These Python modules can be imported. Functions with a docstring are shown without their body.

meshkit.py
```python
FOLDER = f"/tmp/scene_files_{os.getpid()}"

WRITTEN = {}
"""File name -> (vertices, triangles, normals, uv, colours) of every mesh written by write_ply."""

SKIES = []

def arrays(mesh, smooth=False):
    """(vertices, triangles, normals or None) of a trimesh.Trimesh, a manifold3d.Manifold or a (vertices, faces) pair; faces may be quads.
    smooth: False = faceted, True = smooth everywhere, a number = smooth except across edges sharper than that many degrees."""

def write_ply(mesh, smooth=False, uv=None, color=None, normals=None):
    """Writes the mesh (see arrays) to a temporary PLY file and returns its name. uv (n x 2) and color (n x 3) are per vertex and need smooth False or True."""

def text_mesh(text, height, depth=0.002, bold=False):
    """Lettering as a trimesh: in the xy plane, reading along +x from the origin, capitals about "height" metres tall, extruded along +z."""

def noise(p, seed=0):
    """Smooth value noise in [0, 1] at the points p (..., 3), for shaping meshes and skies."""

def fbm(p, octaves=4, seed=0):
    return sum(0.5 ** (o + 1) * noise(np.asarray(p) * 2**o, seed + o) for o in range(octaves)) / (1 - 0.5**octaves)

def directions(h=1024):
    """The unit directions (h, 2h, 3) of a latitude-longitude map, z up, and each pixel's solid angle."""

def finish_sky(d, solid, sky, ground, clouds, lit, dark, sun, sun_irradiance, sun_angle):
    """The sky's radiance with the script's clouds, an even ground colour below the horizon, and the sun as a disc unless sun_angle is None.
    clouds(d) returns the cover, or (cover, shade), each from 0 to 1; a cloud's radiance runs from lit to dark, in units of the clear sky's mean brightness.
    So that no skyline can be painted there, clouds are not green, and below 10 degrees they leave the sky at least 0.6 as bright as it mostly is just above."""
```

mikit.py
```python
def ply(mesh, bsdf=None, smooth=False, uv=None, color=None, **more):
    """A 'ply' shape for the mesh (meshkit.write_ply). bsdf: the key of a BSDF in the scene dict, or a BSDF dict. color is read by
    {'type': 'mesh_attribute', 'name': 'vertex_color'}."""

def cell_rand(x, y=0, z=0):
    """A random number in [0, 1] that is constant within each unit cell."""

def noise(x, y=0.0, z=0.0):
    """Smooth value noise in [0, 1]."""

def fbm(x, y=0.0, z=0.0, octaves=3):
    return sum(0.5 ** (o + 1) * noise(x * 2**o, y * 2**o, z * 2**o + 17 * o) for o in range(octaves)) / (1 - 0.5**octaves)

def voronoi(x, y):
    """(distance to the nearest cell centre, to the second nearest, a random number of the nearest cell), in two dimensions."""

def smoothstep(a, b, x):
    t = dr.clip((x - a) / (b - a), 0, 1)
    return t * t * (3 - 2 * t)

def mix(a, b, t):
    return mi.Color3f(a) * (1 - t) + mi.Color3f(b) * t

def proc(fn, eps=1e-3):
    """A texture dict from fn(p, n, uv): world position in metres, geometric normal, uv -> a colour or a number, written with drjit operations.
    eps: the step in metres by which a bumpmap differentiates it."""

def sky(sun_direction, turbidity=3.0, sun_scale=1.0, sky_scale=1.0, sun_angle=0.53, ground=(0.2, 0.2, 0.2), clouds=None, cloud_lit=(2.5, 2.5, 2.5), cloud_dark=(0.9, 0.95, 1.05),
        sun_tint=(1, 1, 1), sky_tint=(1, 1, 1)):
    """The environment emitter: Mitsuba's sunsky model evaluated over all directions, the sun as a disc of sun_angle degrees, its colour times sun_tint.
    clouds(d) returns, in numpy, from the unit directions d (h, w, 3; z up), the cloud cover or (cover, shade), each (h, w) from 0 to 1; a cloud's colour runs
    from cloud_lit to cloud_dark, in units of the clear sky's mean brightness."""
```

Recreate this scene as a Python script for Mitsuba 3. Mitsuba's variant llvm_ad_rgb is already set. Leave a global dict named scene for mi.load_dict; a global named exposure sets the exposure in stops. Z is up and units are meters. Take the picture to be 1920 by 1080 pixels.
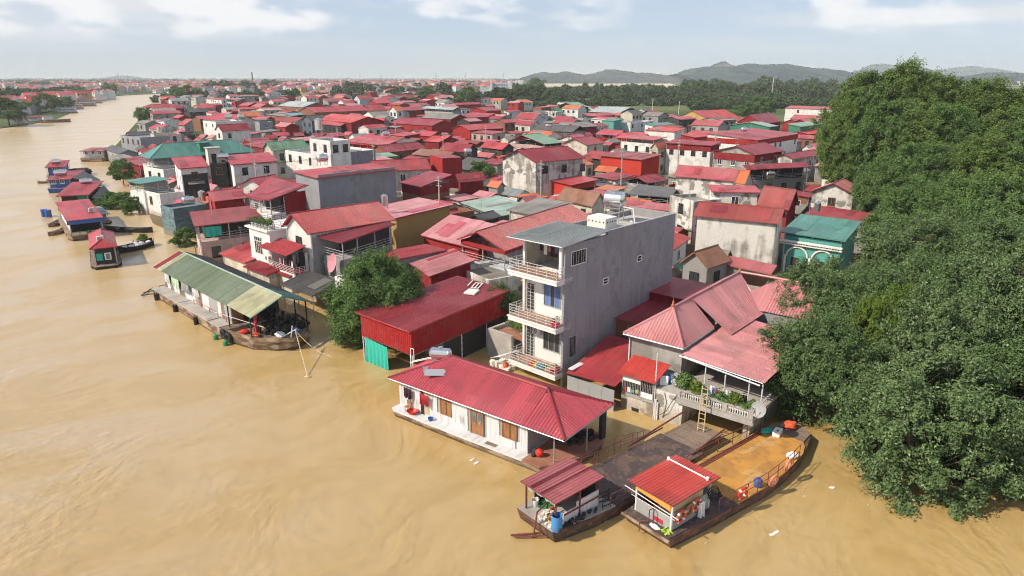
import math, random
import numpy as np, trimesh, drjit as dr, mitsuba as mi, mikit, meshkit
from mikit import proc, noise, fbm, cell_rand, smoothstep, mix
T = mi.ScalarTransform4f
def ply(mesh, m, smooth=False, **kw): return mikit.ply(mesh, 'mat_' + m, smooth, **kw)
scene, labels, taken = {}, {}, {}

# ---------------------------------------------------------------- camera, sky, exposure
PITCH = math.atan(394 / 1281)
scene['camera'] = {'type': 'perspective', 'fov': 2 * math.degrees(math.atan(960 / 1281)), 'fov_axis': 'x', 'near_clip': 0.5, 'far_clip': 60000.0,
                   'to_world': T().look_at(origin=[0, 0, 24], target=[0, math.cos(PITCH), 24 - math.sin(PITCH)], up=[0, 0, 1]),
                   'medium': {'type': 'ref', 'id': 'air'}}
exposure = 2.0
SUN = np.array([-0.71, -0.285, 0.643])
def clouds(d):
    el = np.degrees(np.arcsin(np.clip(d[..., 2], 0, 1))); az = np.degrees(np.arctan2(d[..., 0], d[..., 1]))
    z = 0 * el
    a = meshkit.fbm(np.stack([az / 13 + el * .25, el / 1.3, z + 40], -1), 6, 3)
    b = meshkit.fbm(np.stack([az / 3.0, el / 1.0, z + 3], -1), 6, 11)
    c = meshkit.fbm(np.stack([az / 9 + 1.3, el / 2.6, z + 17], -1), 3, 29)
    high = np.clip((el - 9) / 16, 0, 1)
    band = np.clip((a - .36 - .10 * high) * 3.2, 0, 1) * np.clip((el - 1.2) / 2.5, 0, 1) * .8
    puff = np.clip((b + .35 * (c - .5) - .40) * 3.2, 0, 1) * np.clip((c - .34) * 6, 0, 1) * np.clip((el - 2.2) / 1.4, 0, 1)
    veil = .58 * np.clip(1 - el / 26, 0, 1)
    cover = 1 - (1 - band) * (1 - puff * .95) * (1 - veil)
    return cover, np.clip(.62 - puff * 1.0 - band * .35, 0, 1)
scene['sky'] = mikit.sky(SUN, turbidity=3.0, sky_scale=0.92, clouds=clouds, cloud_lit=(2.8, 2.82, 2.85), cloud_dark=(1.6, 1.7, 1.82), sun_tint=(0.94, 1.0, 1.11), sky_tint=(0.93, 1.03, 1.18), ground=(0.25, 0.2, 0.14))
scene['air'] = {'type': 'homogeneous', 'albedo': {'type': 'rgb', 'value': [0.86, 0.94, 1.0]}, 'sigma_t': 0.000125}
scene['haze'] = {'type': 'cube', 'to_world': T().translate([0, 9000, 66]).scale([20000, 20000, 69]), 'bsdf': {'type': 'null'}, 'interior': {'type': 'ref', 'id': 'air'}}
labels['haze'] = {'label': 'thin pale air haze fading the distance', 'category': 'haze', 'kind': 'stuff'}

# ---------------------------------------------------------------- names
def num(name):
    if name not in taken:
        taken[name] = 0
        return name
    taken[name] += 1
    return '%s_%03d' % (name, taken[name])
def thing(name, label, cat, group=None, kind=None):
    k = num(name)
    labels[k] = {'label': label, 'category': cat}
    if group: labels[k]['group'] = group
    if kind: labels[k]['kind'] = kind
    return k
def struct(name, label=None):
    k = num(name)
    labels[k] = {'label': label or 'the ' + name.replace('_', ' '), 'category': name.replace('_', ' '), 'kind': 'structure'}
    return k

# ---------------------------------------------------------------- mesh building in a frame (origin, unit u, unit v)
class Fr:
    def __init__(s, o, u, v=None, z=0.0):
        u = np.array(u, float); u /= np.hypot(*u)
        v = np.array([-u[1], u[0]]) if v is None else np.array(v, float) / np.hypot(*v)
        s.o, s.u, s.v, s.z = np.array(o[:2], float), u, v, z
    def __call__(s, p):
        p = np.asarray(p, float)
        xy = s.o + p[..., :1] * s.u + p[..., 1:2] * s.v
        return np.concatenate([xy, p[..., 2:3] + s.z], -1)
    def sub(s, u, v, deg=0, z=0.0):
        c, n = math.cos(math.radians(deg)), math.sin(math.radians(deg))
        return Fr(s.o + u * s.u + v * s.v, c * s.u + n * s.v, -n * s.u + c * s.v, s.z + z)
WORLD = Fr((0, 0), (1, 0))
class M:
    """Collects faces: points are given in the frame, uv in metres."""
    def __init__(s, fr=WORLD):
        s.fr, s.v, s.f, s.t, s.n = fr, [], [], [], 0
    def raw(s, v, f, uv=None):
        v = np.asarray(v, float)
        s.v.append(s.fr(v)); s.f.append(np.asarray(f, int) + s.n); s.n += len(v)
        s.t.append(np.zeros((len(v), 2)) if uv is None else np.asarray(uv, float))
        return s
    def poly(s, pts, uv=None):
        """a flat convex polygon, both metres for uv taken along its first edge"""
        p = np.asarray(pts, float)
        if uv is None:
            a = p[1] - p[0]; L = np.linalg.norm(a) + 1e-9; a = a / L
            n = np.cross(a, p[-1] - p[0]); n /= np.linalg.norm(n) + 1e-12
            b = np.cross(n, a)
            uv = np.stack([(p - p[0]) @ a, (p - p[0]) @ b], 1)
        k = len(p)
        return s.raw(p, [[0, i, i + 1] for i in range(1, k - 1)], uv)
    def box(s, x0, x1, y0, y1, z0, z1):
        P = lambda *a: np.array(a, float)
        s.poly([P(x0, y0, z0), P(x1, y0, z0), P(x1, y0, z1), P(x0, y0, z1)], [[x0, z0], [x1, z0], [x1, z1], [x0, z1]])
        s.poly([P(x1, y1, z0), P(x0, y1, z0), P(x0, y1, z1), P(x1, y1, z1)], [[x0, z0], [x1, z0], [x1, z1], [x0, z1]])
        s.poly([P(x1, y0, z0), P(x1, y1, z0), P(x1, y1, z1), P(x1, y0, z1)], [[y0 + 40, z0], [y1 + 40, z0], [y1 + 40, z1], [y0 + 40, z1]])
        s.poly([P(x0, y1, z0), P(x0, y0, z0), P(x0, y0, z1), P(x0, y1, z1)], [[y0 + 80, z0], [y1 + 80, z0], [y1 + 80, z1], [y0 + 80, z1]])
        s.poly([P(x0, y0, z1), P(x1, y0, z1), P(x1, y1, z1), P(x0, y1, z1)], [[x0, y0 + 90], [x1, y0 + 90], [x1, y1 + 90], [x0, y1 + 90]])
        s.poly([P(x0, y1, z0), P(x1, y1, z0), P(x1, y0, z0), P(x0, y0, z0)])
        return s
    def tube(s, p, q, r=0.03, n=6, r2=None):
        p, q = np.asarray(p, float), np.asarray(q, float)
        r2 = r if r2 is None else r2
        d = (q - p) / (np.linalg.norm(q - p) + 1e-9)
        a = np.cross(d, [0, 0, 1.0] if abs(d[2]) < 0.9 else [1.0, 0, 0]); a /= np.linalg.norm(a); b = np.cross(d, a)
        t = np.arange(n) * 2 * np.pi / n
        ring = np.cos(t)[:, None] * a + np.sin(t)[:, None] * b
        v = np.vstack([p + ring * r, q + ring * r2])
        f = []
        for i in range(n):
            j = (i + 1) % n
            f += [[i, j, j + n], [i, j + n, i + n]]
        f += [[0, i + 1, i] for i in range(1, n - 1)] + [[n, n + i, n + i + 1] for i in range(1, n - 1)]
        return s.raw(v, f)
    def path(s, pts, r=0.03, n=6):
        for a, b in zip(pts[:-1], pts[1:]): s.tube(a, b, r, n)
        return s
    def lathe(s, prof, n=16, at=(0, 0, 0), ax=2):
        """profile of (radius, height) turned round an upright (ax 2) or level (ax 0) axis"""
        prof = np.asarray(prof, float); t = np.arange(n) * 2 * np.pi / n
        v = np.concatenate([np.stack([r * np.cos(t), r * np.sin(t), 0 * t + z], 1) for r, z in prof])
        f = []
        for k in range(len(prof) - 1):
            for i in range(n):
                j = (i + 1) % n; a, b = k * n, (k + 1) * n
                f += [[a + i, a + j, b + j], [a + i, b + j, b + i]]
        f += [[0, i + 1, i] for i in range(1, n - 1)]
        e = (len(prof) - 1) * n
        f += [[e, e + i, e + i + 1] for i in range(1, n - 1)]
        if ax == 0: v = v[:, [2, 0, 1]]
        if ax == 1: v = v[:, [1, 2, 0]]
        return s.raw(v + np.asarray(at, float), f)
    def torus(s, c, R, r, nrm, n=20, m=8):
        nrm = np.asarray(nrm, float) / np.linalg.norm(nrm)
        a = np.cross(nrm, [0, 0, 1.0] if abs(nrm[2]) < 0.9 else [1.0, 0, 0]); a /= np.linalg.norm(a); b = np.cross(nrm, a)
        T1, P1 = np.meshgrid(np.arange(n) * 2 * np.pi / n, np.arange(m) * 2 * np.pi / m, indexing='ij')
        rad = np.cos(T1)[..., None] * a + np.sin(T1)[..., None] * b
        v = (np.asarray(c, float) + rad * (R + r * np.cos(P1))[..., None] + nrm * (r * np.sin(P1))[..., None]).reshape(-1, 3)
        f = []
        for i in range(n):
            for j in range(m):
                A, B, C, D = i * m + j, ((i + 1) % n) * m + j, ((i + 1) % n) * m + (j + 1) % m, i * m + (j + 1) % m
                f += [[A, B, C], [A, C, D]]
        return s.raw(v, f)
    def blob(s, c, r, seed=0, sub=2, amp=0.25):
        m = trimesh.creation.icosphere(subdivisions=sub)
        v = np.array(m.vertices); v = v * (1 + amp * (meshkit.fbm(v * 1.7 + seed * 7.3, 3, seed) - 0.5) * 2)[:, None]
        return s.raw(v * np.asarray(r, float) + np.asarray(c, float), m.faces)
    def sheet(s, a, b, c, d, pitch=0.0, h=0.035, off=0.0):
        """a roof sheet a-b (eave) to d-c (ridge): ribs running up the slope when pitch > 0"""
        a, b, c, d = (np.asarray(q, float) for q in (a, b, c, d))
        L = np.linalg.norm(b - a); S = np.linalg.norm(d - a)
        if pitch <= 0:
            return s.raw([a, b, c, d], [[0, 1, 2], [0, 2, 3]], [[off, 0], [off + L, 0], [off + np.linalg.norm(c - d), S], [off, S]])
        k = max(2, int(L / pitch))
        nrm = np.cross(b - a, d - a); nrm /= np.linalg.norm(nrm); nrm *= np.sign(nrm[2]) or 1
        t, hh = [], []
        for i in range(k):
            t += [i / k, (i + 0.62) / k, (i + 0.72) / k, (i + 0.90) / k]; hh += [0, 0, h, h]
        t.append(1.0); hh.append(0)
        t, hh = np.array(t)[:, None], np.array(hh)[:, None]
        lo = a + (b - a) * t + nrm * hh; hi = d + (c - d) * t + nrm * hh
        n = len(t); i = np.arange(n - 1)
        f = np.vstack([np.stack([i, i + 1, i + 1 + n], 1), np.stack([i, i + 1 + n, i + n], 1)])
        uv = np.concatenate([np.hstack([off + t * L, 0 * t]), np.hstack([off + t * L, 0 * t + S])])
        return s.raw(np.vstack([lo, hi]), f, uv)
    def put(s, key, bsdf, smooth=False, uv=True, pal=None):
        v, f = np.vstack(s.v), np.vstack(s.f)
        kw = {}
        if pal is not None:
            t = np.vstack(s.t); t = t + [200.0 * pal + 20, 20.0]
            kw['uv'] = t
        scene[key] = ply((v, f), bsdf, smooth, **kw)
        return key
def part(parent, name): return num(parent + '__' + name)

# ---------------------------------------------------------------- materials
def mat(name, fn_or_rgb, rough=0.7, spec=0.4, bump=None, two=True, **more):
    col = proc(fn_or_rgb) if callable(fn_or_rgb) else {'type': 'rgb', 'value': list(fn_or_rgb)}
    b = {'type': 'principled', 'base_color': col, 'roughness': proc(rough) if callable(rough) else rough, 'specular': spec, **more}
    if bump: b = {'type': 'bumpmap', 'arbitrary': proc(bump[0], bump[2] if len(bump) > 2 else 0.02), 'scale': bump[1], 'bsdf': b}
    scene['mat_' + name] = {'type': 'twosided', 'bsdf': b} if two else b
ROOFS = dict(r1=(.38, .041, .049), r2=(.19, .022, .03), r3=(.49, .19, .20), r4=(.48, .05, .038), r5=(.27, .026, .036), o=(.50, .13, .045), g=(.16, .30, .19), t=(.07, .22, .19), g2=(.26, .36, .30), k=(.20, .185, .16), kd=(.085, .08, .078), s=(.32, .37, .38), b=(.06, .15, .40), ol=(.145, .19, .115), ol2=(.40, .39, .23), tb=(.24, .11, .065), gy=(.20, .225, .225), r6=(.43, .065, .09), t2=(.12, .30, .33), r7=(.36, .085, .095), r8=(.46, .165, .178), ra=(.31, .040, .045), rb=(.40, .085, .09), rc=(.27, .045, .042), rd=(.42, .05, .055))
RI = {k: i for i, k in enumerate(ROOFS)}
WALLS = dict(w=(.74, .74, .72), g=(.30, .30, .31), c=(.62, .58, .50), y=(.55, .38, .13), rm=(.33, .024, .026), br=(.26, .11, .07), bl=(.50, .58, .66), dk=(.05, .05, .055), gm=(.05, .20, .14), ws=(.68, .67, .64), rd=(.23, .018, .026), gp=(.40, .385, .37), db=(.12, .15, .20), pk=(.50, .36, .34), ye=(.40, .27, .10), bt=(.13, .20, .23), g3=(.30, .31, .345), te=(.10, .34, .32), rb=(.50, .045, .03))
WI = {k: i for i, k in enumerate(WALLS)}
STAIN = dict(w=.35, g=.35, c=.5, y=.6, ws=1.0, gp=.8, bl=.3, pk=.4, br=.6, g3=.42)
def pick(i, cols):
    c = mi.Color3f(*cols[0])
    for k in range(1, len(cols)): c = dr.select(dr.abs(i - k) < 0.5, mi.Color3f(*cols[k]), c)
    return c
def roof_col(p, n, uv):
    i = dr.floor(uv.x / 200.0); u, v = uv.x - 200 * i, uv.y
    c = pick(i, list(ROOFS.values()))
    hx, hy = dr.floor(p.x / 9), dr.floor(p.y / 9)
    sh = cell_rand(dr.floor(u / 1.07), dr.floor((v + 3 * cell_rand(hx, hy, 2)) / 3.2), i + 7)
    fade = fbm(p.x * 0.22, p.y * 0.22, p.z * 0.2, 3)
    streak = noise(u * 5.0, v * 0.35, 3.0)
    dirt = smoothstep(0.60, 0.85, fbm(p.x * 0.55, p.y * 0.55, 4.0, 3))
    gray = mi.luminance(c)
    c = c * (0.80 + 0.22 * sh + 0.30 * (fade - 0.5) + 0.18 * (streak - 0.5))
    c = mix(c, mi.Color3f(gray * 1.25 + 0.10), 0.13 * smoothstep(0.42, 0.75, fade) + 0.03)
    rust = smoothstep(0.66, 0.80, fbm(p.x * 1.3, p.y * 1.3, p.z + 9.0, 3)) * 0.35
    c = mix(c, mi.Color3f(.16, .07, .035), rust * smoothstep(0.4, 0.7, cell_rand(hx, hy, 5)))
    return mix(c, mi.Color3f(.09, .075, .06), dirt * 0.30)
def wall_col(p, n, uv):
    i = dr.floor(uv.x / 200.0); u = uv.x - 200 * i
    c = pick(i, list(WALLS.values()))
    tiled = 0.62 + 0.6 * cell_rand(dr.floor(u / 0.8), dr.floor(p.z / 0.3), 3) + 0.25 * dr.select(p.z / 0.3 - dr.floor(p.z / 0.3) < 0.14, 1.0, 0.0)
    c = c * dr.select(dr.abs(i - WI['bt']) < 0.5, tiled, 1.0)
    st = pick(i, [(STAIN.get(k, 0.15),) * 3 for k in WALLS]).x
    hz = p.x + p.y
    big = fbm(hz * 0.45, p.z * 0.6, (p.x - p.y) * 0.2, 4)
    streak = fbm(hz * 2.2, p.z * 0.18, (p.x - p.y) * 0.9, 3)
    fine = noise(hz * 6, p.z * 6, (p.x - p.y) * 6)
    mould = smoothstep(0.45, 0.66, big * 0.6 + streak * 0.4) * st
    c = c * (0.90 + 0.16 * (fine - 0.5) + 0.20 * (big - 0.5))
    patch = smoothstep(0.52, 0.60, fbm(hz * 1.1 + 5, p.z * 1.3, (p.x - p.y) * 0.6, 4)) * smoothstep(0.45, 0.6, fbm(hz * 0.25, p.z * 0.3, 8.0, 2)) * st
    c = mix(c, mi.Color3f(.15, .14, .12), dr.maximum(mould, patch) * 0.8)
    tide = smoothstep(1.5, 0.35, p.z + 0.7 * (big - 0.5)) * dr.select(p.z < 2.5, 1.0, 0.0)
    return mix(c, mi.Color3f(.24, .18, .11), tide * 0.55)
mat('roof', roof_col, 0.42, 0.35)
mat('wall', wall_col, 0.88, 0.2)
def flow(p):
    """stream coordinates bent by eddies: a along the wave crests, b along the current"""
    w1 = fbm(p.x * 0.05, p.y * 0.05, 1.0, 3); w2 = fbm(p.x * 0.05 + 40, p.y * 0.05, 5.0, 3)
    v1 = noise(p.x * 0.25, p.y * 0.25, 2.0); v2 = noise(p.x * 0.25, p.y * 0.25, 7.0)
    return 0.69 * p.x + 0.72 * p.y + 15 * w1 + 1.6 * v1, 0.72 * p.x - 0.69 * p.y + 15 * w2 + 1.6 * v2
def eddy(p):
    """thin wandering lines where currents meet"""
    e1 = fbm(p.x * 0.06 + 3, p.y * 0.05, 3.0, 4)
    return smoothstep(0.022, 0.0, dr.abs(e1 - 0.5)) * smoothstep(0.35, 0.6, fbm(p.x * 0.03 + 11, p.y * 0.03, 6.0, 2))
def mud(p, n, uv):
    a, b = flow(p)
    s = fbm(a * 0.10, b * 0.24, 2.0, 4); s2 = fbm(a * 0.5 + 9, b * 1.1, 7.0, 3)
    c = mix(mi.Color3f(.375, .255, .098), mi.Color3f(.425, .30, .130), smoothstep(0.3, 0.7, s2 * 0.5 + s * 0.5))
    main = smoothstep(-4.0, -46.0, p.x + 0.30 * (p.y - 50) + 26 * (fbm(p.x * 0.03, p.y * 0.03, 1.0, 3) - 0.5))
    return mix(c, mi.Color3f(.405, .315, .20), main * (0.35 + 0.6 * smoothstep(0.35, 0.65, s)))
def ripple(p, n, uv):
    a, b = flow(p)
    fade = dr.exp(-dr.maximum(p.y - 55, 0) / 80)
    patch = smoothstep(0.36, 0.62, fbm(p.x * 0.06 + 7, p.y * 0.06, 9.0, 3))
    calm = 0.6 + 0.4 * smoothstep(4.0, -14.0, p.x - 0.25 * (p.y - 40))
    rough = (0.75 + 0.5 * patch) * calm + 0.25 * eddy(p)
    big = fbm(a * 0.20, b * 0.42, 0.0, 2) * 0.05 * calm
    mid = fbm(a * 0.50, b * 1.15, 4.0, 3) * 0.10
    fine = fbm(a * 1.5, b * 2.8, 8.0, 3) * 0.085
    return (big + (mid + fine) * rough) * (0.07 + 0.93 * fade)
mat('muddy_water', mud, 0.22, 0.5, (ripple, 0.8, 0.03))
def soil(p, n, uv):
    a = fbm(p.x * 0.02, p.y * 0.02, 1.0, 4)
    f = fbm(p.x * 0.006 + 3, p.y * 0.012, 2.0, 3)
    near = mix(mi.Color3f(.16, .12, .075), mi.Color3f(.10, .11, .06), smoothstep(0.4, 0.6, a))
    far = mix(mi.Color3f(.04, .062, .025), mi.Color3f(.075, .095, .04), smoothstep(0.42, 0.6, f))
    return mix(near, far, smoothstep(190, 260, p.y))
mat('soil', soil, 0.95, 0.1)
def leafcol(a, b, c3):
    def fn(p, n, uv):
        r = cell_rand(dr.floor(p.x * 5), dr.floor(p.y * 5), dr.floor(p.z * 5))
        g = fbm(p.x * 0.25, p.y * 0.25, p.z * 0.25, 2)
        return mix(mix(mi.Color3f(*a), mi.Color3f(*b), smoothstep(0.25, 0.75, g * 0.4 + r * 0.6)), mi.Color3f(*c3), smoothstep(0.88, 1.0, r) * 0.8)
    return fn
def leaf(name, a, b, c3, trans=0.5):
    scene['mat_' + name] = {'type': 'principledthin', 'base_color': proc(leafcol(a, b, c3)), 'roughness': 0.42, 'diff_trans': trans, 'eta': 1.45, 'spec_trans': 0.0}
leaf('leaf_grey', (.08, .14, .055), (.17, .245, .11), (.35, .42, .23), 0.3)
leaf('leaf_deep', (.07, .14, .045), (.15, .24, .08), (.26, .35, .14), 0.3)
leaf('leaf_mid', (.065, .12, .045), (.14, .215, .085), (.30, .37, .19), 0.3)
leaf('leaf_warm', (.085, .15, .04), (.18, .265, .08), (.30, .37, .14), 0.35)
leaf('leaf_lime', (.10, .17, .03), (.15, .23, .05), (.24, .28, .07), 0.6)
mat('far_leaf', leafcol((.04, .075, .028), (.07, .11, .04), (.10, .14, .05)), 0.8, 0.2)
mat('bark', lambda p, n, uv: mix(mi.Color3f(.10, .075, .055), mi.Color3f(.20, .165, .13), noise(p.x * 6, p.y * 6, p.z * 1.5)), 0.9, 0.2)
def rustdeck(p, n, uv):
    a = fbm(p.x * 1.3, p.y * 1.3, 2.0, 4); b = fbm(p.x * 5, p.y * 5, 3.0, 3)
    c = mix(mi.Color3f(.070, .054, .054), mi.Color3f(.115, .078, .066), smoothstep(0.45, 0.7, a))
    return mix(c, mi.Color3f(.22, .15, .11), smoothstep(0.60, 0.78, b) * 0.5)
mat('dark_deck', rustdeck, 0.75, 0.3)
def orange(p, n, uv):
    a = fbm(p.x * 0.7, p.y * 0.7, 2.0, 4); b = fbm(p.x * 3.2, p.y * 3.2, 6.0, 4)
    q = fbm((0.77 * p.x + 0.63 * p.y) * 0.35, (-0.63 * p.x + 0.77 * p.y) * 1.5, 5.0, 4)
    c = mix(mi.Color3f(.37, .19, .058), mi.Color3f(.49, .25, .062), smoothstep(0.35, 0.65, a))
    c = mix(c, mi.Color3f(.50, .34, .16), smoothstep(0.56, 0.70, q) * 0.6)
    return mix(c, mi.Color3f(.21, .125, .06), smoothstep(0.50, 0.72, b) * 0.35)
mat('orange_deck', orange, 0.85, 0.2)
def planks(p, n, uv):
    g = noise(uv.x * 14, uv.y * 1.2, 2.0); a = fbm(p.x * 1.2, p.y * 1.2, p.z * 1.2, 3)
    return mix(mi.Color3f(.12, .085, .065), mi.Color3f(.27, .21, .165), 0.5 * g + 0.6 * a)
mat('plank_wood', planks, 0.85, 0.2)
def hullc(p, n, uv):
    a = fbm((p.x - p.y) * 0.9, (p.x + p.y) * 0.9, p.z * 2.5, 4)
    c = mix(mi.Color3f(.13, .085, .055), mi.Color3f(.34, .27, .20), smoothstep(0.35, 0.7, a))
    c = mix(c, mi.Color3f(.20, .09, .04), smoothstep(0.6, 0.75, fbm(p.x * 2, p.y * 2, p.z * 4, 3)) * 0.6)
    return mix(c, mi.Color3f(.07, .05, .03), smoothstep(0.30, 0.05, p.z + 0.25 * (a - 0.5)) * 0.8)
mat('old_hull', hullc, 0.85, 0.2)
def whitepl(p, n, uv):
    a = fbm((p.x - p.y) * 1.1, (p.x + p.y) * 0.6, p.z * 0.8, 3); g = noise(uv.x * 9, uv.y * 0.8, 1.0)
    c = mix(mi.Color3f(.56, .57, .59), mi.Color3f(.42, .42, .43), smoothstep(0.5, 0.8, 0.5 * a + 0.5 * g))
    return mix(c, mi.Color3f(.28, .24, .19), smoothstep(0.62, 0.80, a) * 0.6)
mat('worn_white', whitepl, 0.75, 0.3)
mat('tile_floor', lambda p, n, uv: mix(mi.Color3f(.22, .12, .09), mi.Color3f(.34, .24, .19), fbm(p.x * 3, p.y * 3, 1.0, 3)), 0.7, 0.3)
mat('white_wall', lambda p, n, uv: mix(mi.Color3f(.66, .66, .65), mi.Color3f(.36, .35, .33), smoothstep(.58, .8, fbm((p.x - p.y) * 1.4, (p.x + p.y) * .8, p.z * .5, 4)) * .6), 0.8, 0.2)
mat('terracotta', lambda p, n, uv: mix(mi.Color3f(.24, .10, .065), mi.Color3f(.34, .18, .13), fbm(p.x * 2, p.y * 2, 1.0, 3)), 0.8, 0.25)
mat('concrete', lambda p, n, uv: mix(mi.Color3f(.22, .21, .195), mi.Color3f(.46, .44, .41), fbm(p.x * 1.1, p.y * 1.1, p.z * 1.1, 4)), 0.9, 0.2)
mat('steel', (.72, .73, .74), 0.22, 0.5, metallic=1.0)
mat('white', (.78, .78, .76), 0.5)
mat('off_white', (.62, .61, .58), 0.7)
mat('grey_paint', (.30, .31, .32), 0.6)
mat('dark', (.018, .018, .02), 0.8)
mat('soot', (.035, .033, .032), 0.9)
def rusthull(p, n, uv):
    a = fbm((p.x - p.y) * 1.2, (p.x + p.y) * 1.2, p.z * 3, 4)
    c = mix(mi.Color3f(.075, .05, .045), mi.Color3f(.17, .085, .055), smoothstep(.4, .68, a))
    c = mix(c, mi.Color3f(.25, .20, .16), smoothstep(.66, .78, fbm(p.x * 3, p.y * 3, p.z * 5, 3)) * .5)
    return mix(c, mi.Color3f(.05, .035, .022), smoothstep(.25, .02, p.z + .2 * (a - .5)) * .8)
mat('rusty_hull', rusthull, 0.7, 0.3)
mat('red_steel', (.16, .045, .04), 0.6)
mat('rail_steel', (.55, .54, .53), 0.4)
mat('pane', (.03, .038, .045), 0.08, 0.6)
mat('pane_pale', (.16, .19, .22), 0.12, 0.6)
mat('blue_paint', (.04, .10, .32), 0.5)
mat('sky_blue', (.05, .22, .50), 0.4)
mat('bright_red', (.55, .035, .02), 0.45)
mat('buoy_orange', (.58, .10, .045), 0.55)
mat('faded_orange', (.55, .22, .13), 0.7)
mat('tarp_orange', (.70, .30, .07), 0.75)
mat('teal_cloth', (.03, .38, .31), 0.75)
mat('grey_green', (.13, .17, .15), .6)
mat('pale_green', (.45, .60, .45), .8)
mat('lime', (.38, .55, .06), 0.6)
mat('green', (.03, .22, .09), 0.6)
mat('cloth_dark', (.05, .02, .03), 0.9)
mat('cloth_white', (.68, .68, .68), 0.85)
mat('cloth_blue', (.10, .17, .38), 0.85)
mat('cloth_pink', (.50, .22, .26), 0.85)
mat('cloth_red', (.40, .03, .05), 0.85)
mat('wood', lambda p, n, uv: mix(mi.Color3f(.22, .10, .045), mi.Color3f(.36, .18, .08), noise(p.x * 9, p.y * 9, p.z * 2)), 0.6, 0.3)
mat('rope', (.50, .43, .30), 0.9)
mat('rubber', (.022, .022, .022), 0.85)
mat('bamboo', (.46, .36, .20), 0.7)
mat('pvc', (.60, .60, .62), 0.4)
mat('galv', (.42, .44, .46), 0.45, metallic=0.5)
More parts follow.
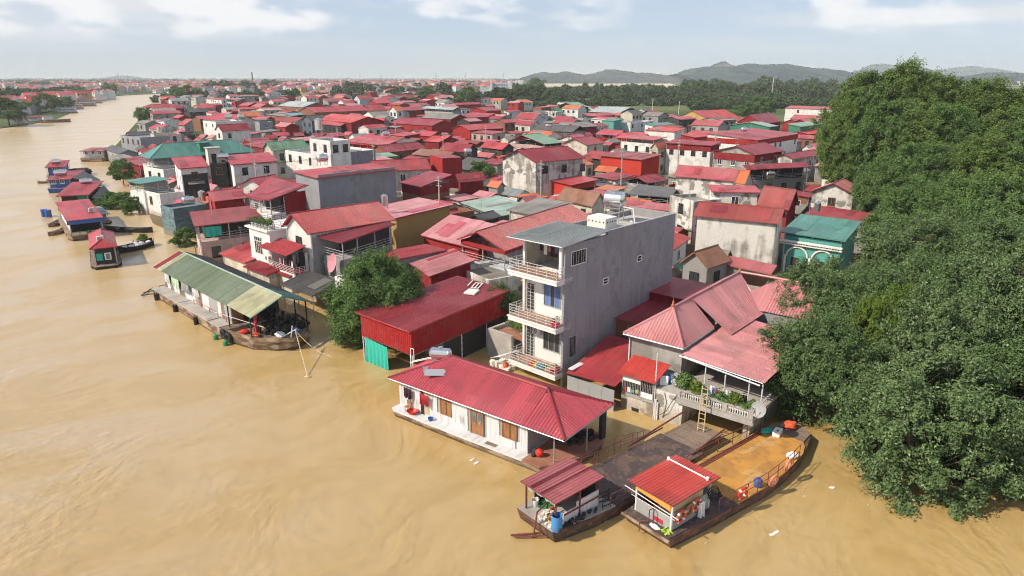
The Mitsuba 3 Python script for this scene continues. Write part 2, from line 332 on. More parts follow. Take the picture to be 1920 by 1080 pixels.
WATER = [[(-900,-390),(900,-390),(900,95),(110,118),(75,112),(58,100),(44,88),(31,80),(20,70),(2,66),(-14,72),(-30,86),(-46,100),(-62,116),(-82,150),(-108,186),(-130,222),(-255.2,489.3),(-381.8,788.1),(-506.0,1054.9),(-558.0,1152.1),(-550.8,1085.4),(-550.5,1012.2),(-530.5,919.0),(-442.7,748.6),(-362.6,593.3),(-312.2,497.6),(-270.6,413.7),(-257.2,367.1),(-253.8,347.0),(-231.1,279.4),(-235.3,208.7),(-900,180)],[(-217.1,1504.5),(-349.3,2456.4),(-310.2,2764.4),(-220.6,3688.2),(-116.8,3905.6),(-70.9,2368.4),(-150.5,2173.7),(-190.0,1635.2)],[(58.4,1949.2),(165.4,4427.3),(459.6,4920.1),(859.0,5109.6),(802.9,3905.6),(436.2,2008.4),(245.9,1191.3),(245.7,1309.9),(380.0,2071.4),(284.8,2173.7)],[(236.2,1272.0),(608.4,3237.8),(1102.5,5110.1),(545.1,2368.5),(297.1,1272.0),(240.7,1139.6)],[(233.9,689.3),(300.7,859.4),(381.7,834.7),(332.0,711.9)]]
HILLS = [('long low wooded hill beyond the flooded fields', 3600, 420, [(40, 21.4), (70, 29.1), (107, 43.2), (167, 54.1), (201, 48.3), (241, 52.2), (275, 58.6), (308, 50.9), (355, 40.7), (416, 47.1), (469, 58.6), (536, 58.6), (596, 53.5), (630, 45.8), (704, 43.2), (765, 36.8), (839, 26.6), (873, 21.4)]), ('wooded hill with a pale quarry face at its top', 3300, 480, [(756, 38.7), (797, 44.0), (833, 63.3), (873, 70.3), (920, 68.5), (955, 79.0), (982, 84.3), (1006, 73.8), (1039, 65.0), (1103, 77.3), (1176, 75.5), (1268, 77.3), (1323, 73.8), (1380, 63.3), (1436, 58.0), (1511, 49.2), (1577, 38.7)]), ('pale blue hill behind the big trees', 6200, 700, [(2911, 48.3), (2961, 58.2), (3059, 97.8), (3124, 124.1), (3261, 133.9), (3400, 127.4), (3528, 87.9), (3653, 64.8), (3708, 48.3)]), ('far blue hill at the right edge', 6800, 800, [(3953, 50.6), (4040, 94.1), (4173, 90.5), (4282, 115.8), (4394, 126.6), (4512, 101.3), (4669, 79.6), (4823, 68.8), (5016, 54.3)]), ('low dark wooded rise at the right edge', 3000, 250, [(1879, 29.3), (1946, 32.6), (2028, 42.2), (2086, 45.3), (2145, 42.2), (2257, 29.3)]), ('tiny blue hill on the left skyline', 7500, 500, [(-4272, 13.3), (-4196, 27.3), (-4121, 39.0), (-4046, 48.4), (-3986, 39.0), (-3928, 22.7), (-3880, 13.3)])]
QUARRY = (957, 3050, 170)
BELTS = [('tree in the belt beyond the village', 'trees in the belt behind the village roofs', -16.5, 581.4, 40.5, 671.5, 16, 14, 1.15), ('tree in the wood beyond the village', 'trees of the wood behind the green warehouse', 14.1, 936.2, 200.7, 970.9, 46, 34, 1.15), ('tree along the field edge', 'trees along the field right of the green warehouse', 89.7, 794.1, 172.8, 834.7, 14, 10, 1.25), ('tree in the front row of the dense wood', 'trees in the front row of the dense wood', 181.7, 775.3, 367.7, 803.9, 40, 20, 1.35), ('tree behind the front row of the dense wood', 'trees of the dense wood', 247.2, 1070.0, 529.5, 1139.6, 40, 35, 1.75), ('tree between far roofs left of the chimney', 'trees in the green strip left of the chimney', -548.8, 1271.9, -458.2, 1271.9, 18, 16, 1.45), ('tree right of the chimney', 'trees right of the brick chimney', -577.0, 1655.7, -539.8, 1655.7, 6, 10, 1.6), ('tree among the palms left of the hospital', 'trees between roofs left of the hospital block', -248.2, 1032.1, -62.0, 824.2, 22, 20, 1.3), ('tree in front of the hospital block', 'trees in front of the hospital block', -62.0, 748.6, 27.6, 916.6, 16, 22, 0.85)]
WOODS = [(50.6,608.6,165.4,644.9,30,22,1.05,0.75),(143.7,576.2,284.9,608.6,60,30,1.15,0.8),(-87.1,576.2,52.2,576.2,40,22,1.1,0.85),(163.7,689.3,306.6,775.3,70,16,1.25,0.85),(80.9,727.7,159.6,770.7,50,14,1.15,0.8),(322.3,803.9,388.7,834.7,16,8,1.3,0.9),(-316.4,408.5,-493.2,824.2,46,9,1.15,0.85),(-429.0,556.4,-604.9,1032.1,40,25,1.4,1.1),(-4136.1,5536.0,-3126.9,6644.7,110,900,9,1.7),(-3126.9,6644.7,-165.4,7383.8,170,900,10,1.6),(-2210.9,3016.3,-1563.4,3318.7,90,300,3.5,1.5),(-1028.1,2368.4,-106.4,2368.4,90,170,2.6,1.3),(-631.7,1504.5,-67.7,1504.5,60,60,1.7,1.2),(-114.5,5109.6,1058.8,4427.3,80,180,5,1.5),(1145.4,5109.6,2748.9,5109.6,120,150,5,1.4),(2647.1,5536.0,4041.6,4744.1,110,500,7,1.6),(1530.4,2764.4,2020.8,2368.4,60,120,3,1.5),(-1296.0,1840.5,-948.9,1949.2,60,80,2.2,1.3),(-22.0,834.7,200.7,970.9,150,45,1.4,1.1),(-12.7,671.5,46.7,708.0,60,30,1.4,1.15),(207.4,885.6,440.8,953.3,130,60,1.9,1.5),(129.8,717.7,181.9,748.6,40,30,1.5,1.25),(156.7,629.3,251.3,662.9,36,14,1.2,0.9),(130.6,770.7,270.4,845.5,40,25,1.4,1.15),(-491.4,657.9,-591.2,970.9,50,22,1.3,1.2),(-372.2,748.6,-248.2,824.2,30,60,1.2,1.0),(-225.6,748.6,-49.6,657.9,30,40,1.3,1.1)]
ROWS = [('house on the opposite left bank', 'houses on the opposite left bank', -350.1, 481.4, -380.2, 546.6, 7, 14, 1.0), ('house above the moored boats on the opposite bank', 'houses above the moored boats', -429.2, 631.8, -600.5, 1031.2, 13, 14, 1.0), ('', '', -520.2, 715.1, -635.4, 1031.2, 34, 25, 1.2), ('', '', -412.5, 565.7, -458.2, 715.1, 26, 10, 1.0), ('', '', -314.8, 430.0, -359.9, 528.7, 14, 5, 0.9), ('', '', -359.9, 528.7, -495.9, 867.2, 18, 6, 0.9), ('', '', -703.8, 970.1, -734.3, 1270.9, 50, 40, 1.3), ('', '', -600.8, 1270.9, -31.0, 1377.4, 90, 60, 1.35), ('', '', -781.1, 1654.3, -39.2, 1741.7, 110, 110, 1.5), ('', '', -976.3, 2069.7, -264.5, 2208.2, 110, 160, 1.7), ('', '', -1190.2, 1654.3, -918.9, 1947.5, 70, 120, 1.6), ('', '', -650.8, 1158.7, -619.9, 1322.0, 24, 10, 1.15), ('', '', -459.4, 970.1, -467.3, 1270.9, 16, 30, 1.2), ('', '', -380.2, 1100.4, -248.0, 1270.9, 26, 30, 1.2), ('', '', -176.2, 867.2, -140.5, 1100.4, 10, 25, 1.2), ('', '', -131.7, 1031.2, -68.2, 1654.3, 12, 30, 1.4), ('', '', 457.8, 5105.3, 2408.7, 4740.1, 60, 60, 2.4), ('', '', 1839.0, 2762.0, 1771.1, 2366.4, 12, 60, 1.6)]
OPPB = [(-265.2, 371.7, 6, 5, (0.98, 0.2), 'gy', 'low grey hut boat at the left end of the opposite bank'), (-263.6, 391.6, 15, 5, (0.75, 0.66), 'k', 'brown barge with white cabin on the opposite bank'), (-272.1, 393.7, 9, 6, (0.95, 0.3), 'r5', 'houseboat with maroon roof left of the brown barge'), (-283.1, 402.4, 8, 4, (0.9, 0.4), 'kd', 'dark barge behind the grey hut boat'), (-321.5, 497.6, 12, 6, (0.9, 0.4), 's', 'houseboat with pale grey roof above the brown barge'), (-361.9, 570.5, 13, 6, (0.9, 0.4), 'r1', 'red roofed houseboat above the pale grey one'), (-382.0, 623.2, 13, 6, (0.9, 0.4), 'gy', 'grey houseboat further up the opposite bank'), (-418.5, 696.1, 13, 6, (0.9, 0.4), 'r1', 'red roofed houseboat further up the opposite bank'), (-478.3, 809.5, 13, 6, (0.9, 0.4), 'r5', 'farthest houseboat on the opposite bank')]
FARMIX = ['r1', 'r1', 'r5', 'r1', 'o', 'r4', 'k', 'r6']
VILL = [(58,100),(44,88),(31,80),(20,70),(2,66),(-14,72),(-30,86),(-46,100),(-62,116),(-82,150),(-108,186),(-130,222),(-255.2,489.3),(-330,640),(-420,900),(-60,900),(40,560),(75,420),(150,330),(120,180),(70,150),(62,120),(50,100)]
BIGTREES = [
('big tree with foliage hanging to the water at the lower right', 'tree_kit_near_0', 25.6, 37.8, -2.6, 1.0, 0.92, 20),
('big tree at the right edge over the water', 'tree_kit_near_1', 32.5, 38.6, -2.8, 1.05, 1.0, 130),
('leafy tree leaning over the end of the orange barge', 'tree_kit_near_1', 22.6, 45.8, -2.0, 0.8, 0.84, 250),
('tree with thin open branches over the pink hip roof', 'tree_kit_near_0', 26.4, 56.5, -1.0, 0.8, 0.86, 75),
('yellow green young tree inside the grove', 'tree_kit_lime', 28.0, 47.3, 0.0, 0.55, 0.85, 40),
('broad tree behind the teal arched house', 'tree_kit_near_0', 43.0, 70.5, -1.5, 1.12, 1.0, 300),
('round dense tree standing in the flood by the red shed', 'tree_kit_near_2', -12.7, 61.7, -2.4, 0.92, 0.95, 30)]
GROVE = [(29.5,43.5,-2.0,0.87,1.05,0),(33,51.5,-2.0,1.02,1.05,1),(40,52.5,-2.0,0.99,1.2,0),(28.5,52,-2.0,0.86,0.95,1),(37,58.5,-2.0,0.93,0.95,1),(32.5,63,-2.0,0.82,0.77,0),(48,67,-2.0,1.05,1.07,1),(55,66,-2.0,1.05,1.1,0),(50,76,-2.0,1.06,0.99,0),(57,76.5,-2.0,1.16,1.02,0),(43.5,47,-2.0,1.01,0.98,1),(65.1,134,-0.6,1.15,1.31,4),(68.1,132,-0.6,1.25,1.38,3),(71.4,130,-0.6,1.3,1.43,4),(78.6,136,-0.6,1.2,1.36,3),(81.3,134,-0.6,1.25,1.32,4),(87.9,138,-0.6,1.3,1.3,3),(88.4,132,-0.6,1.3,1.27,4),(94.3,134,-0.6,1.3,1.2,3),(97.1,132,-0.6,1.35,1.24,4),(106.2,138,-0.6,1.4,1.25,3),(61.7,128,-0.6,0.9,1.06,4),(62.8,116,-0.6,1.15,1.12,3),(65.6,112,-0.6,1.2,1.02,4),(70.8,114,-0.6,1.2,1.1,3),(78.2,112,-0.6,1.2,1.04,4),(79.8,108,-0.6,1.24,0.99,3),(58.4,104,-0.6,1.05,1.23,2),(58.1,98,-0.6,1.05,0.84,3),(64.2,94,-0.6,1.12,0.9,4),(67.4,92,-0.6,1.05,0.84,3),(53.5,86,-0.6,1.05,1.1,2),(56.8,84,-0.6,1.16,1.15,2),(58.5,80,-0.6,1.16,1.17,2),(51.1,88,-0.6,0.89,0.84,2)]
GROVE_LABEL = [('grey green tree inside the flooded grove', 'grey green trees of the flooded grove'), ('dark green tree inside the tall grove', 'dark green trees of the tall grove')]
VTREES = [
('big round dark tree on the river bank, far left', 'tree_kit_mid_0', -310.2, 670.9, 0.3, 3.0, 1.55, 0),
('round tree with flat top beside the long pale hall', 'tree_kit_mid_1', 132.6, 379.1, 0.3, 1.5, 1.25, 77),
('small tree with red blossom beside the round one', 'tree_kit_mid_2', 122.5, 379.1, 0.3, 1.0, 0.9, 154),
('tree in the green trellis yard', 'tree_kit_mid_0', -6.4, 148.0, 0.3, 0.55, 0.6, 231),
('bushy tree beside the riverside green awning house', 'tree_kit_mid_1', -90.7, 159.7, 0.3, 0.55, 0.5, 308),
('low green bush half under water by the moored houseboats', 'tree_kit_mid_2', -77.3, 131.7, -1.8, 0.75, 0.42, 25),
('slender shrub at the foot of the white stepped block', 'tree_kit_mid_0', -70.0, 124.1, -0.6, 0.32, 0.34, 102),
('bushes at the corner of the tile clad house', 'tree_kit_mid_1', -48.6, 99.6, -0.6, 0.35, 0.3, 179),
('roof garden tree on the blue grey river corner house', 'tree_kit_mid_2', -198.4, 379.1, 0.3, 0.8, 0.8, 256),
('large dark tree on the left river bank', 'tree_kit_mid_0', -259.5, 362.0, 0.3, 1.7, 1.3, 333),
('dark tree between far bank houses', 'tree_kit_mid_1', -327.6, 496.2, 0.3, 1.5, 1.2, 50),
('second dark tree between far bank houses', 'tree_kit_mid_2', -478.2, 783.9, 0.3, 1.9, 1.3, 127),
('third tree on the far river bank by the bend', 'tree_kit_mid_0', -548.4, 970.1, 0.3, 2.0, 1.6, 204),
('leafy tree beside the left balcony of the grey tower', 'tree_kit_near_1', -1.0, 62.4, 1.0, 0.3, 0.36, 281),
('tree at the far left bank behind the boats', 'tree_kit_mid_2', -350.9, 556.0, 0.3, 1.3, 0.9, 358),
('palm like tree by the village edge', 'tree_kit_mid_0', -81.0, 670.9, 0.3, 1.6, 1.5, 75),
('dark tree at centre of village edge', 'tree_kit_mid_1', -33.6, 556.0, 0.3, 1.8, 1.5, 152),
('dark tree left of the green warehouse', 'tree_kit_mid_2', 17.4, 657.3, 0.3, 2.2, 1.7, 229),
('tree behind the white hospital block', 'tree_kit_mid_0', 42.9, 1270.9, 0.3, 3.0, 2.2, 306)]
HOUSES = [
('long house with green hipped roof and a roof dormer near the river bank',-79.59,151.82,0.720,2.291,23.91,9.00,7.00,'h',2.80,'t','c',{'fw': 4, 'rows': 1, 'op': 1.8}),
('tall narrow white house with red roof and dark tarred side wall',-59.33,122.20,0.679,2.119,5.42,9.53,8.60,'my',1.00,'r1','w',{'lw': 2, 'rows': 2, 'darkfront': 1}),
('flat dark tarred block with rooftop stair head beside narrow white house',-60.41,137.84,0.415,1.986,3.08,6.00,7.60,'f',0.00,'k','dk',{}),
('white house with red roof and two dark windows above a grey railing',-55.46,136.11,0.749,2.110,9.88,9.12,7.60,'my',1.00,'r1','w',{'fw': 2, 'rows': 1, 'winkind': 'dark'}),
('small red gable attic on a flat roof above the tile-clad house',-47.16,106.71,0.742,2.110,5.49,8.33,5.40,'gx',1.00,'r1','rm',{}),
('flat-roofed house clad in blue-grey tiles at the water edge',-52.60,104.92,0.863,2.434,5.49,4.50,4.60,'f',0.00,'gy','bt',{}),
('open terrace house with red lean-to roof and green hanging cloth',-41.21,86.98,0.648,2.064,8.63,6.63,5.60,'my',0.80,'r1','pk',{'op': 2.3, 'ribs': 1}),
('low white annex with red roof half under water beside terrace house',-37.88,85.63,-0.754,1.027,7.16,6.23,2.40,'my',0.70,'r1','c',{}),
('white gabled house with long red roof and front balcony',-27.67,80.36,-0.757,0.760,6.06,11.98,7.00,'gy',1.90,'r1','w',{'apex': 0.42, 'ribs': 1}),
('dark open shed under red lean-to roof beside the long white gabled house',-22.92,77.60,-0.721,1.060,5.31,9.56,6.50,'my',0.40,'r5','g',{'op': 2.2, 'ribs': 1}),
('yellow house with flat pink roof and white roof railing',-21.14,94.46,-0.797,0.908,8.39,11.31,6.40,'my',0.25,'r3','ye',{'rw': 2, 'rows': 1}),
('long windowless grey rendered house with thin red roof',-29.91,104.85,0.774,2.345,15.22,8.00,9.40,'my',0.30,'r1','g3',{'parapet': 1}),
('terrace house with dark red metal side and planted roof terrace',-37.81,96.20,-0.719,1.061,6.55,7.40,8.20,'my',1.10,'r5','w',{'op': 2.2, 'rmside': 1}),
('white modern flat-roofed house with grey side wall',-49.37,150.78,-0.789,0.782,12.95,14.50,9.00,'f',0.00,'k','w',{'fw': 3, 'rows': 1, 'sidec': 'g3'}),
('white upper stair block on the modern flat-roofed house',-41.14,141.49,-0.775,0.796,7.78,4.50,12.20,'f',0.00,'k','w',{'fw': 2, 'rows': 1, 'rw': 2}),
('house with pale green gable roof and cream gable end',-56.56,163.01,0.793,2.364,9.92,5.00,7.60,'gx',1.88,'g','c',{}),
('red roofed house behind the long grey wall',-26.98,134.19,0.338,1.909,11.48,8.00,6.50,'gx',1.70,'r1','c',{}),
('red metal-clad cube on a red roof',-17.16,144.48,-1.127,0.443,7.62,4.20,8.60,'f',0.00,'r1','rm',{'nopar': 1}),
('house with slanting red roof and dark brick right side',-20.18,121.85,-0.876,0.905,7.13,8.00,6.20,'my',1.30,'r5','br',{'op': 1.6, 'uw': 'rd', 'uh': 1.6}),
('red metal box building with plain front left of the green yard',-9.90,127.32,0.578,1.939,5.94,2.20,5.40,'my',1.30,'r1','rd',{}),
('low building with flat pale green roof',-8.94,117.72,-1.098,0.682,14.71,8.37,3.40,'my',0.30,'g2','g',{'op': 1.5}),
('big white gable house with grey stained gable wall',-2.64,139.88,-0.744,0.617,9.78,13.00,8.40,'gy',2.10,'r1','ws',{'apex': 0.5, 'rw': 3, 'rows': 1, 'fw': 0, 'noaw': 1}),
('bright red metal-sided shed below the big white gable house',4.79,140.75,-1.056,0.725,13.25,7.76,4.60,'my',0.40,'r1','rb',{'rightdark': 1}),
('building with low grey fibre cement roof left of the grey tower house',-0.94,104.12,-0.781,0.936,7.35,9.07,4.60,'my',0.70,'k','c',{'lw': 1}),
('brown tiled cottage behind grey roof',7.50,114.97,-0.925,0.855,8.80,4.40,4.40,'gx',1.80,'tb','c',{}),
('red metal house with faded pink roof beside the tree',-11.99,87.29,-0.794,0.986,11.36,6.40,4.40,'my',1.70,'r3','rm',{'uw': 'rm', 'uh': 1.6}),
('red gabled canopy with red gable end beside grey tower house',-6.74,81.42,-0.798,0.982,8.54,22.46,5.20,'gy',1.50,'r1','bl',{'apex': 0.42, 'uw': 'rm', 'uh': 0.5, 'op': 2.4, 'ribs': 1}),
('red roofed house behind the round waterside tree',-16.88,77.97,-0.814,0.548,4.20,7.40,4.20,'my',0.30,'r1','g',{'ribs': 1}),
('low house with faded pink sheet roof behind the tree',-11.84,76.12,-1.092,0.688,6.33,6.20,3.60,'my',0.80,'r3','rd',{}),
('small white walled yard terrace left of grey tower house',-6.24,75.78,-0.958,0.613,6.52,7.00,3.20,'f',0.00,'k','ws',{}),
('open shed under black weathered fibre cement roof at the water',-25.25,71.04,-0.728,1.053,6.30,4.26,2.60,'my',0.50,'kd','g',{'shed': 1}),
('small two level white house at the left edge of the waterside tree',-18.52,68.58,-0.867,0.704,2.01,5.00,4.20,'f',0.00,'k','w',{'fw': 0}),
('low white hut with faded red roof behind the long green barge',-32.75,80.22,-0.739,0.777,5.79,2.20,2.10,'my',0.40,'r5','c',{}),
('smaller white hut with red roof beside the black shed',-29.26,78.79,-0.771,0.830,5.20,2.20,2.20,'my',0.30,'r1','w',{}),
('long mould-stained white house with red gable roof',23.40,87.16,-0.519,1.007,10.60,4.40,7.00,'gx',1.50,'r1','ws',{'fw': 0}),
('teal house with white arches under green sheet roof',33.98,84.79,-0.737,0.939,7.85,9.55,5.40,'my',0.80,'t','te',{'op': 0.4}),
('house with wide maroon roof behind the teal arched house',42.79,98.73,-0.879,0.901,10.07,5.66,5.00,'my',0.50,'r5','g',{}),
('white shed with red top and one dark opening above stained house',30.55,104.36,-0.135,1.436,7.40,5.00,7.40,'my',0.30,'r1','ws',{'fw': 1, 'rows': 1}),
('steep red roofed house with cream roof sheet beside green roof',36.68,101.67,-0.914,0.866,5.32,4.40,5.80,'gx',2.60,'r1','rd',{}),
('stained house with red roof ending in an orange tiled strip',28.60,121.77,-0.650,1.130,11.21,8.54,7.40,'gx',1.40,'r1','ws',{'fw': 0}),
('orange tiled gable at the end of the stained red roofed house',36.88,113.20,-0.835,0.945,1.82,4.40,7.40,'gx',1.90,'o','c',{}),
('open roof terrace with tanks under thin red canopy',45.00,131.44,0.328,1.689,14.85,2.20,7.20,'my',0.70,'r1','g',{'op': 2.2}),
('red roofed house left part near the big trees',65.19,160.13,0.722,2.293,15.35,5.00,6.00,'gx',1.00,'r1','ws',{}),
('low house with red and white wall panels by the big trees',67.66,150.82,-0.812,0.759,7.13,5.00,5.40,'my',2.06,'r1','ws',{'uw': 'rm', 'uh': 1.4}),
('beige gable house with faded pink roof near big trees',50.39,115.68,-0.578,0.888,7.20,6.81,5.60,'gy',1.70,'r3','ws',{'apex': 0.5}),
('grey walled roof terrace crowded with belongings by the trees',56.77,113.43,-0.397,1.174,4.37,5.00,4.80,'f',0.00,'k','ws',{}),
('small orange tiled roof beside cluttered roof terrace',58.96,108.37,-0.767,1.013,1.78,26.00,4.60,'gx',1.00,'o','c',{}),
('white house with maroon metal band above a row of windows',38.41,175.63,-0.674,0.896,12.65,6.00,8.40,'my',0.50,'r5','w',{'uw': 'rd', 'uh': 1.5, 'fw': 4, 'rows': 1, 'wz': 2.2}),
('maroon metal gable building on grey block wall',47.76,166.23,-0.827,0.743,11.53,13.75,7.20,'gy',1.70,'r5','gp',{'apex': 0.55, 'uw': 'rd', 'uh': 1.7}),
('long building with red band and pale wall in the upper right village',67.36,190.84,0.837,2.408,30.92,15.46,7.70,'my',1.06,'r1','w',{'uw': 'rm', 'uh': 1.5}),
('red roof with orange fascia left of the maroon gable',54.81,208.54,0.681,2.252,23.53,6.00,7.00,'my',0.60,'r4','rm',{}),
('yellow plastered house with orange red roof',88.45,319.91,0.675,2.246,25.11,16.00,6.40,'gx',2.94,'r4','y',{'fw': 3, 'rows': 1}),
('green metal gable house with pale green roof beside yellow house',87.78,283.83,-0.760,0.811,17.11,8.56,5.80,'gy',1.50,'g2','gm',{'apex': 0.5}),
('red gable roof behind the green metal gable',99.82,280.78,0.838,2.409,21.04,10.52,6.40,'gx',3.40,'r5','rd',{}),
('long pale hall with red roof and two red windows beyond the round tree',153.18,396.62,-0.786,0.785,29.87,8.00,7.75,'my',1.20,'r1','w',{'fw': 2, 'rows': 1, 'winkind': 'red'}),
('red gabled low house in front of the long pale hall',112.68,268.74,0.802,2.373,34.00,5.00,7.80,'gx',1.00,'r1','rd',{}),
('green sided shed near the big trees in the upper right',101.73,246.51,0.789,2.360,30.37,5.00,7.60,'my',0.80,'g','gm',{}),
('flat red roof in front of the brick wall upper right',91.22,239.41,-0.714,0.857,12.07,8.00,4.60,'my',0.60,'r1','br',{}),
('red roof touching the big trees, upper right',103.59,243.67,0.709,2.280,21.53,5.00,5.20,'my',0.90,'r4','rd',{}),
('half red half white roofed shed under the big trees',81.84,192.32,-0.799,0.772,3.81,6.00,4.80,'my',1.00,'r3','bl',{}),
('low shed with grey green fibre roof under the big trees',90.65,204.36,-0.770,0.801,7.08,5.00,4.60,'gx',0.80,'g2','ws',{}),
('bright red metal-clad box house behind the tower tank',20.49,164.51,-0.787,0.784,12.52,8.00,6.40,'my',0.56,'r1','rb',{'skew': 1}),
('white house with narrow red roof and dark laundry opening',30.55,198.67,-0.823,0.748,12.02,6.00,7.80,'my',0.50,'r1','w',{'op': 1.2}),
('narrow orange tiled gable beside white laundry house',34.70,174.98,-0.738,0.833,2.46,5.00,7.00,'gy',1.50,'o','c',{'apex': 0.5}),
('house with wide red gable roof and white balcony',13.74,191.71,-0.711,0.860,8.52,8.75,6.80,'gy',1.60,'r1','c',{'apex': 0.45, 'uw': 'r3', 'uh': 0}),
('red awning roof at the right side of red gabled balcony house',20.39,191.19,0.710,2.281,10.13,4.00,5.80,'my',0.70,'r1','g',{}),
('gabled house with one red slope and one pale green slope',-0.97,201.38,-0.824,0.747,14.42,8.00,6.60,'gy',2.00,'r5','pk',{'apex': 0.36, 'op': 0.8, 'rc2': 'g'}),
('dark grey ribbed gable roof above open loft',7.08,246.11,-0.718,0.853,17.56,8.78,6.60,'gx',1.77,'kd','dk',{'op': 1.6}),
('grey mono pitch roof with maroon end wall',24.67,257.34,0.762,2.332,10.94,5.47,6.60,'my',1.35,'k','rd',{}),
('teal metal box building',39.13,308.87,-0.768,0.802,7.06,6.50,6.20,'my',0.56,'t','te',{}),
('dark house with small red roof near the fields',40.82,342.99,0.753,2.323,15.49,6.00,6.20,'h',1.20,'r1','dk',{}),
('low house with small green roof at village edge',58.58,290.94,0.683,2.254,15.49,5.00,5.00,'my',0.60,'t','w',{}),
('white fronted house with broad bright red roof centre right',46.32,244.78,-0.756,0.815,12.20,7.00,6.60,'my',0.80,'r4','w',{'fw': 1, 'rows': 1}),
('large warehouse with green gable and grey steel roof',57.64,378.33,0.752,2.323,20.94,22.00,6.00,'gy',2.60,'s','gm',{'apex': 0.45, 'op': 2.6}),
('green metal warehouse with pale green gable roof at field edge',26.60,440.32,-0.864,0.707,19.31,11.00,7.00,'gy',2.60,'g','gm',{'apex': 0.5, 'op': 1.2}),
('plain white flat walled building below green warehouse',12.42,423.86,-0.682,0.889,17.21,7.00,5.00,'f',0.00,'k','ws',{}),
('red roofed hut in front of the open field',40.95,369.39,0.727,2.297,18.97,6.00,5.00,'my',1.00,'r1','dk',{}),
('white and pale blue gabled house at centre of village edge',1.17,308.42,-0.857,0.714,12.67,6.34,7.00,'gx',2.36,'r1','bl',{'fw': 1, 'rows': 1}),
('long low red roof left of pale blue gabled house',-25.02,366.91,-0.671,0.900,16.85,6.00,5.60,'my',1.00,'r1','rm',{}),
('small grey gable with red roof left of pale blue house',-6.01,333.27,0.853,2.424,5.73,8.00,5.20,'gy',1.20,'r1','g',{'apex': 0.5}),
('red gable barn near the palm trees at the village edge',-24.90,411.64,-0.740,0.830,13.63,13.25,6.00,'gy',1.60,'r1','rm',{'apex': 0.4}),
('small red house with grey and red roof at the village edge',-37.97,455.37,0.806,2.376,25.78,6.00,7.25,'gx',1.20,'r1','rm',{}),
('house under grey blue sheet roof at the village edge',-51.09,397.73,-0.843,0.728,28.91,7.00,7.70,'gx',1.00,'s','gp',{'op': 1.4}),
('big red hall with dark red gable end and loft opening',-49.21,280.72,-0.734,0.837,25.68,12.84,6.80,'gx',1.85,'r5','rm',{'fw': 3, 'rows': 1, 'winkind': 'dark'}),
('open shelter under pale steel roof left of big red hall',-59.13,284.26,-0.678,0.893,18.20,11.50,5.60,'my',0.30,'s','g',{'op': 2.5}),
('small olive sheet roof below the pale steel roof',-45.73,235.46,-0.862,0.709,8.08,5.00,4.80,'my',0.30,'ol','dk',{}),
('red roofed metal house left of the olive roof',-49.92,205.98,-0.669,0.902,17.35,8.67,5.60,'my',1.94,'r1','rm',{'op': 1.0}),
('red gable house with bare brick end',-33.29,182.45,0.866,2.437,14.79,7.39,5.20,'gx',1.65,'r1','br',{}),
('brown tiled low roof between red roofs',-26.86,184.39,-0.717,0.854,13.03,6.51,4.60,'gx',1.14,'tb','br',{}),
('bright red gable behind the maroon gable',-27.28,212.47,-0.664,0.907,6.81,9.50,5.60,'gx',1.30,'r4','rd',{}),
('maroon gable roof left of the green trellis yard',-19.60,185.64,-0.691,0.880,10.19,5.09,5.60,'gx',1.73,'r5','dk',{}),
('wide red gable roof in the centre of the village',-22.10,254.49,-0.851,0.720,11.03,16.00,6.40,'gy',1.50,'r1','rm',{'apex': 0.45}),
('house with faded pink sheet wall under red roof',-14.75,244.72,-0.762,0.809,11.13,7.00,5.80,'my',0.40,'r1','pk',{}),
('red gable roof above a white tarpaulin',-9.13,195.39,-0.818,0.753,9.52,5.00,5.40,'gx',1.44,'r1','dk',{}),
('long red roof behind the wide red gable',-22.11,326.19,0.849,2.419,16.86,6.00,6.20,'my',0.90,'r1','rm',{}),
('weathered grey fibre roof by the green trellis yard',-13.95,158.03,-0.832,0.739,6.41,5.00,4.40,'my',2.02,'kd','dk',{}),
('very long red gable roof in the upper middle of the village',-96.89,345.54,0.799,2.369,32.64,16.32,7.75,'gx',2.31,'r1','br',{}),
('second red gable behind the very long red roof',-76.72,382.72,0.735,2.305,11.22,13.00,6.80,'gx',2.94,'r1','rd',{}),
('orange red ridge roof in front of the very long red roof',-80.98,289.18,-0.858,0.713,30.30,15.15,7.70,'gx',2.02,'r4','rd',{}),
('red gable with dark open end behind the modern white house',-78.05,281.54,-0.819,0.752,18.17,9.08,6.40,'gx',2.02,'r1','dk',{}),
('red gable beside white tower house, upper middle',-61.57,285.48,-0.740,0.831,12.54,6.27,6.20,'gx',2.35,'r1','g',{}),
('red hall with white sign band at right of upper village',-61.32,385.47,0.732,2.303,18.22,9.11,6.80,'my',1.52,'r5','rd',{'uw': 'w', 'uh': 0}),
('slim white tower house with little orange gable',-60.83,346.38,-0.727,0.844,6.27,5.00,8.60,'gy',2.20,'o','w',{'apex': 0.5, 'fw': 2, 'rows': 2}),
('white house with pale blue front and red roof',-124.70,579.63,0.704,2.275,13.67,10.50,7.20,'gx',2.94,'r1','bl',{'fw': 2, 'rows': 1}),
('white gabled house with grey gable at upper middle',-105.07,541.96,-0.664,0.906,11.21,16.50,7.00,'gx',3.40,'r1','w',{'fw': 1, 'rows': 1}),
('wide red roof of the upper right rows',-99.19,589.76,0.844,2.415,25.40,12.70,7.00,'gx',3.40,'r1','dk',{}),
('red roof with white side in the upper rows',-142.89,549.93,0.739,2.309,19.00,9.50,6.40,'my',2.15,'r1','g',{}),
('slim white house with orange roofs standing above its neighbours',-209.99,745.13,0.688,2.258,7.12,6.00,9.60,'gx',1.60,'o','w',{'fw': 1, 'rows': 2}),
('grey roofed pale gable house in the upper rows',-192.77,756.03,0.808,2.379,14.41,7.20,7.00,'gx',2.70,'kd','c',{'fw': 1, 'rows': 1}),
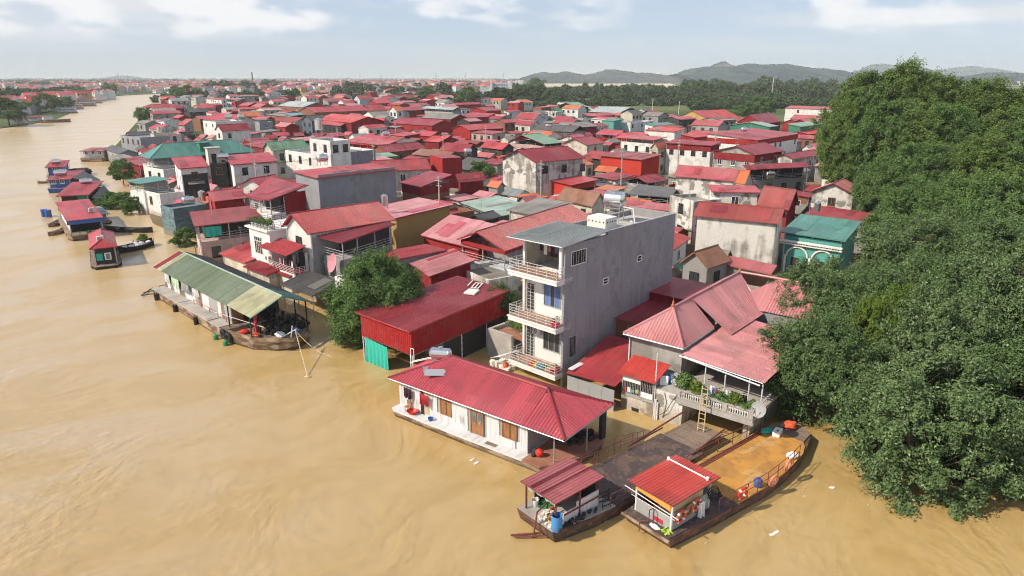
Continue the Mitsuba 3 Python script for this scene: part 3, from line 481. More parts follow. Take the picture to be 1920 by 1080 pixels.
('red roof right of grey roofed pale gable',-182.69,784.86,0.697,2.268,15.70,6.00,6.60,'gx',1.30,'r1','w',{}),
('brick house under pale grey sheet roof',-145.09,436.91,-0.824,0.746,34.00,17.00,7.65,'gx',2.48,'s','br',{'fw': 2, 'rows': 1}),
('house with rusty orange roof',-127.48,333.22,0.771,2.342,10.20,5.10,6.40,'my',2.19,'o','br',{}),
('low brick house with grey roof beside blue roof',-125.87,360.58,-0.821,0.750,25.72,5.00,6.00,'my',0.60,'k','br',{'fw': 2, 'rows': 1}),
('house with blue green sheet roof',-109.60,345.88,0.767,2.337,10.31,5.00,6.40,'my',0.80,'t2','dk',{}),
('dark blue gabled house with arched white window',-86.73,287.91,-0.757,0.814,8.24,8.00,7.40,'gy',2.00,'kd','db',{'apex': 0.5}),
('small red awning roof in front of grey brick house',-104.33,312.12,0.772,2.343,8.83,3.00,5.60,'my',0.90,'r1','br',{}),
('red awning building left of brick house',-161.66,418.45,0.708,2.279,13.82,4.00,6.20,'my',0.90,'r1','g',{}),
('red roof with dark gap under it, upper left',-185.72,500.12,0.688,2.259,16.06,4.00,6.80,'my',0.90,'r1','dk',{}),
('red long roof beside brown roof, upper left',-262.24,679.49,0.742,2.313,21.43,6.00,7.00,'my',1.00,'r1','dk',{}),
('brown roofed house beside red long roof, upper left',-226.20,638.81,0.734,2.304,15.51,6.00,6.60,'my',1.20,'tb','c',{}),
('broad red hip roof by the white arched house',-127.38,289.30,-0.715,0.856,22.72,11.36,7.60,'gx',2.40,'r1','c',{}),
('white gable house with red roof and white wall',-95.58,229.88,0.825,2.396,10.54,5.27,7.20,'gx',1.98,'r1','w',{}),
('white arched house with pale flat roof and tanks',-115.16,261.43,-0.758,0.813,10.84,10.50,8.80,'f',0.00,'k','w',{'fw': 2, 'rows': 1}),
('dark house with single white window',-95.90,266.30,0.688,2.258,5.26,5.00,8.00,'f',0.00,'kd','g3',{'fw': 1, 'rows': 1, 'winkind': 'white'}),
('low red roof behind the green hipped roof',-77.38,204.57,0.728,2.299,7.25,5.00,6.00,'my',0.64,'r5','rd',{}),
('high red gable seen above the upper rows',-289.10,794.11,-0.747,0.824,32.47,16.24,7.65,'gx',3.40,'r1','w',{}),
('red roofed house with blue wall far up the village',-419.18,1478.36,-0.855,0.716,34.00,8.00,8.00,'gx',1.20,'r1','bl',{'fw': 4, 'rows': 1}),
('white open sided terrace house in the upper left',-234.57,575.29,-0.732,0.839,22.41,8.00,7.60,'my',0.50,'r3','w',{'op': 2.2}),
('red roof in the top left row by the big round tree',-358.19,825.79,-0.809,0.762,34.00,6.00,7.65,'my',1.00,'r1','g',{}),
('red roof with white wall top left',-251.27,579.99,-0.819,0.752,34.00,5.00,7.65,'my',0.90,'r1','w',{}),
('maroon roof below the top left rows',-203.58,477.69,0.749,2.320,8.22,5.00,6.20,'my',1.10,'r5','rd',{}),
('red roof at left end of the upper rows',-213.62,488.14,0.716,2.287,5.63,6.00,6.20,'my',1.00,'r1','g',{}),
('riverside house with red hipped roof and small gables',-228.30,440.24,0.780,2.351,21.19,8.00,6.40,'h',1.70,'r1','g',{'fw': 3, 'rows': 1}),
('grey house with red front roof below the riverside hipped house',-186.06,363.60,0.708,2.278,14.78,5.00,6.20,'my',1.20,'r1','gp',{'fw': 3, 'rows': 1}),
('blue grey walled house at the river corner',-125.92,224.29,-0.694,0.877,14.62,13.75,6.40,'f',0.00,'k','g3',{}),
('brown topped low flat building behind the green hipped roof',-112.27,218.92,0.720,2.291,7.96,4.00,7.00,'f',0.00,'tb','c',{}),
('red roofed house with brick end at right of the river corner',-153.47,303.79,0.786,2.357,5.32,5.00,5.60,'my',1.00,'r1','br',{}),
('bright red upright roof slope beside river corner house',-133.40,278.95,-0.745,0.826,6.57,4.00,6.20,'my',2.20,'r4','g',{}),
('dark maroon shed with red roof on the bank under river corner house',-99.30,173.08,-0.761,0.810,20.02,10.01,4.40,'my',0.94,'r1','rd',{}),
('grey gabled shed at the riverside below river corner house',-124.08,210.57,-0.845,0.726,19.53,5.00,3.40,'gx',1.00,'kd','g',{}),
('open hut with lichen grey roof beside maroon bank shed',-110.06,188.24,-0.849,0.721,10.19,4.00,3.60,'my',0.40,'k','dk',{'op': 1.8}),
('riverside house with dark green awning roofs and white balcony',-71.91,127.09,-0.671,0.690,6.57,5.20,5.80,'my',0.40,'t','w',{'op': 1.8}),
('white block with terrace under the end of the green hipped roof',-81.38,152.54,-0.667,0.904,8.47,6.00,5.20,'f',0.00,'k','w',{}),
('white stepped block with dark water stained foot',-68.09,125.12,-0.707,0.864,7.72,4.50,4.40,'f',0.00,'k','w',{'fw': 1, 'rows': 1}),
('red roofed house behind small red attic',-42.25,108.05,-0.840,0.941,5.87,4.80,6.00,'my',2.60,'r5','g',{}),
('brown tiled gable beside red attic',-46.37,117.80,0.901,2.472,3.36,4.00,5.20,'gx',1.10,'tb','g',{}),
('white fronted gable with red roof behind terrace house',-41.88,114.00,1.138,2.708,5.98,5.00,6.60,'gx',1.20,'r1','w',{}),
('maroon roofed house between green roofs',-74.67,192.99,-0.860,0.710,14.15,6.00,6.40,'my',1.00,'r5','rd',{}),
('red roof behind modern white house, right of tank tower',-50.03,207.53,-0.743,0.828,19.51,5.00,6.00,'my',1.00,'r1','rm',{}),
('pale green flat roof behind grey side wall',-33.70,170.45,0.667,2.238,6.53,5.00,5.20,'my',0.50,'g','g',{}),
('house with old brown tiled gable and dark wall behind tower',19.12,75.53,-0.793,0.756,3.64,5.00,3.80,'gy',1.60,'tb','g',{'apex': 0.5}),
('long low red roof under the stained white house',23.24,77.82,-0.809,0.971,7.69,2.20,3.40,'my',0.50,'r1','g',{}),
('small house with red and orange roof squeezed behind tower',19.14,78.47,1.053,2.623,7.36,5.00,4.60,'my',1.00,'r1','w',{}),
('weathered grey fibre roof shed behind tower tank',20.23,119.23,-0.496,1.178,7.62,8.14,4.60,'my',0.50,'kd','g',{'op': 1.6}),
('low red sheet roof behind the tower roof',17.56,108.81,-0.581,1.139,8.06,3.60,4.40,'my',0.40,'r1','w',{}),
('stained tall house wall right behind tower',24.23,104.29,-1.168,0.403,5.84,5.00,6.80,'f',0.00,'k','ws',{'fw': 1, 'rows': 2}),
('orange tiled small roof above white house, centre right',14.85,164.52,-0.866,0.704,2.28,4.00,5.00,'gy',1.20,'o','c',{'apex': 0.5}),
('orange tiled lean-to right of big white gable house',16.99,158.10,0.821,2.392,3.30,5.00,4.80,'my',1.35,'o','c',{}),
('red roof with white wall at foot of far trees',-73.24,485.17,0.790,2.361,22.16,6.00,5.80,'my',1.10,'r1','w',{}),
('red gabled roof near the left palms',-90.84,603.28,-0.692,0.879,15.72,6.00,6.20,'gx',1.60,'r1','rm',{}),
('pink red flat roof beside grey blue roof',-60.07,397.09,0.693,2.263,16.94,6.00,6.20,'my',0.80,'r3','dk',{}),
('white house in the palms with red hip roof',-45.40,670.71,-0.704,0.867,20.63,8.00,6.40,'h',2.00,'r4','c',{'fw': 2, 'rows': 1}),
('red house with grey roof and red gable front row centre',-42.97,333.25,-0.723,0.848,20.07,12.00,6.00,'gx',1.85,'k','rd',{}),
('small grey walled red hut right of village centre',-1.94,410.43,0.725,2.295,11.03,5.00,5.00,'my',0.80,'r5','w',{}),
('white house right of green warehouse',34.17,336.57,0.814,2.384,14.46,6.00,5.20,'f',0.00,'k','w',{}),
('pale roof terrace building centre right',13.99,306.67,0.768,2.338,13.97,6.00,5.00,'my',0.30,'k','c',{}),
('white walled flat roof by the green box',52.10,308.04,0.827,2.397,18.71,6.00,5.20,'f',0.00,'k','w',{})]

# ---------------------------------------------------------------- houses of the village
rng = random.Random(7)
def near(o): return math.hypot(o[0], o[1])
WIN = {}
def win_ply(kind, w, h):
    """(frame, pane) meshes of a window, made once for each size and kind and reused"""
    k = (kind, round(w, 2), round(h, 2))
    if k not in WIN:
        f = M(); t = 0.07
        f.box(0, w, -.05, .02, 0, t).box(0, w, -.05, .02, h - t, h).box(0, t, -.05, .02, t, h - t).box(w - t, w, -.05, .02, t, h - t)
        f.box(w / 2 - .03, w / 2 + .03, -.04, .02, t, h - t)
        f.box(-.08, w + .08, -.10, .02, -.09, -.005)
        g = M().box(t, w - t, -.012, .012, t, h - t)
        fm = {'dark': 'dark', 'white': 'white', 'red': 'red_steel', 'wood': 'wood'}[kind]
        a = ply((np.vstack(f.v), np.vstack(f.f)), fm)
        b = ply((np.vstack(g.v), np.vstack(g.f)), 'pane' if kind != 'pale' else 'pane_pale')
        WIN[k] = (a, b)
    return WIN[k]
def to_world(fr, u, v, z, deg=0):
    s = fr.sub(u, v, deg, z)
    return T([[s.u[0], s.v[0], 0, s.o[0]], [s.u[1], s.v[1], 0, s.o[1]], [0, 0, 1, s.z], [0, 0, 0, 1]])
def window(parent, fr, u, v, z, w, h, kind='white', deg=0, name='window'):
    a, b = win_ply(kind, w, h)
    k = part(parent, name); tw = to_world(fr, u, v, z, deg)
    scene[k] = {**a, 'to_world': tw}; scene[k + '__pane'] = {**b, 'to_world': tw}
def gable_prism(m, x0, x1, y0, y1, z0, ze, zr, along='x', ap=.5):
    if along == 'x':
        ym = y0 + (y1 - y0) * ap
        P = [(y0, z0), (y1, z0), (y1, ze), (ym, zr), (y0, ze)]
        A = [np.array([x0, p[0], p[1]]) for p in P]; B = [np.array([x1, p[0], p[1]]) for p in P]
    else:
        xm = x0 + (x1 - x0) * ap
        P = [(x0, z0), (x1, z0), (x1, ze), (xm, zr), (x0, ze)]
        A = [np.array([p[0], y1, p[1]]) for p in P]; B = [np.array([p[0], y0, p[1]]) for p in P]
    uvp = [[p[0], p[1]] for p in P]
    m.poly(A[::-1], uvp[::-1]); m.poly(B, uvp)
    n = len(P)
    for i in range(n):
        j = (i + 1) % n
        L = np.linalg.norm(A[i] - B[i])
        m.poly([A[i], A[j], B[j], B[i]], [[0, P[i][1]], [0, P[j][1]], [L, P[j][1]], [L, P[i][1]]])
def roof_kit(key, fr, w, d, z, roof, rise, rc, opt, pitch):
    """roof sheets, ridge caps and edge trim of one roof, in the frame fr"""
    off = rng.random() * 60
    P = lambda *a: np.array(a, float)
    m, cap, trim = M(fr), M(fr), M(fr)
    ap = opt.get('apex', .5); two = None
    th = .10
    def edge(a, b, q=th):
        a, b = P(*a), P(*b); dn = P(0, 0, -q)
        trim.poly([a + dn, b + dn, b - P(0, 0, .005), a - P(0, 0, .005)])
    if roof == 'gx':
        hd = d / 2
        m.sheet((0, 0, z), (w, 0, z), (w, hd, z + rise), (0, hd, z + rise), pitch, off=off)
        m.sheet((w, d, z), (0, d, z), (0, hd, z + rise), (w, hd, z + rise), pitch, off=off + 9)
        cap.tube((-.02, hd, z + rise), (w + .02, hd, z + rise), .10, 6)
        edge((0, 0, z), (w, 0, z)); edge((0, hd, z + rise), (0, 0, z)); edge((w, 0, z), (w, hd, z + rise)); edge((w, d, z), (w, hd, z + rise)); edge((0, d, z), (0, hd, z + rise))
    elif roof == 'gy':
        hw = w * ap
        m.sheet((w, 0, z), (w, d, z), (hw, d, z + rise), (hw, 0, z + rise), pitch, off=off)
        two = M(fr) if 'rc2' in opt else m
        (m if two is m else two).n
        if two is m: m.sheet((0, d, z), (0, 0, z), (hw, 0, z + rise), (hw, d, z + rise), pitch, off=off + 9)
        else:
            two.sheet((w, 0, z), (w, d, z), (hw, d, z + rise), (hw, 0, z + rise), pitch, off=off)
            m = M(fr); m.sheet((0, d, z), (0, 0, z), (hw, 0, z + rise), (hw, d, z + rise), pitch, off=off + 9)
        cap.tube((hw, -.02, z + rise), (hw, d + .02, z + rise), .10, 6)
        edge((0, 0, z), (hw, 0, z + rise), .16); edge((hw, 0, z + rise), (w, 0, z), .16); edge((w, 0, z), (w, d, z)); edge((0, d, z), (0, 0, z))
    elif roof == 'my':
        m.sheet((0, 0, z), (w, 0, z), (w, d, z + rise), (0, d, z + rise), pitch, off=off)
        edge((0, 0, z), (w, 0, z), .14); edge((w, 0, z), (w, d, z + rise), .14); edge((0, d, z + rise), (0, 0, z), .14); edge((w, d, z + rise), (0, d, z + rise))
    elif roof == 'h':
        q = min(w, d) / 2
        a, b, c, e = P(0, 0, z), P(w, 0, z), P(w, d, z), P(0, d, z)
        if w >= d: r1, r2 = P(q, d / 2, z + rise), P(w - q, d / 2, z + rise)
        else: r1, r2 = P(w / 2, q, z + rise), P(w / 2, d - q, z + rise)
        if w >= d:
            m.poly([a, b, r2, r1]); m.poly([c, e, r1, r2]); m.poly([b, c, r2]); m.poly([e, a, r1])
            for s, t in ((r1, r2), (a, r1), (e, r1), (b, r2), (c, r2)): cap.tube(s, t, .10, 6)
        else:
            m.poly([a, b, r1]); m.poly([b, c, r2, r1]); m.poly([c, e, r2]); m.poly([e, a, r1, r2])
            for s, t in ((r1, r2), (a, r1), (b, r1), (e, r2), (c, r2)): cap.tube(s, t, .10, 6)
        edge(a, b); edge(b, c); edge(c, e); edge(e, a)
    k = part(key, 'roof')
    m.put(k, 'roof', pal=RI[rc])
    # odd replacement sheets lying on the slope
    if roof in ('gx', 'my') and w > 4 and rng.random() < .75:
        run = (d / 2 if roof == 'gx' else d)
        for _ in range(rng.choice((1, 1, 2, 3))):
            a0 = rng.uniform(.05, .8) * w; ww_ = min(rng.uniform(.8, 2.2), w - a0 - .05); t0 = rng.uniform(0, .5); t1 = min(1, t0 + rng.uniform(.3, .8)); e = .04 + .01 * _
            g_ = lambda u, t: (u, run * t, z + rise * t + e)
            q = M(fr); q.sheet(g_(a0, t0), g_(a0 + ww_, t0), g_(a0 + ww_, t1), g_(a0, t1), pitch, off=rng.random() * 60)
            q.put(num(k + '__patch'), 'roof', pal=RI[rng.choice({'r1': ('r5', 'r6', 'ra', 'r1'), 'ra': ('r5', 'rc', 'r1'), 'rb': ('ra', 'r6'), 'rc': ('ra', 'r2'), 'rd': ('ra', 'r5'), 'r5': ('r1', 'r2', 'r5'), 'r3': ('r6', 'r1', 'r3')}.get(rc, (rc, rc, 'k')))])
    if two is not None and two is not m and two.n: two.put(part(key, 'roof'), 'roof', pal=RI[opt['rc2']])
    if cap.n: cap.put(k + '__ridge_cap', 'roof', True, pal=RI[rc])
    if trim.n: trim.put(k + '__edge_trim', 'roof', pal=RI[{'r1': 'r5', 'r4': 'r5', 'r3': 'r5'}.get(rc, rc)])
def house(label, x, y, tu, tv, w, d, z, roof, rise, rc, wc, opt, name='house', group=None, cat=None):
    key = thing(name, label, cat or ('shed' if 'shed' in label.split() else 'house'), group)
    fr = Fr((x, y), (math.cos(tu), math.sin(tu)), (math.cos(tv), math.sin(tv)))
    dist = near((x, y))
    if rc == 'r1': rc = rng.choice(('r1', 'r1', 'ra', 'rb', 'rc', 'rd', 'r5'))
    pitch = .24 if dist < 88 else 0
    o = min(.45 if dist < 200 else .35, w * .08)
    x0, x1, y0, y1 = o, w - o, o, d - o
    op = opt.get('op', 0)
    zb = -1.0
    wm = M(fr)
    kind = opt.get('winkind', rng.choice(['white', 'dark', 'wood', 'dark']))
    if opt.get('shed'):
        pm = M(fr)
        for u in np.linspace(.3, w - .3, 3):
            for v, zz in ((.3, z), (d - .3, z + rise)): pm.tube((u, v, zb), (u, v, zz - .05), .06)
        pm.put(part(key, 'posts'), 'galv')
        wm.box(x0, x1, d - .5, d - .3, zb, z + rise - .1)
        wm.put(part(key, 'wall'), 'wall', pal=WI[wc])
        roof_kit(key, fr, w, d, z, roof, rise, rc, opt, pitch)
    elif roof == 'f':
        t = .18; ph = 0 if opt.get('nopar') else .55
        wm.box(0, w, 0, d, zb, z - ph)
        if ph:
            wm.box(0, w, 0, t, z - ph, z).box(0, w, d - t, d, z - ph, z).box(0, t, t, d - t, z - ph, z).box(w - t, w, t, d - t, z - ph, z)
        wm.put(part(key, 'wall'), 'wall', pal=WI[wc])
        rm = M(fr); e = t if ph else 0
        rm.box(e + .003, w - e - .003, e + .003, d - e - .003, z - ph + .004, z - ph + (.05 if ph else .12))
        rm.put(part(key, 'roof'), 'roof', pal=RI[rc])
        x0, x1, y0, y1 = 0, w, 0, d
        if 'sidec' in opt:
            s = M(fr).box(w + .003, w + .06, 0, d, zb, z - .02)
            s.put(part(key, 'wall'), 'wall', pal=WI[opt['sidec']])
    else:
        zt = z - op
        if roof == 'gx' and not op:
            gable_prism(wm, x0, x1, y0, y1, zb, z - .07 + rise * o / (d / 2), z + rise - .07, 'x')
        elif roof == 'gy' and not op:
            ap = opt.get('apex', .5); gable_prism(wm, x0, x1, y0 + .1, y1, zb, z - .07 + rise * o / w, z + rise - .07, 'y', ap)
        elif roof == 'my' and not op:
            A = [(y0, zb), (y1, zb), (y1, z + rise * y1 / d - .06), (y0, z + rise * y0 / d - .06)]
            L = [np.array([x0, p[0], p[1]]) for p in A]; R = [np.array([x1, p[0], p[1]]) for p in A]
            uvp = [[p[0], p[1]] for p in A]
            wm.poly(L[::-1], uvp[::-1]); wm.poly(R, uvp)
            for i in range(4):
                j = (i + 1) % 4; W_ = x1 - x0
                wm.poly([L[i], L[j], R[j], R[i]][::1], [[0, A[i][1]], [0, A[j][1]], [W_, A[j][1]], [W_, A[i][1]]])
        else:
            wm.box(x0, x1, y0, y1, zb, zt - (0 if op else .07))
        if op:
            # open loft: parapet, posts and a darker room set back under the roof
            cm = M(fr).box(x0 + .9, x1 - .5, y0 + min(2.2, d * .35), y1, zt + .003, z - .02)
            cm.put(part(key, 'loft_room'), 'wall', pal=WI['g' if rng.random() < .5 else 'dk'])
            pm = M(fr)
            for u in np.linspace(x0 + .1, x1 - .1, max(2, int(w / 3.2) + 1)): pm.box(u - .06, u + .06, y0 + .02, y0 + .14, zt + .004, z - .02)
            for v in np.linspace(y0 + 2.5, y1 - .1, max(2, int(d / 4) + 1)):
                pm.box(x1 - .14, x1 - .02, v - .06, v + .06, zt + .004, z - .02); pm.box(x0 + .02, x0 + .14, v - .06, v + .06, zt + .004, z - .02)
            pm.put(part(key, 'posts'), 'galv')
            if op > 1.4:
                rl = M(fr)
                for zz in (.35, .65, .95): rl.tube((x0, y0, zt + zz), (x1, y0, zt + zz), .025, 4).tube((x1, y0, zt + zz), (x1, y1, zt + zz), .025, 4)
                rl.put(part(key, 'railing'), 'rail_steel')
        wm.put(part(key, 'wall'), 'wall', pal=WI[wc])
        if opt.get('uh'):
            b = M(fr); uh = opt['uh']; e = .04
            zs = z - .09
            ze = z + (rise if roof == 'my' else 0) * .5 - .09
            b.box(x0 - e, x1 + e, y0 - e - .02, y0 + .02, zs - uh, zs).box(x1 - .02, x1 + e, y0 + .03, y1, zs - uh, zs).box(x0 - e, x0 + .02, y0 + .03, y1, zs - uh, zs)
            b.put(part(key, 'upper_cladding'), 'wall', pal=WI[opt['uw']])
        if opt.get('darkfront'):
            M(fr).box(x0 + .05, x1 - .05, y0 - .05, y0 + .02, zb, z - 1.2).put(part(key, 'tarred_front'), 'wall', pal=WI['dk'])
        if opt.get('rmside'):
            M(fr).box(x1 + .004, x1 + .06, y0 + 2.6, y1, z - 2.6, z + .3).put(part(key, 'side_cladding'), 'wall', pal=WI['rd'])
        if opt.get('rightdark'):
            M(fr).box(x1 - .01, x1 + .03, y0 + .4, y1 - .3, zb, z - 1.0).put(part(key, 'open_side'), 'dark')
        roof_kit(key, fr, w, d, z, roof, rise, rc, opt, pitch)
    if opt.get('parapet'):
        M(fr).box(x0 - .02, x1, y0 - .14, y0 - .003, zb, z + .35).put(part(key, 'wall'), 'wall', pal=WI[wc])
    # windows and doors
    base = z - op if op else z
    rows = opt.get('rows', 1 if z < 6.6 else 2)
    ww, wh = (1.15, 1.45)
    sides = [('fw', x0, y0, x1 - x0, 0, -1), ('rw', x1, y0, y1 - y0, 90, -1), ('lw', x0, y1, y1 - y0, -90, -1)]
    ang = math.degrees(tv - tu) - 90
    for nm, ux, vy, L, deg, s in sides:
        dflt = {'fw': max(1, int(L / 3.4)), 'rw': max(1, int(L / 5)) if wc not in ('rm', 'rd', 'gm', 'ws', 'te', 'rb') else 0, 'lw': max(1, int(L / 5)) if wc not in ('rm', 'rd', 'gm', 'ws', 'te', 'rb') else 0}[nm]
        if wc in ('rm', 'rd', 'gm', 'te', 'bt', 'rb') and nm == 'fw': dflt = 0
        n = opt.get(nm, dflt if roof != 'f' or nm == 'fw' else 0)
        if opt.get('parapet') or opt.get('shed'): n = 0
        dd = deg + (ang if deg else 0)
        for r in range(rows):
            zz = base - opt.get('wz', 2.25) - 3.3 * r - opt.get('uh', 0) * (nm == 'fw') * .4
            if zz < .6 or n == 0: continue
            for i in range(n):
                t = L * (i + .5) / n - ww / 2
                if dist > 190 and rng.random() < .25: continue
                tr = math.radians(dd)
                window(key, fr, ux + t * math.cos(tr), vy + t * math.sin(tr), zz, ww, wh, kind, dd)
    # small additions to the front: awning over the ground floor, drain pipe, aerial
    r_ = rng.random()
    if dist < 230 and roof != 'f' and w > 4.5 and not opt.get('shed') and not opt.get('noaw') and wc != 'ws' and wc not in ('rm', 'rd', 'rb'):
        za = z - op - 2.75 - .3 * r_
        if r_ < .5 and za > 1.4:
            a0 = x0 + (x1 - x0) * (.05 + .3 * r_); a1 = min(x1, a0 + (x1 - x0) * (.4 + r_ * .5)); am = M(fr)
            am.sheet((a0, y0 - 1.15, za), (a1, y0 - 1.15, za), (a1, y0 - .005, za + .38), (a0, y0 - .005, za + .38), pitch, off=r_ * 50)
            am.put(part(key, 'awning'), 'roof', pal=RI[('r1', 'r5', 'g', 'b', 'k', 'r3')[int(r_ * 97) % 6]])
        M(fr).tube((x0 + .12, y0 - .07, -.5), (x0 + .12, y0 - .07, z - op - .15), .05, 5).put(part(key, 'drain_pipe'), 'pvc')
        if r_ > .62: M(fr).tube((w * .3, d * .4, z), (w * .3, d * .4, z + rise + 2.6), .03, 4).path([(w * .3 - .5, d * .4, z + rise + 2.5), (w * .3 + .6, d * .4, z + rise + 2.5)], .02, 4).put(part(key, 'aerial'), 'galv')
    return key, fr

# ---------------------------------------------------------------- builders for the near things
def plan(m, pts, z0, z1, shrink=.0, top=True):
    """an upright solid over a plan outline (anticlockwise), its foot drawn in by shrink"""
    p = np.asarray(pts, float); c = p.mean(0); q = c + (p - c) * (1 - shrink)
    n = len(p); per = 0
    for i in range(n):
        j = (i + 1) % n; L = np.linalg.norm(p[j] - p[i])
        m.poly([[*q[i], z0], [*q[j], z0], [*p[j], z1], [*p[i], z1]], [[per, z0], [per + L, z0], [per + L, z1], [per, z1]]); per += L
    if top:
        t = trimesh.creation.triangulate_polygon(Polygon(p), engine='earcut')
        v = np.column_stack([t[0], np.full(len(t[0]), z1)]); m.raw(v, t[1], t[0])
    return m
from shapely.geometry import Polygon
def rail(m, pts, h=.9, bars=(.3, .6, .9), r=.025, step=1.2):
    """a railing along floor points (u, v, z)"""
    P = [np.asarray(p, float) for p in pts]
    for a, b in zip(P[:-1], P[1:]):
        for z in bars: m.tube(a + [0, 0, z], b + [0, 0, z], r, 5)
        k = max(1, int(round(np.linalg.norm(b - a) / step)))
        for i in range(k + 1): q = a + (b - a) * i / k; m.tube(q, q + [0, 0, h], r * 1.15, 5)
    return m
def water_tank(label, fr, u, v, z, L=1.5, R=.5, stand=.5, deg=0, upright=False):
    k = thing('water_tank', label, 'water tank'); f = fr.sub(u, v, deg, z)
    m = M(f)
    if upright:
        prof = [(R * .3, 0), (R * .95, .05)]
        for i in range(7): prof += [(R, .1 + L * i / 7), (R * .97, .1 + L * (i + .5) / 7)]
        prof += [(R, .1 + L), (R * .8, L + .22), (R * .3, L + .32), (R * .3, L + .40), (.02, L + .42)]
        m.lathe(np.array(prof) + [0, stand], 20)
    else:
        prof = [(.02, -L / 2 - .22), (R * .55, -L / 2 - .17), (R * .9, -L / 2 - .06)]
        for i in range(9): prof += [(R, -L / 2 + L * i / 9), (R * .97, -L / 2 + L * (i + .5) / 9)]
        prof += [(R, L / 2), (R * .9, L / 2 + .06), (R * .55, L / 2 + .17), (.02, L / 2 + .22)]
        m.lathe(prof, 22, (0, 0, stand + R), 0)
        m.lathe([(R * .42, 0), (R * .42, .10), (R * .3, .14), (.02, .15)], 14, (0, 0, stand + 2 * R - .02))
    m.put(part(k, 'drum'), 'steel', 40)
    s = M(f); e = R * .75; q = L / 2 - .1 if not upright else e
    for a in (-q, q):
        for b in (-e, e): s.box(a - .03, a + .03, b - .03, b + .03, 0, stand + (.12 if not upright else 0))
        s.box(a - .03, a + .03, -e, e, stand - .06, stand)
    for b in (-e, e): s.box(-q, q, b - .025, b + .025, stand - .08, stand - .03)
    s.put(part(k, 'stand'), 'galv')
    return k
def ac_unit(label, fr, u, v, z, deg=0):
    k = thing('air_conditioner', label, 'air conditioner'); f = fr.sub(u, v, deg, z)
    M(f).box(-.42, .42, -.16, .16, 0, .62).put(part(k, 'casing'), 'off_white')
    g = M(f); g.torus((-.12, -.17, .31), .22, .02, (0, 1, 0), 18, 5)
    for i in range(5): g.tube((-.12 - .2 * math.cos(i * .63), -.172, .31 - .2 * math.sin(i * .63)), (-.12 + .2 * math.cos(i * .63), -.172, .31 + .2 * math.sin(i * .63)), .008, 4)
    g.put(part(k, 'fan_grille'), 'dark')
def buoy(label, fr, c, nrm, R=.33, bands=True, m='buoy_orange', tilt=0):
    k = thing('lifebuoy', label, 'lifebuoy')
    M(fr).torus(c, R, .085, nrm, 28, 10).put(part(k, 'ring'), m, True)
    if bands:
        n_ = np.asarray(nrm, float) / np.linalg.norm(nrm); a = np.cross(n_, [0, 0, 1.0]); a /= np.linalg.norm(a); b = np.cross(n_, a)
        w_ = M(fr)
        for i in range(4):
            t = math.pi / 4 + i * math.pi / 2; rad = math.cos(t) * a + math.sin(t) * b; tan = -math.sin(t) * a + math.cos(t) * b
            q = np.asarray(c, float) + rad * R
            th = np.arange(12) * 2 * np.pi / 12
            ring = (np.cos(th)[:, None] * rad + np.sin(th)[:, None] * n_) * .089
            v = np.vstack([q + ring - tan * .055, q + ring + tan * .055]); f_ = []
            for j in range(12): jj = (j + 1) % 12; f_ += [[j, jj, jj + 12], [j, jj + 12, j + 12]]
            w_.raw(v, f_)
        w_.put(part(k, 'bands'), 'white')
def dish(label, fr, u, v, z, R=.55, face=(-.5, -.7, .5), m='grey_paint'):
    k = thing('satellite_dish', label, 'satellite dish')
    n_ = np.asarray(face, float); n_ /= np.linalg.norm(n_); a = np.cross(n_, [0, 0, 1.0]); a /= np.linalg.norm(a); b = np.cross(n_, a)
    c = np.array([u, v, z]); V, F_ = [c - n_ * R * .28], []
    for i in range(1, 6):
        r = R * i / 5
        for j in range(20): t = j * math.pi / 10; V.append(c + (math.cos(t) * a + math.sin(t) * b) * r - n_ * R * .28 * (1 - (i / 5) ** 2))
    for j in range(20): F_.append([0, 1 + j, 1 + (j + 1) % 20])
    for i in range(4):
        for j in range(20): A, B = 1 + i * 20 + j, 1 + i * 20 + (j + 1) % 20; F_ += [[A, A + 20, B + 20], [A, B + 20, B]]
    M(fr).raw(np.array(V), F_).put(part(k, 'reflector'), m, True)
    s = M(fr); s.tube(c - n_ * R * .3, c - n_ * R * .3 - np.array([0, 0, R * 1.3]), .04).tube(c - b * R * -.9, c + n_ * R * .8, .02, 5).lathe([(.05, -.06), (.05, .06)], 8, c + n_ * R * .8)
    s.put(part(k, 'mount'), 'galv')
def cloth(m, a, b, drop, seed=0, wav=.08, n=10, rows=4, ragged=.1):
    """cloth hanging from the line a-b in folds"""
    R_ = np.random.RandomState(seed); a, b = np.asarray(a, float), np.asarray(b, float)
    t = np.linspace(0, 1, n); d = (b - a) / np.linalg.norm(b - a); nr = np.cross(d, [0, 0, 1.0])
    ph = R_.uniform(0, 6); V = []
    for r in range(rows + 1):
        s_ = r / rows
        for i in range(n):
            o_ = wav * math.sin(ph + i * 1.7) * (.3 + s_); V.append(a + (b - a) * t[i] + nr * o_ - np.array([0, 0, drop * s_ * (1 - ragged * R_.rand() * (r == rows))]))
    F_ = []
    for r in range(rows):
        for i in range(n - 1): A = r * n + i; F_ += [[A, A + 1, A + n + 1], [A, A + n + 1, A + n]]
    return m.raw(np.array(V), F_)
def litter(m, u0, u1, v0, v1, z, n, seed, s=(.08, .3)):
    """small odds and ends strewn over a floor"""
    R_ = np.random.RandomState(seed)
    for i in range(n):
        a, b, c = R_.uniform(*s, 3); u, v = R_.uniform(u0, u1), R_.uniform(v0, v1)
        f0 = m.fr; m.fr = f0.sub(u, v, R_.uniform(0, 180), z + .003)
        if R_.rand() < .5: m.box(-a / 2, a / 2, -b / 2, b / 2, 0, c * .7)
        else: m.lathe([(a * .4, 0), (a * .5, c * .8), (a * .45, c)], 9)
        m.fr = f0
    return m
leafR = np.random.RandomState(77)
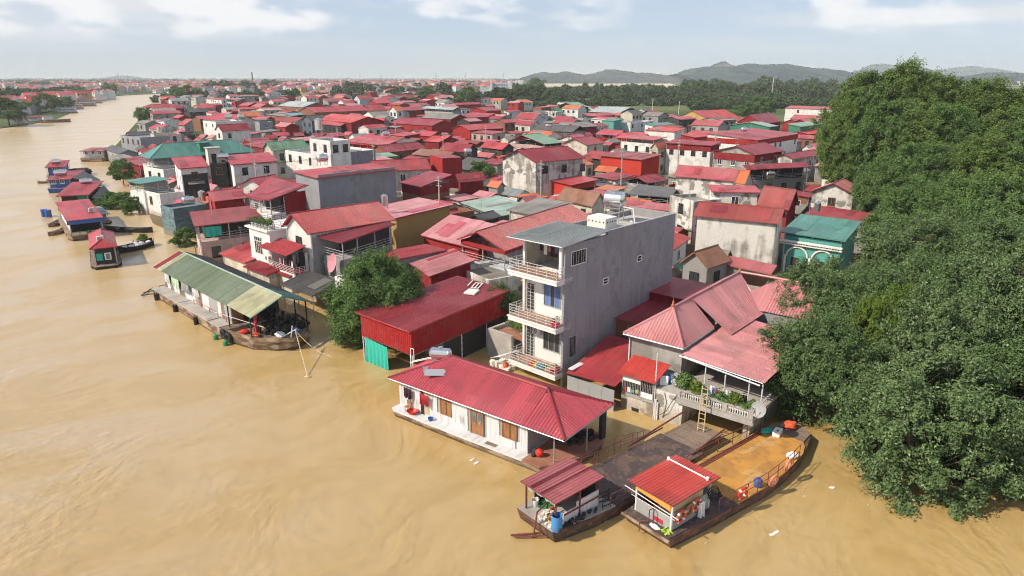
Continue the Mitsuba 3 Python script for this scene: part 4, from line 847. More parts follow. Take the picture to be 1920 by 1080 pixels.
def foliage(m, c, r, n, L=.2):
    """loose leaves of a pot plant"""
    d = leafR.normal(size=(n, 3)); d /= np.linalg.norm(d, axis=1)[:, None]; d[:, 2] = np.abs(d[:, 2]) * 1.0 - .25
    p = np.asarray(c, float) + d * np.asarray(r, float) * leafR.uniform(.4, 1.05, (n, 1))
    nr = d + leafR.normal(size=(n, 3)) * .5; nr /= np.linalg.norm(nr, axis=1)[:, None]
    ax = np.cross(nr, leafR.normal(size=(n, 3))); ax /= np.linalg.norm(ax, axis=1)[:, None]; ay = np.cross(nr, ax)
    l_ = L * leafR.uniform(.6, 1.3, (n, 1))
    V = np.stack([p - ax * l_ / 2, p - ay * l_ * .28, p + ax * l_ / 2, p + ay * l_ * .28], 1).reshape(-1, 3); i = np.arange(n) * 4
    return m.raw(V, np.vstack([np.stack([i, i + 1, i + 2], 1), np.stack([i, i + 2, i + 3], 1)]))
def pot_plant(label, fr, u, v, z, kind='box', w=.8, h=.55, n=160, m='leaf_deep', spread=.5):
    k = thing('potted_plant', label, 'plant')
    p = M(fr)
    if kind == 'box': p.box(u - w / 2, u + w / 2, v - .18, v + .18, z, z + .32); zt = z + .32
    else: p.lathe([(w * .3, 0), (w * .42, .3), (w * .45, .34), (w * .40, .35)], 14, (u, v, z)); zt = z + .35
    p.put(part(k, 'planter' if kind == 'box' else 'pot'), 'white' if kind == 'box' else 'off_white')
    foliage(M(fr), (u, v, zt + h * .4), (w * spread * 1.15, .46, h * .95), int(n * 2.2), .19).put(part(k, 'foliage'), m)

# ---------------------------------------------------------------- the moored houseboat with the red hipped roof
HB = Fr((-8.69, 45.65), (.805, -.593))
k = thing('houseboat', 'long white houseboat with big red hipped roof in the foreground', 'houseboat')
hull = [(-.35, .2), (0, 0), (6.5, -.06), (12.95, 0), (14.0, 1.1), (14.7, 3.2), (14.7, 5.0), (14.2, 5.9), (0, 5.9), (-.35, 5.6)]
plan(M(HB), hull, -.7, .42, .02).put(part(k, 'hull'), 'old_hull', pal=0)
plan(M(HB), [(-.4, .16), (0, -.05), (6.5, -.11), (11.6, -.07), (11.6, 5.95), (0, 5.95), (-.4, 5.65)], .424, .55).put(part(k, 'side_deck'), 'worn_white', pal=0)
plan(M(HB), [(11.604, -.06), (12.98, -.05), (14.05, 1.07), (14.75, 3.2), (14.75, 5.0), (14.25, 5.95), (11.604, 5.95)], .424, .553).put(part(k, 'terrace_floor'), 'terracotta')
x = M(HB); x.box(-.1, 11.46, .80, 5.5, .556, 2.62); x.put(part(k, 'cabin_core'), 'grey_paint')
bi = 0
u = 2.9
OPEN = [(3.92, 4.95), (6.68, 7.88), (9.43, 10.64)]
Rb = np.random.RandomState(4)
while u < 11.48:
    w_ = .36; a, b = u, min(u + w_ - .012, 11.5)
    segs = [(.56, 2.66)]
    for o0, o1 in OPEN:
        if a < o1 and b > o0:
            if o0 > 6 and o0 < 7: segs = [(2.46, 2.66)]
            else: segs = [(.56, 1.14), (2.50, 2.66)]
            if a < o0 - .05: b = o0 - .006
            elif b > o1 + .05: a = o1 + .006
    for z0, z1 in segs:
        e = Rb.uniform(0, .012)
        M(HB).box(a, b, .745 - e, .79, z0, z1).put(part(k, 'wall_board'), 'worn_white', pal=0)
    u = b + .012 if b > u else u + w_
M(HB).box(-.12, 2.0, .74, .795, .56, 2.66).put(part(k, 'wall'), 'worn_white', pal=0)
M(HB).box(2.03, 2.38, .71, .80, .56, 2.66).put(part(k, 'dark_doorway'), 'dark')
d_ = part(k, 'door'); M(HB).box(2.40, 2.88, .70, .79, .58, 2.45).put(d_, 'lime' if 0 else 'off_white')
M(HB).box(2.44, 2.84, .692, .698, .64, 2.40).put(d_ + '__panel', 'ol_panel' if 0 else 'bamboo')
for y_, nm in ((5.56, 'wall'),): M(HB).box(-.1, 11.48, 5.503, 5.56, .56, 2.66).put(part(k, nm), 'worn_white', pal=0)
M(HB).box(11.463, 11.53, .74, 5.56, .56, 2.66).put(part(k, 'wall'), 'grey_paint')
M(HB).box(-.16, -.103, .74, 5.56, .56, 2.66).put(part(k, 'wall'), 'worn_white', pal=0)
for o0, o1 in (OPEN[0], OPEN[2]):
    wk = part(k, 'window'); f = M(HB)
    for a, b in ((o0, o0 + .07), (o1 - .07, o1), ((o0 + o1) / 2 - .03, (o0 + o1) / 2 + .03)): f.box(a, b, .70, .79, 1.15, 2.48)
    f.box(o0 + .07, o1 - .07, .70, .79, 1.15, 1.22).box(o0 + .07, o1 - .07, .70, .79, 2.41, 2.48); f.put(wk, 'wood')
    for j in (0, 1):
        sh = M(HB); a = o0 + .09 + j * (o1 - o0) / 2
        for i in range(9): sh.box(a, a + (o1 - o0) / 2 - .14, .735 + .012 * (i % 2), .775, 1.24 + i * .13, 1.24 + i * .13 + .11)
        sh.put(wk + '__shutter' + ('_001' if j else ''), 'wood')
dk = part(k, 'door'); f = M(HB); f.box(6.70, 6.78, .69, .79, .56, 2.44).box(7.78, 7.86, .69, .79, .56, 2.44).box(6.78, 7.78, .69, .79, 2.36, 2.44); f.put(dk, 'wood')
M(HB).box(6.79, 7.27, .725, .78, .6, 2.35).put(dk + '__leaf', 'wood'); M(HB).box(7.29, 7.77, .725, .78, .6, 2.35).put(dk + '__leaf_001', 'wood')
for j, a in enumerate((6.85, 7.35)):
    M(HB).box(a, a + .36, .712, .722, 1.45, 2.2).put(dk + '__pane' + ('_001' if j else ''), 'pane_pale')
    g = M(HB)
    for i in range(4): g.tube((a + .03 + .1 * i, .70, 1.47), (a + .08 + .1 * i, .70, 2.18), .011, 4)
    g.put(dk + '__grille' + ('_001' if j else ''), 'soot')
# roof
ze, zr = 2.78, 4.32
A, B, C, D_ = (-.78, .28), (14.6, .22), (14.7, 6.45), (-.7, 6.4)
r1, r2 = (2.9, 3.3), (11.5, 3.05)
z3 = lambda p, z: np.array([p[0], p[1], z])
rf = M(HB)
def hipslope(m, a, b, c, d, pitch, off):
    """a hip face a-b (eave), c above b, d above a, with ribs that run up the slope and end at the hips"""
    a, b, c, d = (np.asarray(q, float) for q in (a, b, c, d))
    e = (b - a); L = np.linalg.norm(e); e = e / L
    nrm = np.cross(e, (c + d) / 2 - a); nrm /= np.linalg.norm(nrm); nrm *= np.sign(nrm[2]); up = np.cross(nrm, e)
    P2 = lambda q: np.array([(q - a) @ e, (q - a) @ up])
    cc, dd = P2(c), P2(d)
    def top(s):
        if s <= dd[0]: return dd[1] * s / max(dd[0], 1e-6)
        if s >= cc[0]: return cc[1] * (L - s) / max(L - cc[0], 1e-6)
        return dd[1] + (cc[1] - dd[1]) * (s - dd[0]) / max(cc[0] - dd[0], 1e-6)
    k_ = int(L / pitch); S_, hh = [], []
    for i in range(k_):
        for q, h_ in ((0, 0), (.50, 0), (.60, .055), (.86, .055)): S_.append((i + q) / k_ * L); hh.append(h_)
    S_.append(L); hh.append(0)
    for x_ in (dd[0], cc[0]): S_.append(x_); hh.append(0)
    o_ = np.argsort(S_, kind='stable'); S_ = np.array(S_)[o_]; hh = np.array(hh)[o_]
    lo = [a + e * s + nrm * h_ for s, h_ in zip(S_, hh)]; hi = [a + e * s + up * max(top(s), 0) + nrm * h_ for s, h_ in zip(S_, hh)]
    n_ = len(S_); i = np.arange(n_ - 1)
    uv = [[off + s, 0] for s in S_] + [[off + s, max(top(s), 0)] for s in S_]
    m.raw(np.array(lo + hi), np.vstack([np.stack([i, i + 1, i + 1 + n_], 1), np.stack([i, i + 1 + n_, i + n_], 1)]), uv)
rk = part(k, 'roof')
hipslope(rf, z3(A, ze), z3(B, ze), z3(r2, zr), z3(r1, zr), .235, 3)
hipslope(rf, z3(B, ze), z3(C, ze), z3(r2, zr - .02), z3(r2, zr - .02), .235, 33)
hipslope(rf, z3(C, ze), z3(D_, ze), z3(r1, zr), z3(r2, zr), .235, 53)
hipslope(rf, z3(D_, ze), z3(A, ze), z3(r1, zr), z3(r1, zr), .235, 83)
rf.put(rk, 'roof', pal=RI['r6'])
cp = M(HB)
for a, b in ((r1, r2),): cp.tube(z3(a, zr + .02), z3(b, zr + .02), .11, 6)
for a, b in ((A, r1), (D_, r1), (B, r2), (C, r2)): cp.tube(z3(a, ze + .03), z3(b, zr + .02), .10, 6)
cp.put(rk + '__ridge_cap', 'roof', pal=RI['r5'])
gb = M(HB); gb.poly([(11.5, 2.75, 4.18), (11.95, 2.75, 4.02), (11.5, 3.05, 4.5)]); gb.poly([(11.5, 3.35, 4.18), (11.5, 3.05, 4.5), (11.95, 3.35, 4.02)]); gb.poly([(11.95, 2.75, 4.02), (11.95, 3.35, 4.02), (11.5, 3.05, 4.5)])
gb.put(rk + '__gablet', 'dark')
M(HB).box(2.5, 3.1, 2.5, 2.56, 3.9, 3.93).put(rk + '__patch', 'galv')
ev = M(HB)
for a, b in ((A, B), (B, C), (C, D_), (D_, A)): ev.tube(z3(a, ze - .04), z3(b, ze - .04), .04, 5)
ev.put(part(k, 'eave_beam'), 'galv')
for i, (a, b) in enumerate(((13.45, .9), (14.4, 5.9), (14.5, 3.2))):
    M(HB).tube((a, b, .55), (a, b, ze + .05), .045, 8).put(part(k, 'post'), 'galv')
M(HB).box(14.25, 14.5, 5.2, 5.75, .5, 2.9).put(part(k, 'dark_drape'), 'soot')
for i, (w0, c0, s0) in enumerate(((1.5, (2.75, 1.55, 3.62), .6), (1.1, (1.9, 2.0, 3.5), .45))):
    f = HB.sub(c0[0], c0[1], 35 + 10 * i, c0[2] + .09)
    M(f).sheet((-w0 / 2, -s0 / 2, -.12), (w0 / 2, -s0 / 2, -.12), (w0 / 2, s0 / 2, .14), (-w0 / 2, s0 / 2, .14)).put(part(k, 'roof_patch'), 'steel' if i else 'galv')
water_tank('shiny water tank on the left end of the houseboat roof', HB, 1.55, 3.5, 3.55, 1.35, .42, .3, 25)
lm = thing('pipe_frame', 'white pipe frame at the left eave of the houseboat roof', 'pipe frame')
f = M(HB); f.path([(-1.2, 3.0, 2.95), (.9, 3.5, 3.75)], .03).path([(-1.2, 3.5, 2.95), (.9, 4.0, 3.75)], .03).path([(-1.2, 3.0, 2.95), (-1.2, 3.5, 2.95)], .03).path([(-1.25, 3.5, 2.9), (-1.25, 3.5, 3.9), (-1.6, 3.5, 3.9), (-1.6, 3.5, 2.9)], .03); f.put(lm, 'white')
b_ = thing('basin', 'round red plastic basin on the houseboat side deck', 'basin'); M(HB).lathe([(.26, 0), (.42, .24), (.45, .25), (.41, .24), (.25, .03), (.02, .03)], 24, (1.5, .36, .552)).put(b_, 'bright_red', 40)
s_ = thing('stool', 'small dark wooden chair beside the red basin', 'chair'); f = M(HB); f.box(.78, 1.14, .25, .6, .9, .95)
for a in (.80, 1.08):
    for b in (.27, .54): f.box(a, a + .04, b, b + .04, .552, .9)
f.box(.78, 1.14, .56, .6, 1.0, 1.35); f.put(s_, 'wood')
for i, (c_, l_) in enumerate((('cloth_dark', 'dark jacket hanging left under the houseboat eave'), ('cloth_red', 'maroon shirt hanging by the houseboat doorway'))):
    k2 = thing('hanging_clothes', l_, 'clothes'); a = .55 + i * 1.75; cloth(M(HB), (a, .5 - .1 * i, 2.35), (a + .75, .5 - .1 * i, 2.35), .85, i, .1).put(k2, c_)
    M(HB).tube((a + .35, .5 - .1 * i, 2.33), (a + .35, .5 - .1 * i, 2.72), .01, 4).put(k2 + '__hanger', 'galv')
k2 = thing('washing_bucket', 'small blue bucket on the houseboat deck near the door', 'bucket'); M(HB).lathe([(.15, 0), (.2, .22), (.17, .22), (.13, .03)], 16, (3.3, .35, .552)).put(k2, 'blue_paint', 40)
k2 = thing('red_bag', 'bright red round bag on the houseboat terrace floor', 'bag'); M(HB).blob((12.3, .95, .82), (.3, .26, .28), 3).put(k2, 'bright_red', True)
k2 = thing('bundle', 'dark bundles beside the red bag on the terrace', 'bundle'); M(HB).blob((11.85, 1.1, .72), (.22, .22, .2), 5).blob((12.0, .75, .67), (.16, .2, .14), 6).put(k2, 'soot', True)
k2 = thing('mat', 'slatted door mat on the houseboat side deck', 'mat'); f = M(HB)
for i in range(6): f.box(8.4, 9.3, .12 + i * .06, .16 + i * .06, .553, .58)
f.put(k2, 'plank_wood', pal=0)
k2 = thing('clutter', 'dim household clutter under the right end of the houseboat roof', 'clutter', kind='stuff'); litter(M(HB), 12.0, 14.2, 3.2, 5.6, .56, 26, 3, (.15, .5)).put(k2, 'soot')

# ---------------------------------------------------------------- the two ferries
def ferry_hull(key, fr, pts, deck, zt):
    plan(M(fr), pts, -.5, zt - .05, .05).put(part(key, 'hull'), 'red_steel')
def cabin_roof(key, fr, u0, u1, v0, v1, z, rise, pal):
    m = M(fr); m.sheet((u0, v0, z), (u0, v1, z), (u1, v1, z + rise), (u1, v0, z + rise), .20, .035)
    m2 = M(fr); m2.sheet((u0, v1, z + rise * 0), (u0, v0, z), (u1, v0, z + rise), (u1, v1, z + rise), .20, .035) if 0 else None
    rk_ = part(key, 'cabin_roof'); m.put(rk_, 'roof', pal=pal)
    t = M(fr)
    for a, b in (((u0, v0, z), (u0, v1, z)), ((u0, v1, z), (u1, v1, z + rise)), ((u1, v1, z + rise), (u1, v0, z + rise)), ((u1, v0, z + rise), (u0, v0, z))): t.tube(np.array(a) - [0, 0, .04], np.array(b) - [0, 0, .04], .035, 5)
    t.put(rk_ + '__edge_frame', 'red_steel')
    return rk_
F1 = Fr((2.16, 31.06), (.76, .65))
k = thing('ferry', 'old ferry with dark steel deck and faded red cabin roof', 'ferry')
plan(M(F1), [(0, 0), (2.5, -.5), (6, -.75), (10, -.45), (13, 0), (13, 2.75), (10, 3.05), (6.5, 3.25), (3, 3.2), (0, 2.9)], -.5, .72, .06).put(part(k, 'hull'), 'rusty_hull')
plan(M(F1), [(.05, .05), (2.5, -.42), (4.4, -.6), (4.4, 3.16), (3, 3.15), (.05, 2.85)], .724, .80).put(part(k, 'stern_deck'), 'concrete')
Rp = np.random.RandomState(8)
for i in range(5):
    u0 = 4.41 + i * 1.72; 
    for j in range(3):
        v0 = -.62 + j * 1.2 + (.1 if i > 2 else 0); v1 = min(v0 + 1.19, 3.1 - .05 * i)
        M(F1).box(u0, min(u0 + 1.705, 12.98), v0, v1, .724, .79 + Rp.uniform(0, .012)).put(part(k, 'deck_plate'), 'dark_deck')
f = M(F1)
for i in range(4): f.box(0, 0, 0, 0, 0, 0) if 0 else None
for i in range(14):
    v0 = .1 + i * .19
    M(F1).box(13.02, 16.2, v0, v0 + .178, .70 + Rp.uniform(0, .015), .765 + Rp.uniform(0, .012)).put(part(k, 'ramp_plank'), 'plank_wood', pal=0)
f = M(F1); f.tube((9.8, 3.15, .85), (15.9, 3.0, 1.5), .06).tube((12.2, -.2, .85), (16.0, -.15, 1.35), .06).tube((10, 3.2, .78), (13.4, 3.05, 1.0), .05); f.put(part(k, 'ramp_beam'), 'red_steel')
f = M(F1); rail(f, [(5.4, 3.1, .79), (9.0, 3.08, .79), (11.2, 2.95, .79)], .85, (.42, .85), .022, 1.2); f.put(part(k, 'railing'), 'red_steel')
f = M(F1); rail(f, [(4.0, -.55, .79), (6.5, -.66, .79), (9.2, -.42, .79)], .85, (.42, .85), .022, 1.2); f.put(part(k, 'railing'), 'red_steel')
f = M(F1)
for i in range(3): f.tube((3.55, -.35, .95 + i * .28), (4.4, -.5, .95 + i * .28), .035).tube((3.55, .1, .95 + i * .28), (4.4, -.05, .95 + i * .28), .035)
for a, b in ((3.55, -.35), (4.4, -.5), (3.55, .1), (4.4, -.05)): f.tube((a, b, .8), (a, b, 1.7), .03)
f.put(part(k, 'engine_rack'), 'soot')
for a, b in ((.35, .15), (.35, 2.5), (2.1, .05), (3.7, .15), (3.7, 2.55)): M(F1).box(a - .045, a + .045, b - .045, b + .045, .8, 2.5).put(part(k, 'cabin_post'), 'red_steel')
cw = part(k, 'cabin_wall'); M(F1).box(.9, 3.66, .055, .11, .80, 1.50).put(cw, 'worn_white', pal=0)
M(F1).box(.9, 3.68, .03, .054, 1.34, 1.46).put(cw + '__rusty_rail', 'red_steel'); M(F1).box(1.9, 3.66, .06, .115, 1.52, 1.80).put(part(k, 'cabin_wall'), 'worn_white', pal=0)
M(F1).box(1.0, 3.6, 2.5, 2.55, .8, 2.45).put(part(k, 'cabin_wall'), 'soot'); M(F1).box(3.5, 3.55, .2, 2.48, .8, 2.45).put(part(k, 'cabin_wall'), 'dark')
cv = M(F1); cloth(cv, (.3, .12, 2.52), (.3, 2.55, 2.52), .42, 4, .06, 14, 3, .5); cv.put(part(k, 'torn_canvas'), 'grey_paint')
rk = cabin_roof(k, F1, .15, 3.95, -.05, 2.75, 2.52, .06, RI['r7'])
for v in (.95, 1.75): f = M(F1); f.sheet((.14, v, 2.553), (.14, v + .2, 2.553), (3.96, v + .2, 2.613), (3.96, v, 2.613), .20, .035); f.put(part(k, 'cabin_roof') + '__weathered_strip' if 0 else num(rk + '__weathered_strip'), 'roof', pal=RI['r2'])
f = M(F1); f.tube((-.45, 1.1, -.4), (-.1, 1.1, 1.5), .05).tube((-.1, 1.1, 1.5), (.9, 1.3, 1.6), .05).tube((-1.3, 1.9, .15), (.05, .9, .2), .06).tube((-1.25, 1.7, .15), (.05, .6, .2), .05); f.put(part(k, 'rudder_frame'), 'red_steel')
k2 = thing('barrel', 'open blue plastic barrel on the stern of the dark ferry', 'barrel'); M(F1).lathe([(.27, 0), (.29, .05), (.30, .28), (.31, .3), (.30, .32), (.30, .6), (.31, .62), (.30, .65), (.285, .92), (.30, .94), (.27, .93), (.26, .1), (.02, .08)], 28, (.30, -.02, .803)).put(k2, 'sky_blue', 35)
for i, (a, b, m_, l_) in enumerate(((.9, 2.35, 'off_white', 'tall pale bucket under the left cabin corner of the dark ferry'), (.45, .55, 'bamboo', 'small cream bucket next to the blue barrel'))):
    k2 = thing('bucket', l_, 'bucket'); M(F1).lathe([(.17, 0), (.21, .42 - .1 * i), (.23, .43 - .1 * i), (.19, .42 - .1 * i), (.15, .03), (.02, .03)], 20, (a, b, .803)).put(k2, m_, 35)
k2 = thing('clutter', 'pots, tools and scrap strewn over the stern of the dark ferry', 'clutter', kind='stuff')
litter(M(F1), .15, 1.2, .3, 1.5, .80, 36, 5, (.06, .26)).put(part(k2, 'pale_scrap'), 'off_white'); litter(M(F1), .15, 3.2, -.3, .02, .80, 34, 6, (.06, .28)).put(part(k2, 'dark_scrap'), 'soot'); litter(M(F1), .3, 1.6, .4, 1.6, .80, 14, 7, (.08, .3)).put(part(k2, 'wooden_scrap'), 'wood'); litter(M(F1), .9, 1.5, 1.7, 2.2, .80, 8, 17, (.08, .3)).put(part(k2, 'green_scrap'), 'green')

F2 = Fr((8.27, 30.53), (.774, .633))
k = thing('ferry', 'ferry with orange rusty deck and bright red cabin roof', 'ferry')
plan(M(F2), [(0, 0), (3.5, -.36), (8.5, -.66), (11, -.5), (13.6, -.1), (16.5, .9), (17.3, 2.2), (16.5, 3.3), (13.7, 3.6), (8, 3.7), (3, 3.5), (0, 3.2)], -.5, .66, .06).put(part(k, 'hull'), 'rusty_hull')
plan(M(F2), [(.05, .05), (3.5, -.30), (5.6, -.46), (5.6, 3.6), (3, 3.44), (.05, 3.12)], .664, .74).put(part(k, 'stern_deck'), 'dark_deck')
plan(M(F2), [(5.604, -.46), (8.5, -.61), (11, -.45), (13.6, -.05), (14.6, .35), (15.0, .7), (15.0, 2.2), (14.2, 3.45), (8, 3.64), (5.604, 3.6)], .664, .76).put(part(k, 'rusty_deck'), 'orange_deck')
plan(M(F2), [(15.005, .7), (16.45, .95), (17.2, 2.2), (16.45, 3.25), (14.3, 3.45), (15.005, 2.2)], .664, .75).put(part(k, 'bow_deck'), 'plank_wood', pal=0)
f = M(F2); rail(f, [(4.0, -.30, .72), (6.5, -.49, .74), (8.5, -.58, .74), (11, -.42, .74), (12.9, -.15, .74)], .95, (.5, .95), .022, 1.25); f.put(part(k, 'railing'), 'red_steel')
f = M(F2); rail(f, [(6.2, 3.58, .74), (9.5, 3.58, .74), (14.2, 3.40, .74)], .95, (.5, .95), .025, 1.5); f.put(part(k, 'railing'), 'red_steel')
f = M(F2)
for i in range(3): f.box(5.8, 14.1, 3.05 + i * .13, 3.12 + i * .13, .765, .80)
f.put(part(k, 'deck_rail'), 'red_steel')
cw = part(k, 'cabin_wall')
M(F2).box(.60, .66, .35, 2.85, .745, 1.55).put(cw, 'grey_paint'); M(F2).box(.585, .60, .9, 1.55, .86, 1.12).put(cw + '__red_panel', 'cloth_red')
M(F2).box(.663, 3.9, .35, .41, .745, 1.78).put(part(k, 'cabin_wall'), 'bt_wall' if 0 else 'grey_paint'); M(F2).box(.663, 3.9, 2.79, 2.85, .745, 2.4).put(part(k, 'cabin_wall'), 'grey_paint')
M(F2).box(.7, 3.4, .42, .46, 1.79, 2.42).put(part(k, 'cabin_wall'), 'bamboo'); M(F2).box(3.3, 3.36, .47, 2.75, .745, 2.42).put(part(k, 'cabin_wall'), 'dark')
for a, b in ((.63, .38), (.63, 2.82), (3.95, .38), (3.95, 2.82)): M(F2).box(a - .05, a + .05, b - .05, b + .05, .748, 2.52).put(part(k, 'cabin_post'), 'pvc')
f = M(F2); f.poly([(.55, .42, 1.95), (.55, 2.82, 2.12), (.5, 2.82, 2.48), (.5, .42, 2.42)]); f.put(part(k, 'awning'), 'tarp_orange')
f = M(F2); f.tube((.5, -.15, 1.78), (.5, 3.6, 2.0), .03).tube((.52, .1, 1.62), (.52, 3.1, 1.66), .02); f.put(part(k, 'rail_pipe'), 'pvc')
f = M(F2); f.path([(.35, 1.65, .75), (.35, 1.65, 1.5), (.5, 1.5, 1.62), (.35, 1.35, 1.5), (.35, 1.35, .75)], .03).path([(-.12, 1.9, .2), (-.12, 1.9, .9), (.1, 1.55, .95)], .03); f.put(part(k, 'step_frame'), 'red_steel')
f = M(F2); f.tube((-.05, -.05, .60), (-.05, 3.25, .60), .09, 8); f.put(part(k, 'stern_fender'), 'old_hull', pal=0)
rk = cabin_roof(k, F2, .35, 4.55, .15, 3.25, 2.56, .04, RI['r4'])
k2 = thing('roof_pipe', 'white pipe lying across the red cabin roof', 'pipe'); M(F2).tube((3.7, .45, 2.68), (3.7, 3.12, 2.70), .045, 8).put(k2, 'white')
M(F2).lathe([(.09, 0), (.09, .16), (.03, .17)], 10, (3.7, .42, 2.62)).lathe([(.09, 0), (.09, .16), (.03, .17)], 10, (3.7, 3.12, 2.62)).put(k2 + '__elbow', 'white')
for c_, n_, l_, b_, m_ in (((1.25, .24, 1.45), (0, 1, .1), 'orange lifebuoy nearest the stern on the cabin side', 1, 'buoy_orange'), ((1.95, .25, 1.52), (0, 1, .1), 'dull rust coloured ring between two lifebuoys', 0, 'wood'), ((2.55, .24, 1.62), (0, 1, .1), 'orange lifebuoy hung below the cabin roof corner', 1, 'buoy_orange'),
    ((5.85, -.56, 1.35), (.1, 1, .15), 'red lifebuoy on the railing next to the cabin', 1, 'bright_red'), ((8.85, -.75, 1.05), (.1, 1, .2), 'faded lifebuoy hanging low in the middle of the railing', 0, 'faded_orange'), ((10.75, -.58, 1.3), (-.1, 1, .15), 'faded pink lifebuoy at the far end of the railing', 0, 'faded_orange')):
    buoy(l_, F2, c_, n_, .36, b_, m_)
k2 = thing('jerrycan', 'blue plastic drum behind the ferry railing', 'drum'); M(F2).lathe([(.2, 0), (.25, .06), (.25, .42), (.2, .5), (.08, .55), (.08, .6), (.02, .6)], 16, (8.0, -.25, .765)).put(k2, 'blue_paint', 35)
k2 = thing('foam_box', 'white foam box at the far end of the orange deck', 'box'); f = HB; fb = F2.sub(14.6, 2.35, 15, .765); M(fb).box(-.42, .42, -.24, .24, 0, .32).put(part(k2, 'body'), 'white'); M(fb).box(-.18, .0, -.1, .05, .322, .33).put(part(k2, 'lid_hole'), 'dark')
k2 = thing('tarpaulin_heap', 'crumpled orange tarpaulin under the tree beside the ferry bow', 'tarpaulin'); M(F2).blob((16.2, 2.3, .95), (.55, .4, .28), 9, 3, .5).put(k2, 'buoy_orange')
k2 = thing('net_bag', 'teal net bundle lying on the far deck corner', 'net'); M(F2).blob((14.35, 3.0, .85), (.5, .28, .15), 12, 3, .5).put(k2, 'teal_cloth')
k2 = thing('white_bag', 'white sack lying against the far railing', 'sack'); M(F2).blob((12.6, .15, .93), (.4, .3, .2), 14, 3, .4).put(k2, 'cloth_white')
k2 = thing('lime_bag', 'lime green plastic scraps on the ferry stern', 'plastic scraps'); f = M(F2)
for i in range(9): fr_ = F2.sub(.28 + .12 * (i % 3), .35 + .14 * (i // 3), i * 47, .76); f.fr = fr_; f.poly([(-.2, -.05, 0), (.2, -.06, .05 + .03 * i), (.18, .08, .08), (-.18, .06, .02)])
f.put(k2, 'lime')
k2 = thing('wet_cloth', 'white cloth heap on the ferry stern', 'cloth'); M(F2).blob((.25, 1.15, .78), (.18, .32, .06), 21, 3, .5).put(k2, 'cloth_white')
k2 = thing('raincoat', 'pale raincoat hanging from the cabin corner over the side', 'raincoat'); f = M(F2); cloth(f, (2.75, .12, 1.7), (3.2, .05, 1.7), 1.25, 8, .12, 8, 6, .2); f.put(k2, 'cloth_white')
k2 = thing('hose_coil', 'black hoses and rings hung on the rear cabin corner', 'hose'); f = M(F2)
for i in range(4): f.torus((4.0 + .05 * i, .15 - .03 * i, 1.85 - .12 * i), .34, .03, (.5, 1, .1 * i), 20, 6)
f.put(k2, 'rubber', True)
for i in range(5):
    k2 = thing('driftwood', 'pale piece of rubbish floating on the brown water', 'rubbish', 'rubbish floating on the water near the boats')
    a, b = ((19.6, 36.4), (14.3, 31.9), (14.6, 32.1), (-2.6, 39.6), (-2.3, 39.2))[i]
    M(Fr((a, b), (1, .3 * i))).blob((0, 0, .02), (.22, .09, .05), i, 1, .5).put(k2, 'cloth_white')
# long rope rails joining ferry and shore
k2 = thing('gangway', 'thin steel railing over the water left of the dark ferry', 'railing'); f = M(F1); rail(f, [(4.6, 3.75, .05), (9.2, 3.72, .05), (11.0, 3.3, .05)], 1.4, (1.0, 1.4), .018, 1.5); f.put(k2, 'red_steel')

# ---------------------------------------------------------------- the tall grey and white tube house
TW = Fr((4.07, 50.6), (.72, -.69), (.69, .72))          # u: along the front to the right, v: depth; the near right corner is the origin
k = thing('tower_house', 'tall narrow house with white balconied front and bare grey side wall', 'house')
WL = -5.05
f = M(TW); f.box(WL, -.22, .9, 15.8, -1, 8.9).box(WL, -.22, 4.6, 15.8, 8.903, 11.3); f.put(part(k, 'wall'), 'white_wall')
f = M(TW); f.box(-.218, 0, 0, 15.9, -1, 8.9); f.box(-.218, 0, 0, .7, 8.9, 11.75).box(-.218, 0, 2.6, 15.9, 8.9, 11.75).box(-.218, 0, .7, 2.6, 8.9, 10.0).box(-.218, 0, .7, 2.6, 11.2, 11.75).box(-.218, 0, 5.4, 15.9, 11.75, 12.1); f.put(part(k, 'side_wall'), 'wall', pal=WI['g3'])
f = M(TW); f.box(WL, -.22, 15.7, 15.9, 11.3, 12.1).box(WL, WL + .2, 5.4, 15.7, 11.3, 11.8); f.put(part(k, 'parapet'), 'wall', pal=WI['g'])
M(TW).box(WL + .2, -.22, 4.61, 15.7, 11.303, 11.36).put(part(k, 'flat_roof'), 'concrete')
for zf in (1.3, 5.25, 9.15):
    f = M(TW); f.box(WL - .15, -.0, -.95, .95, zf - .42, zf).box(WL - .22, .03, -1.02, .0, zf - .12, zf - .02); f.put(part(k, 'balcony_slab'), 'white_wall')
    M(TW).box(WL - .1, -.05, -.9, .88, zf + .004, zf + .03).put(part(k, 'balcony_floor'), 'tile_floor')
    f = M(TW); rail(f, [(WL - .05, .8, zf), (WL - .05, -.86, zf), (-.1, -.86, zf), (-.1, .0, zf)], .95, (.22, .45, .68, .92), .022, 1.0); f.put(part(k, 'railing'), 'rail_steel')
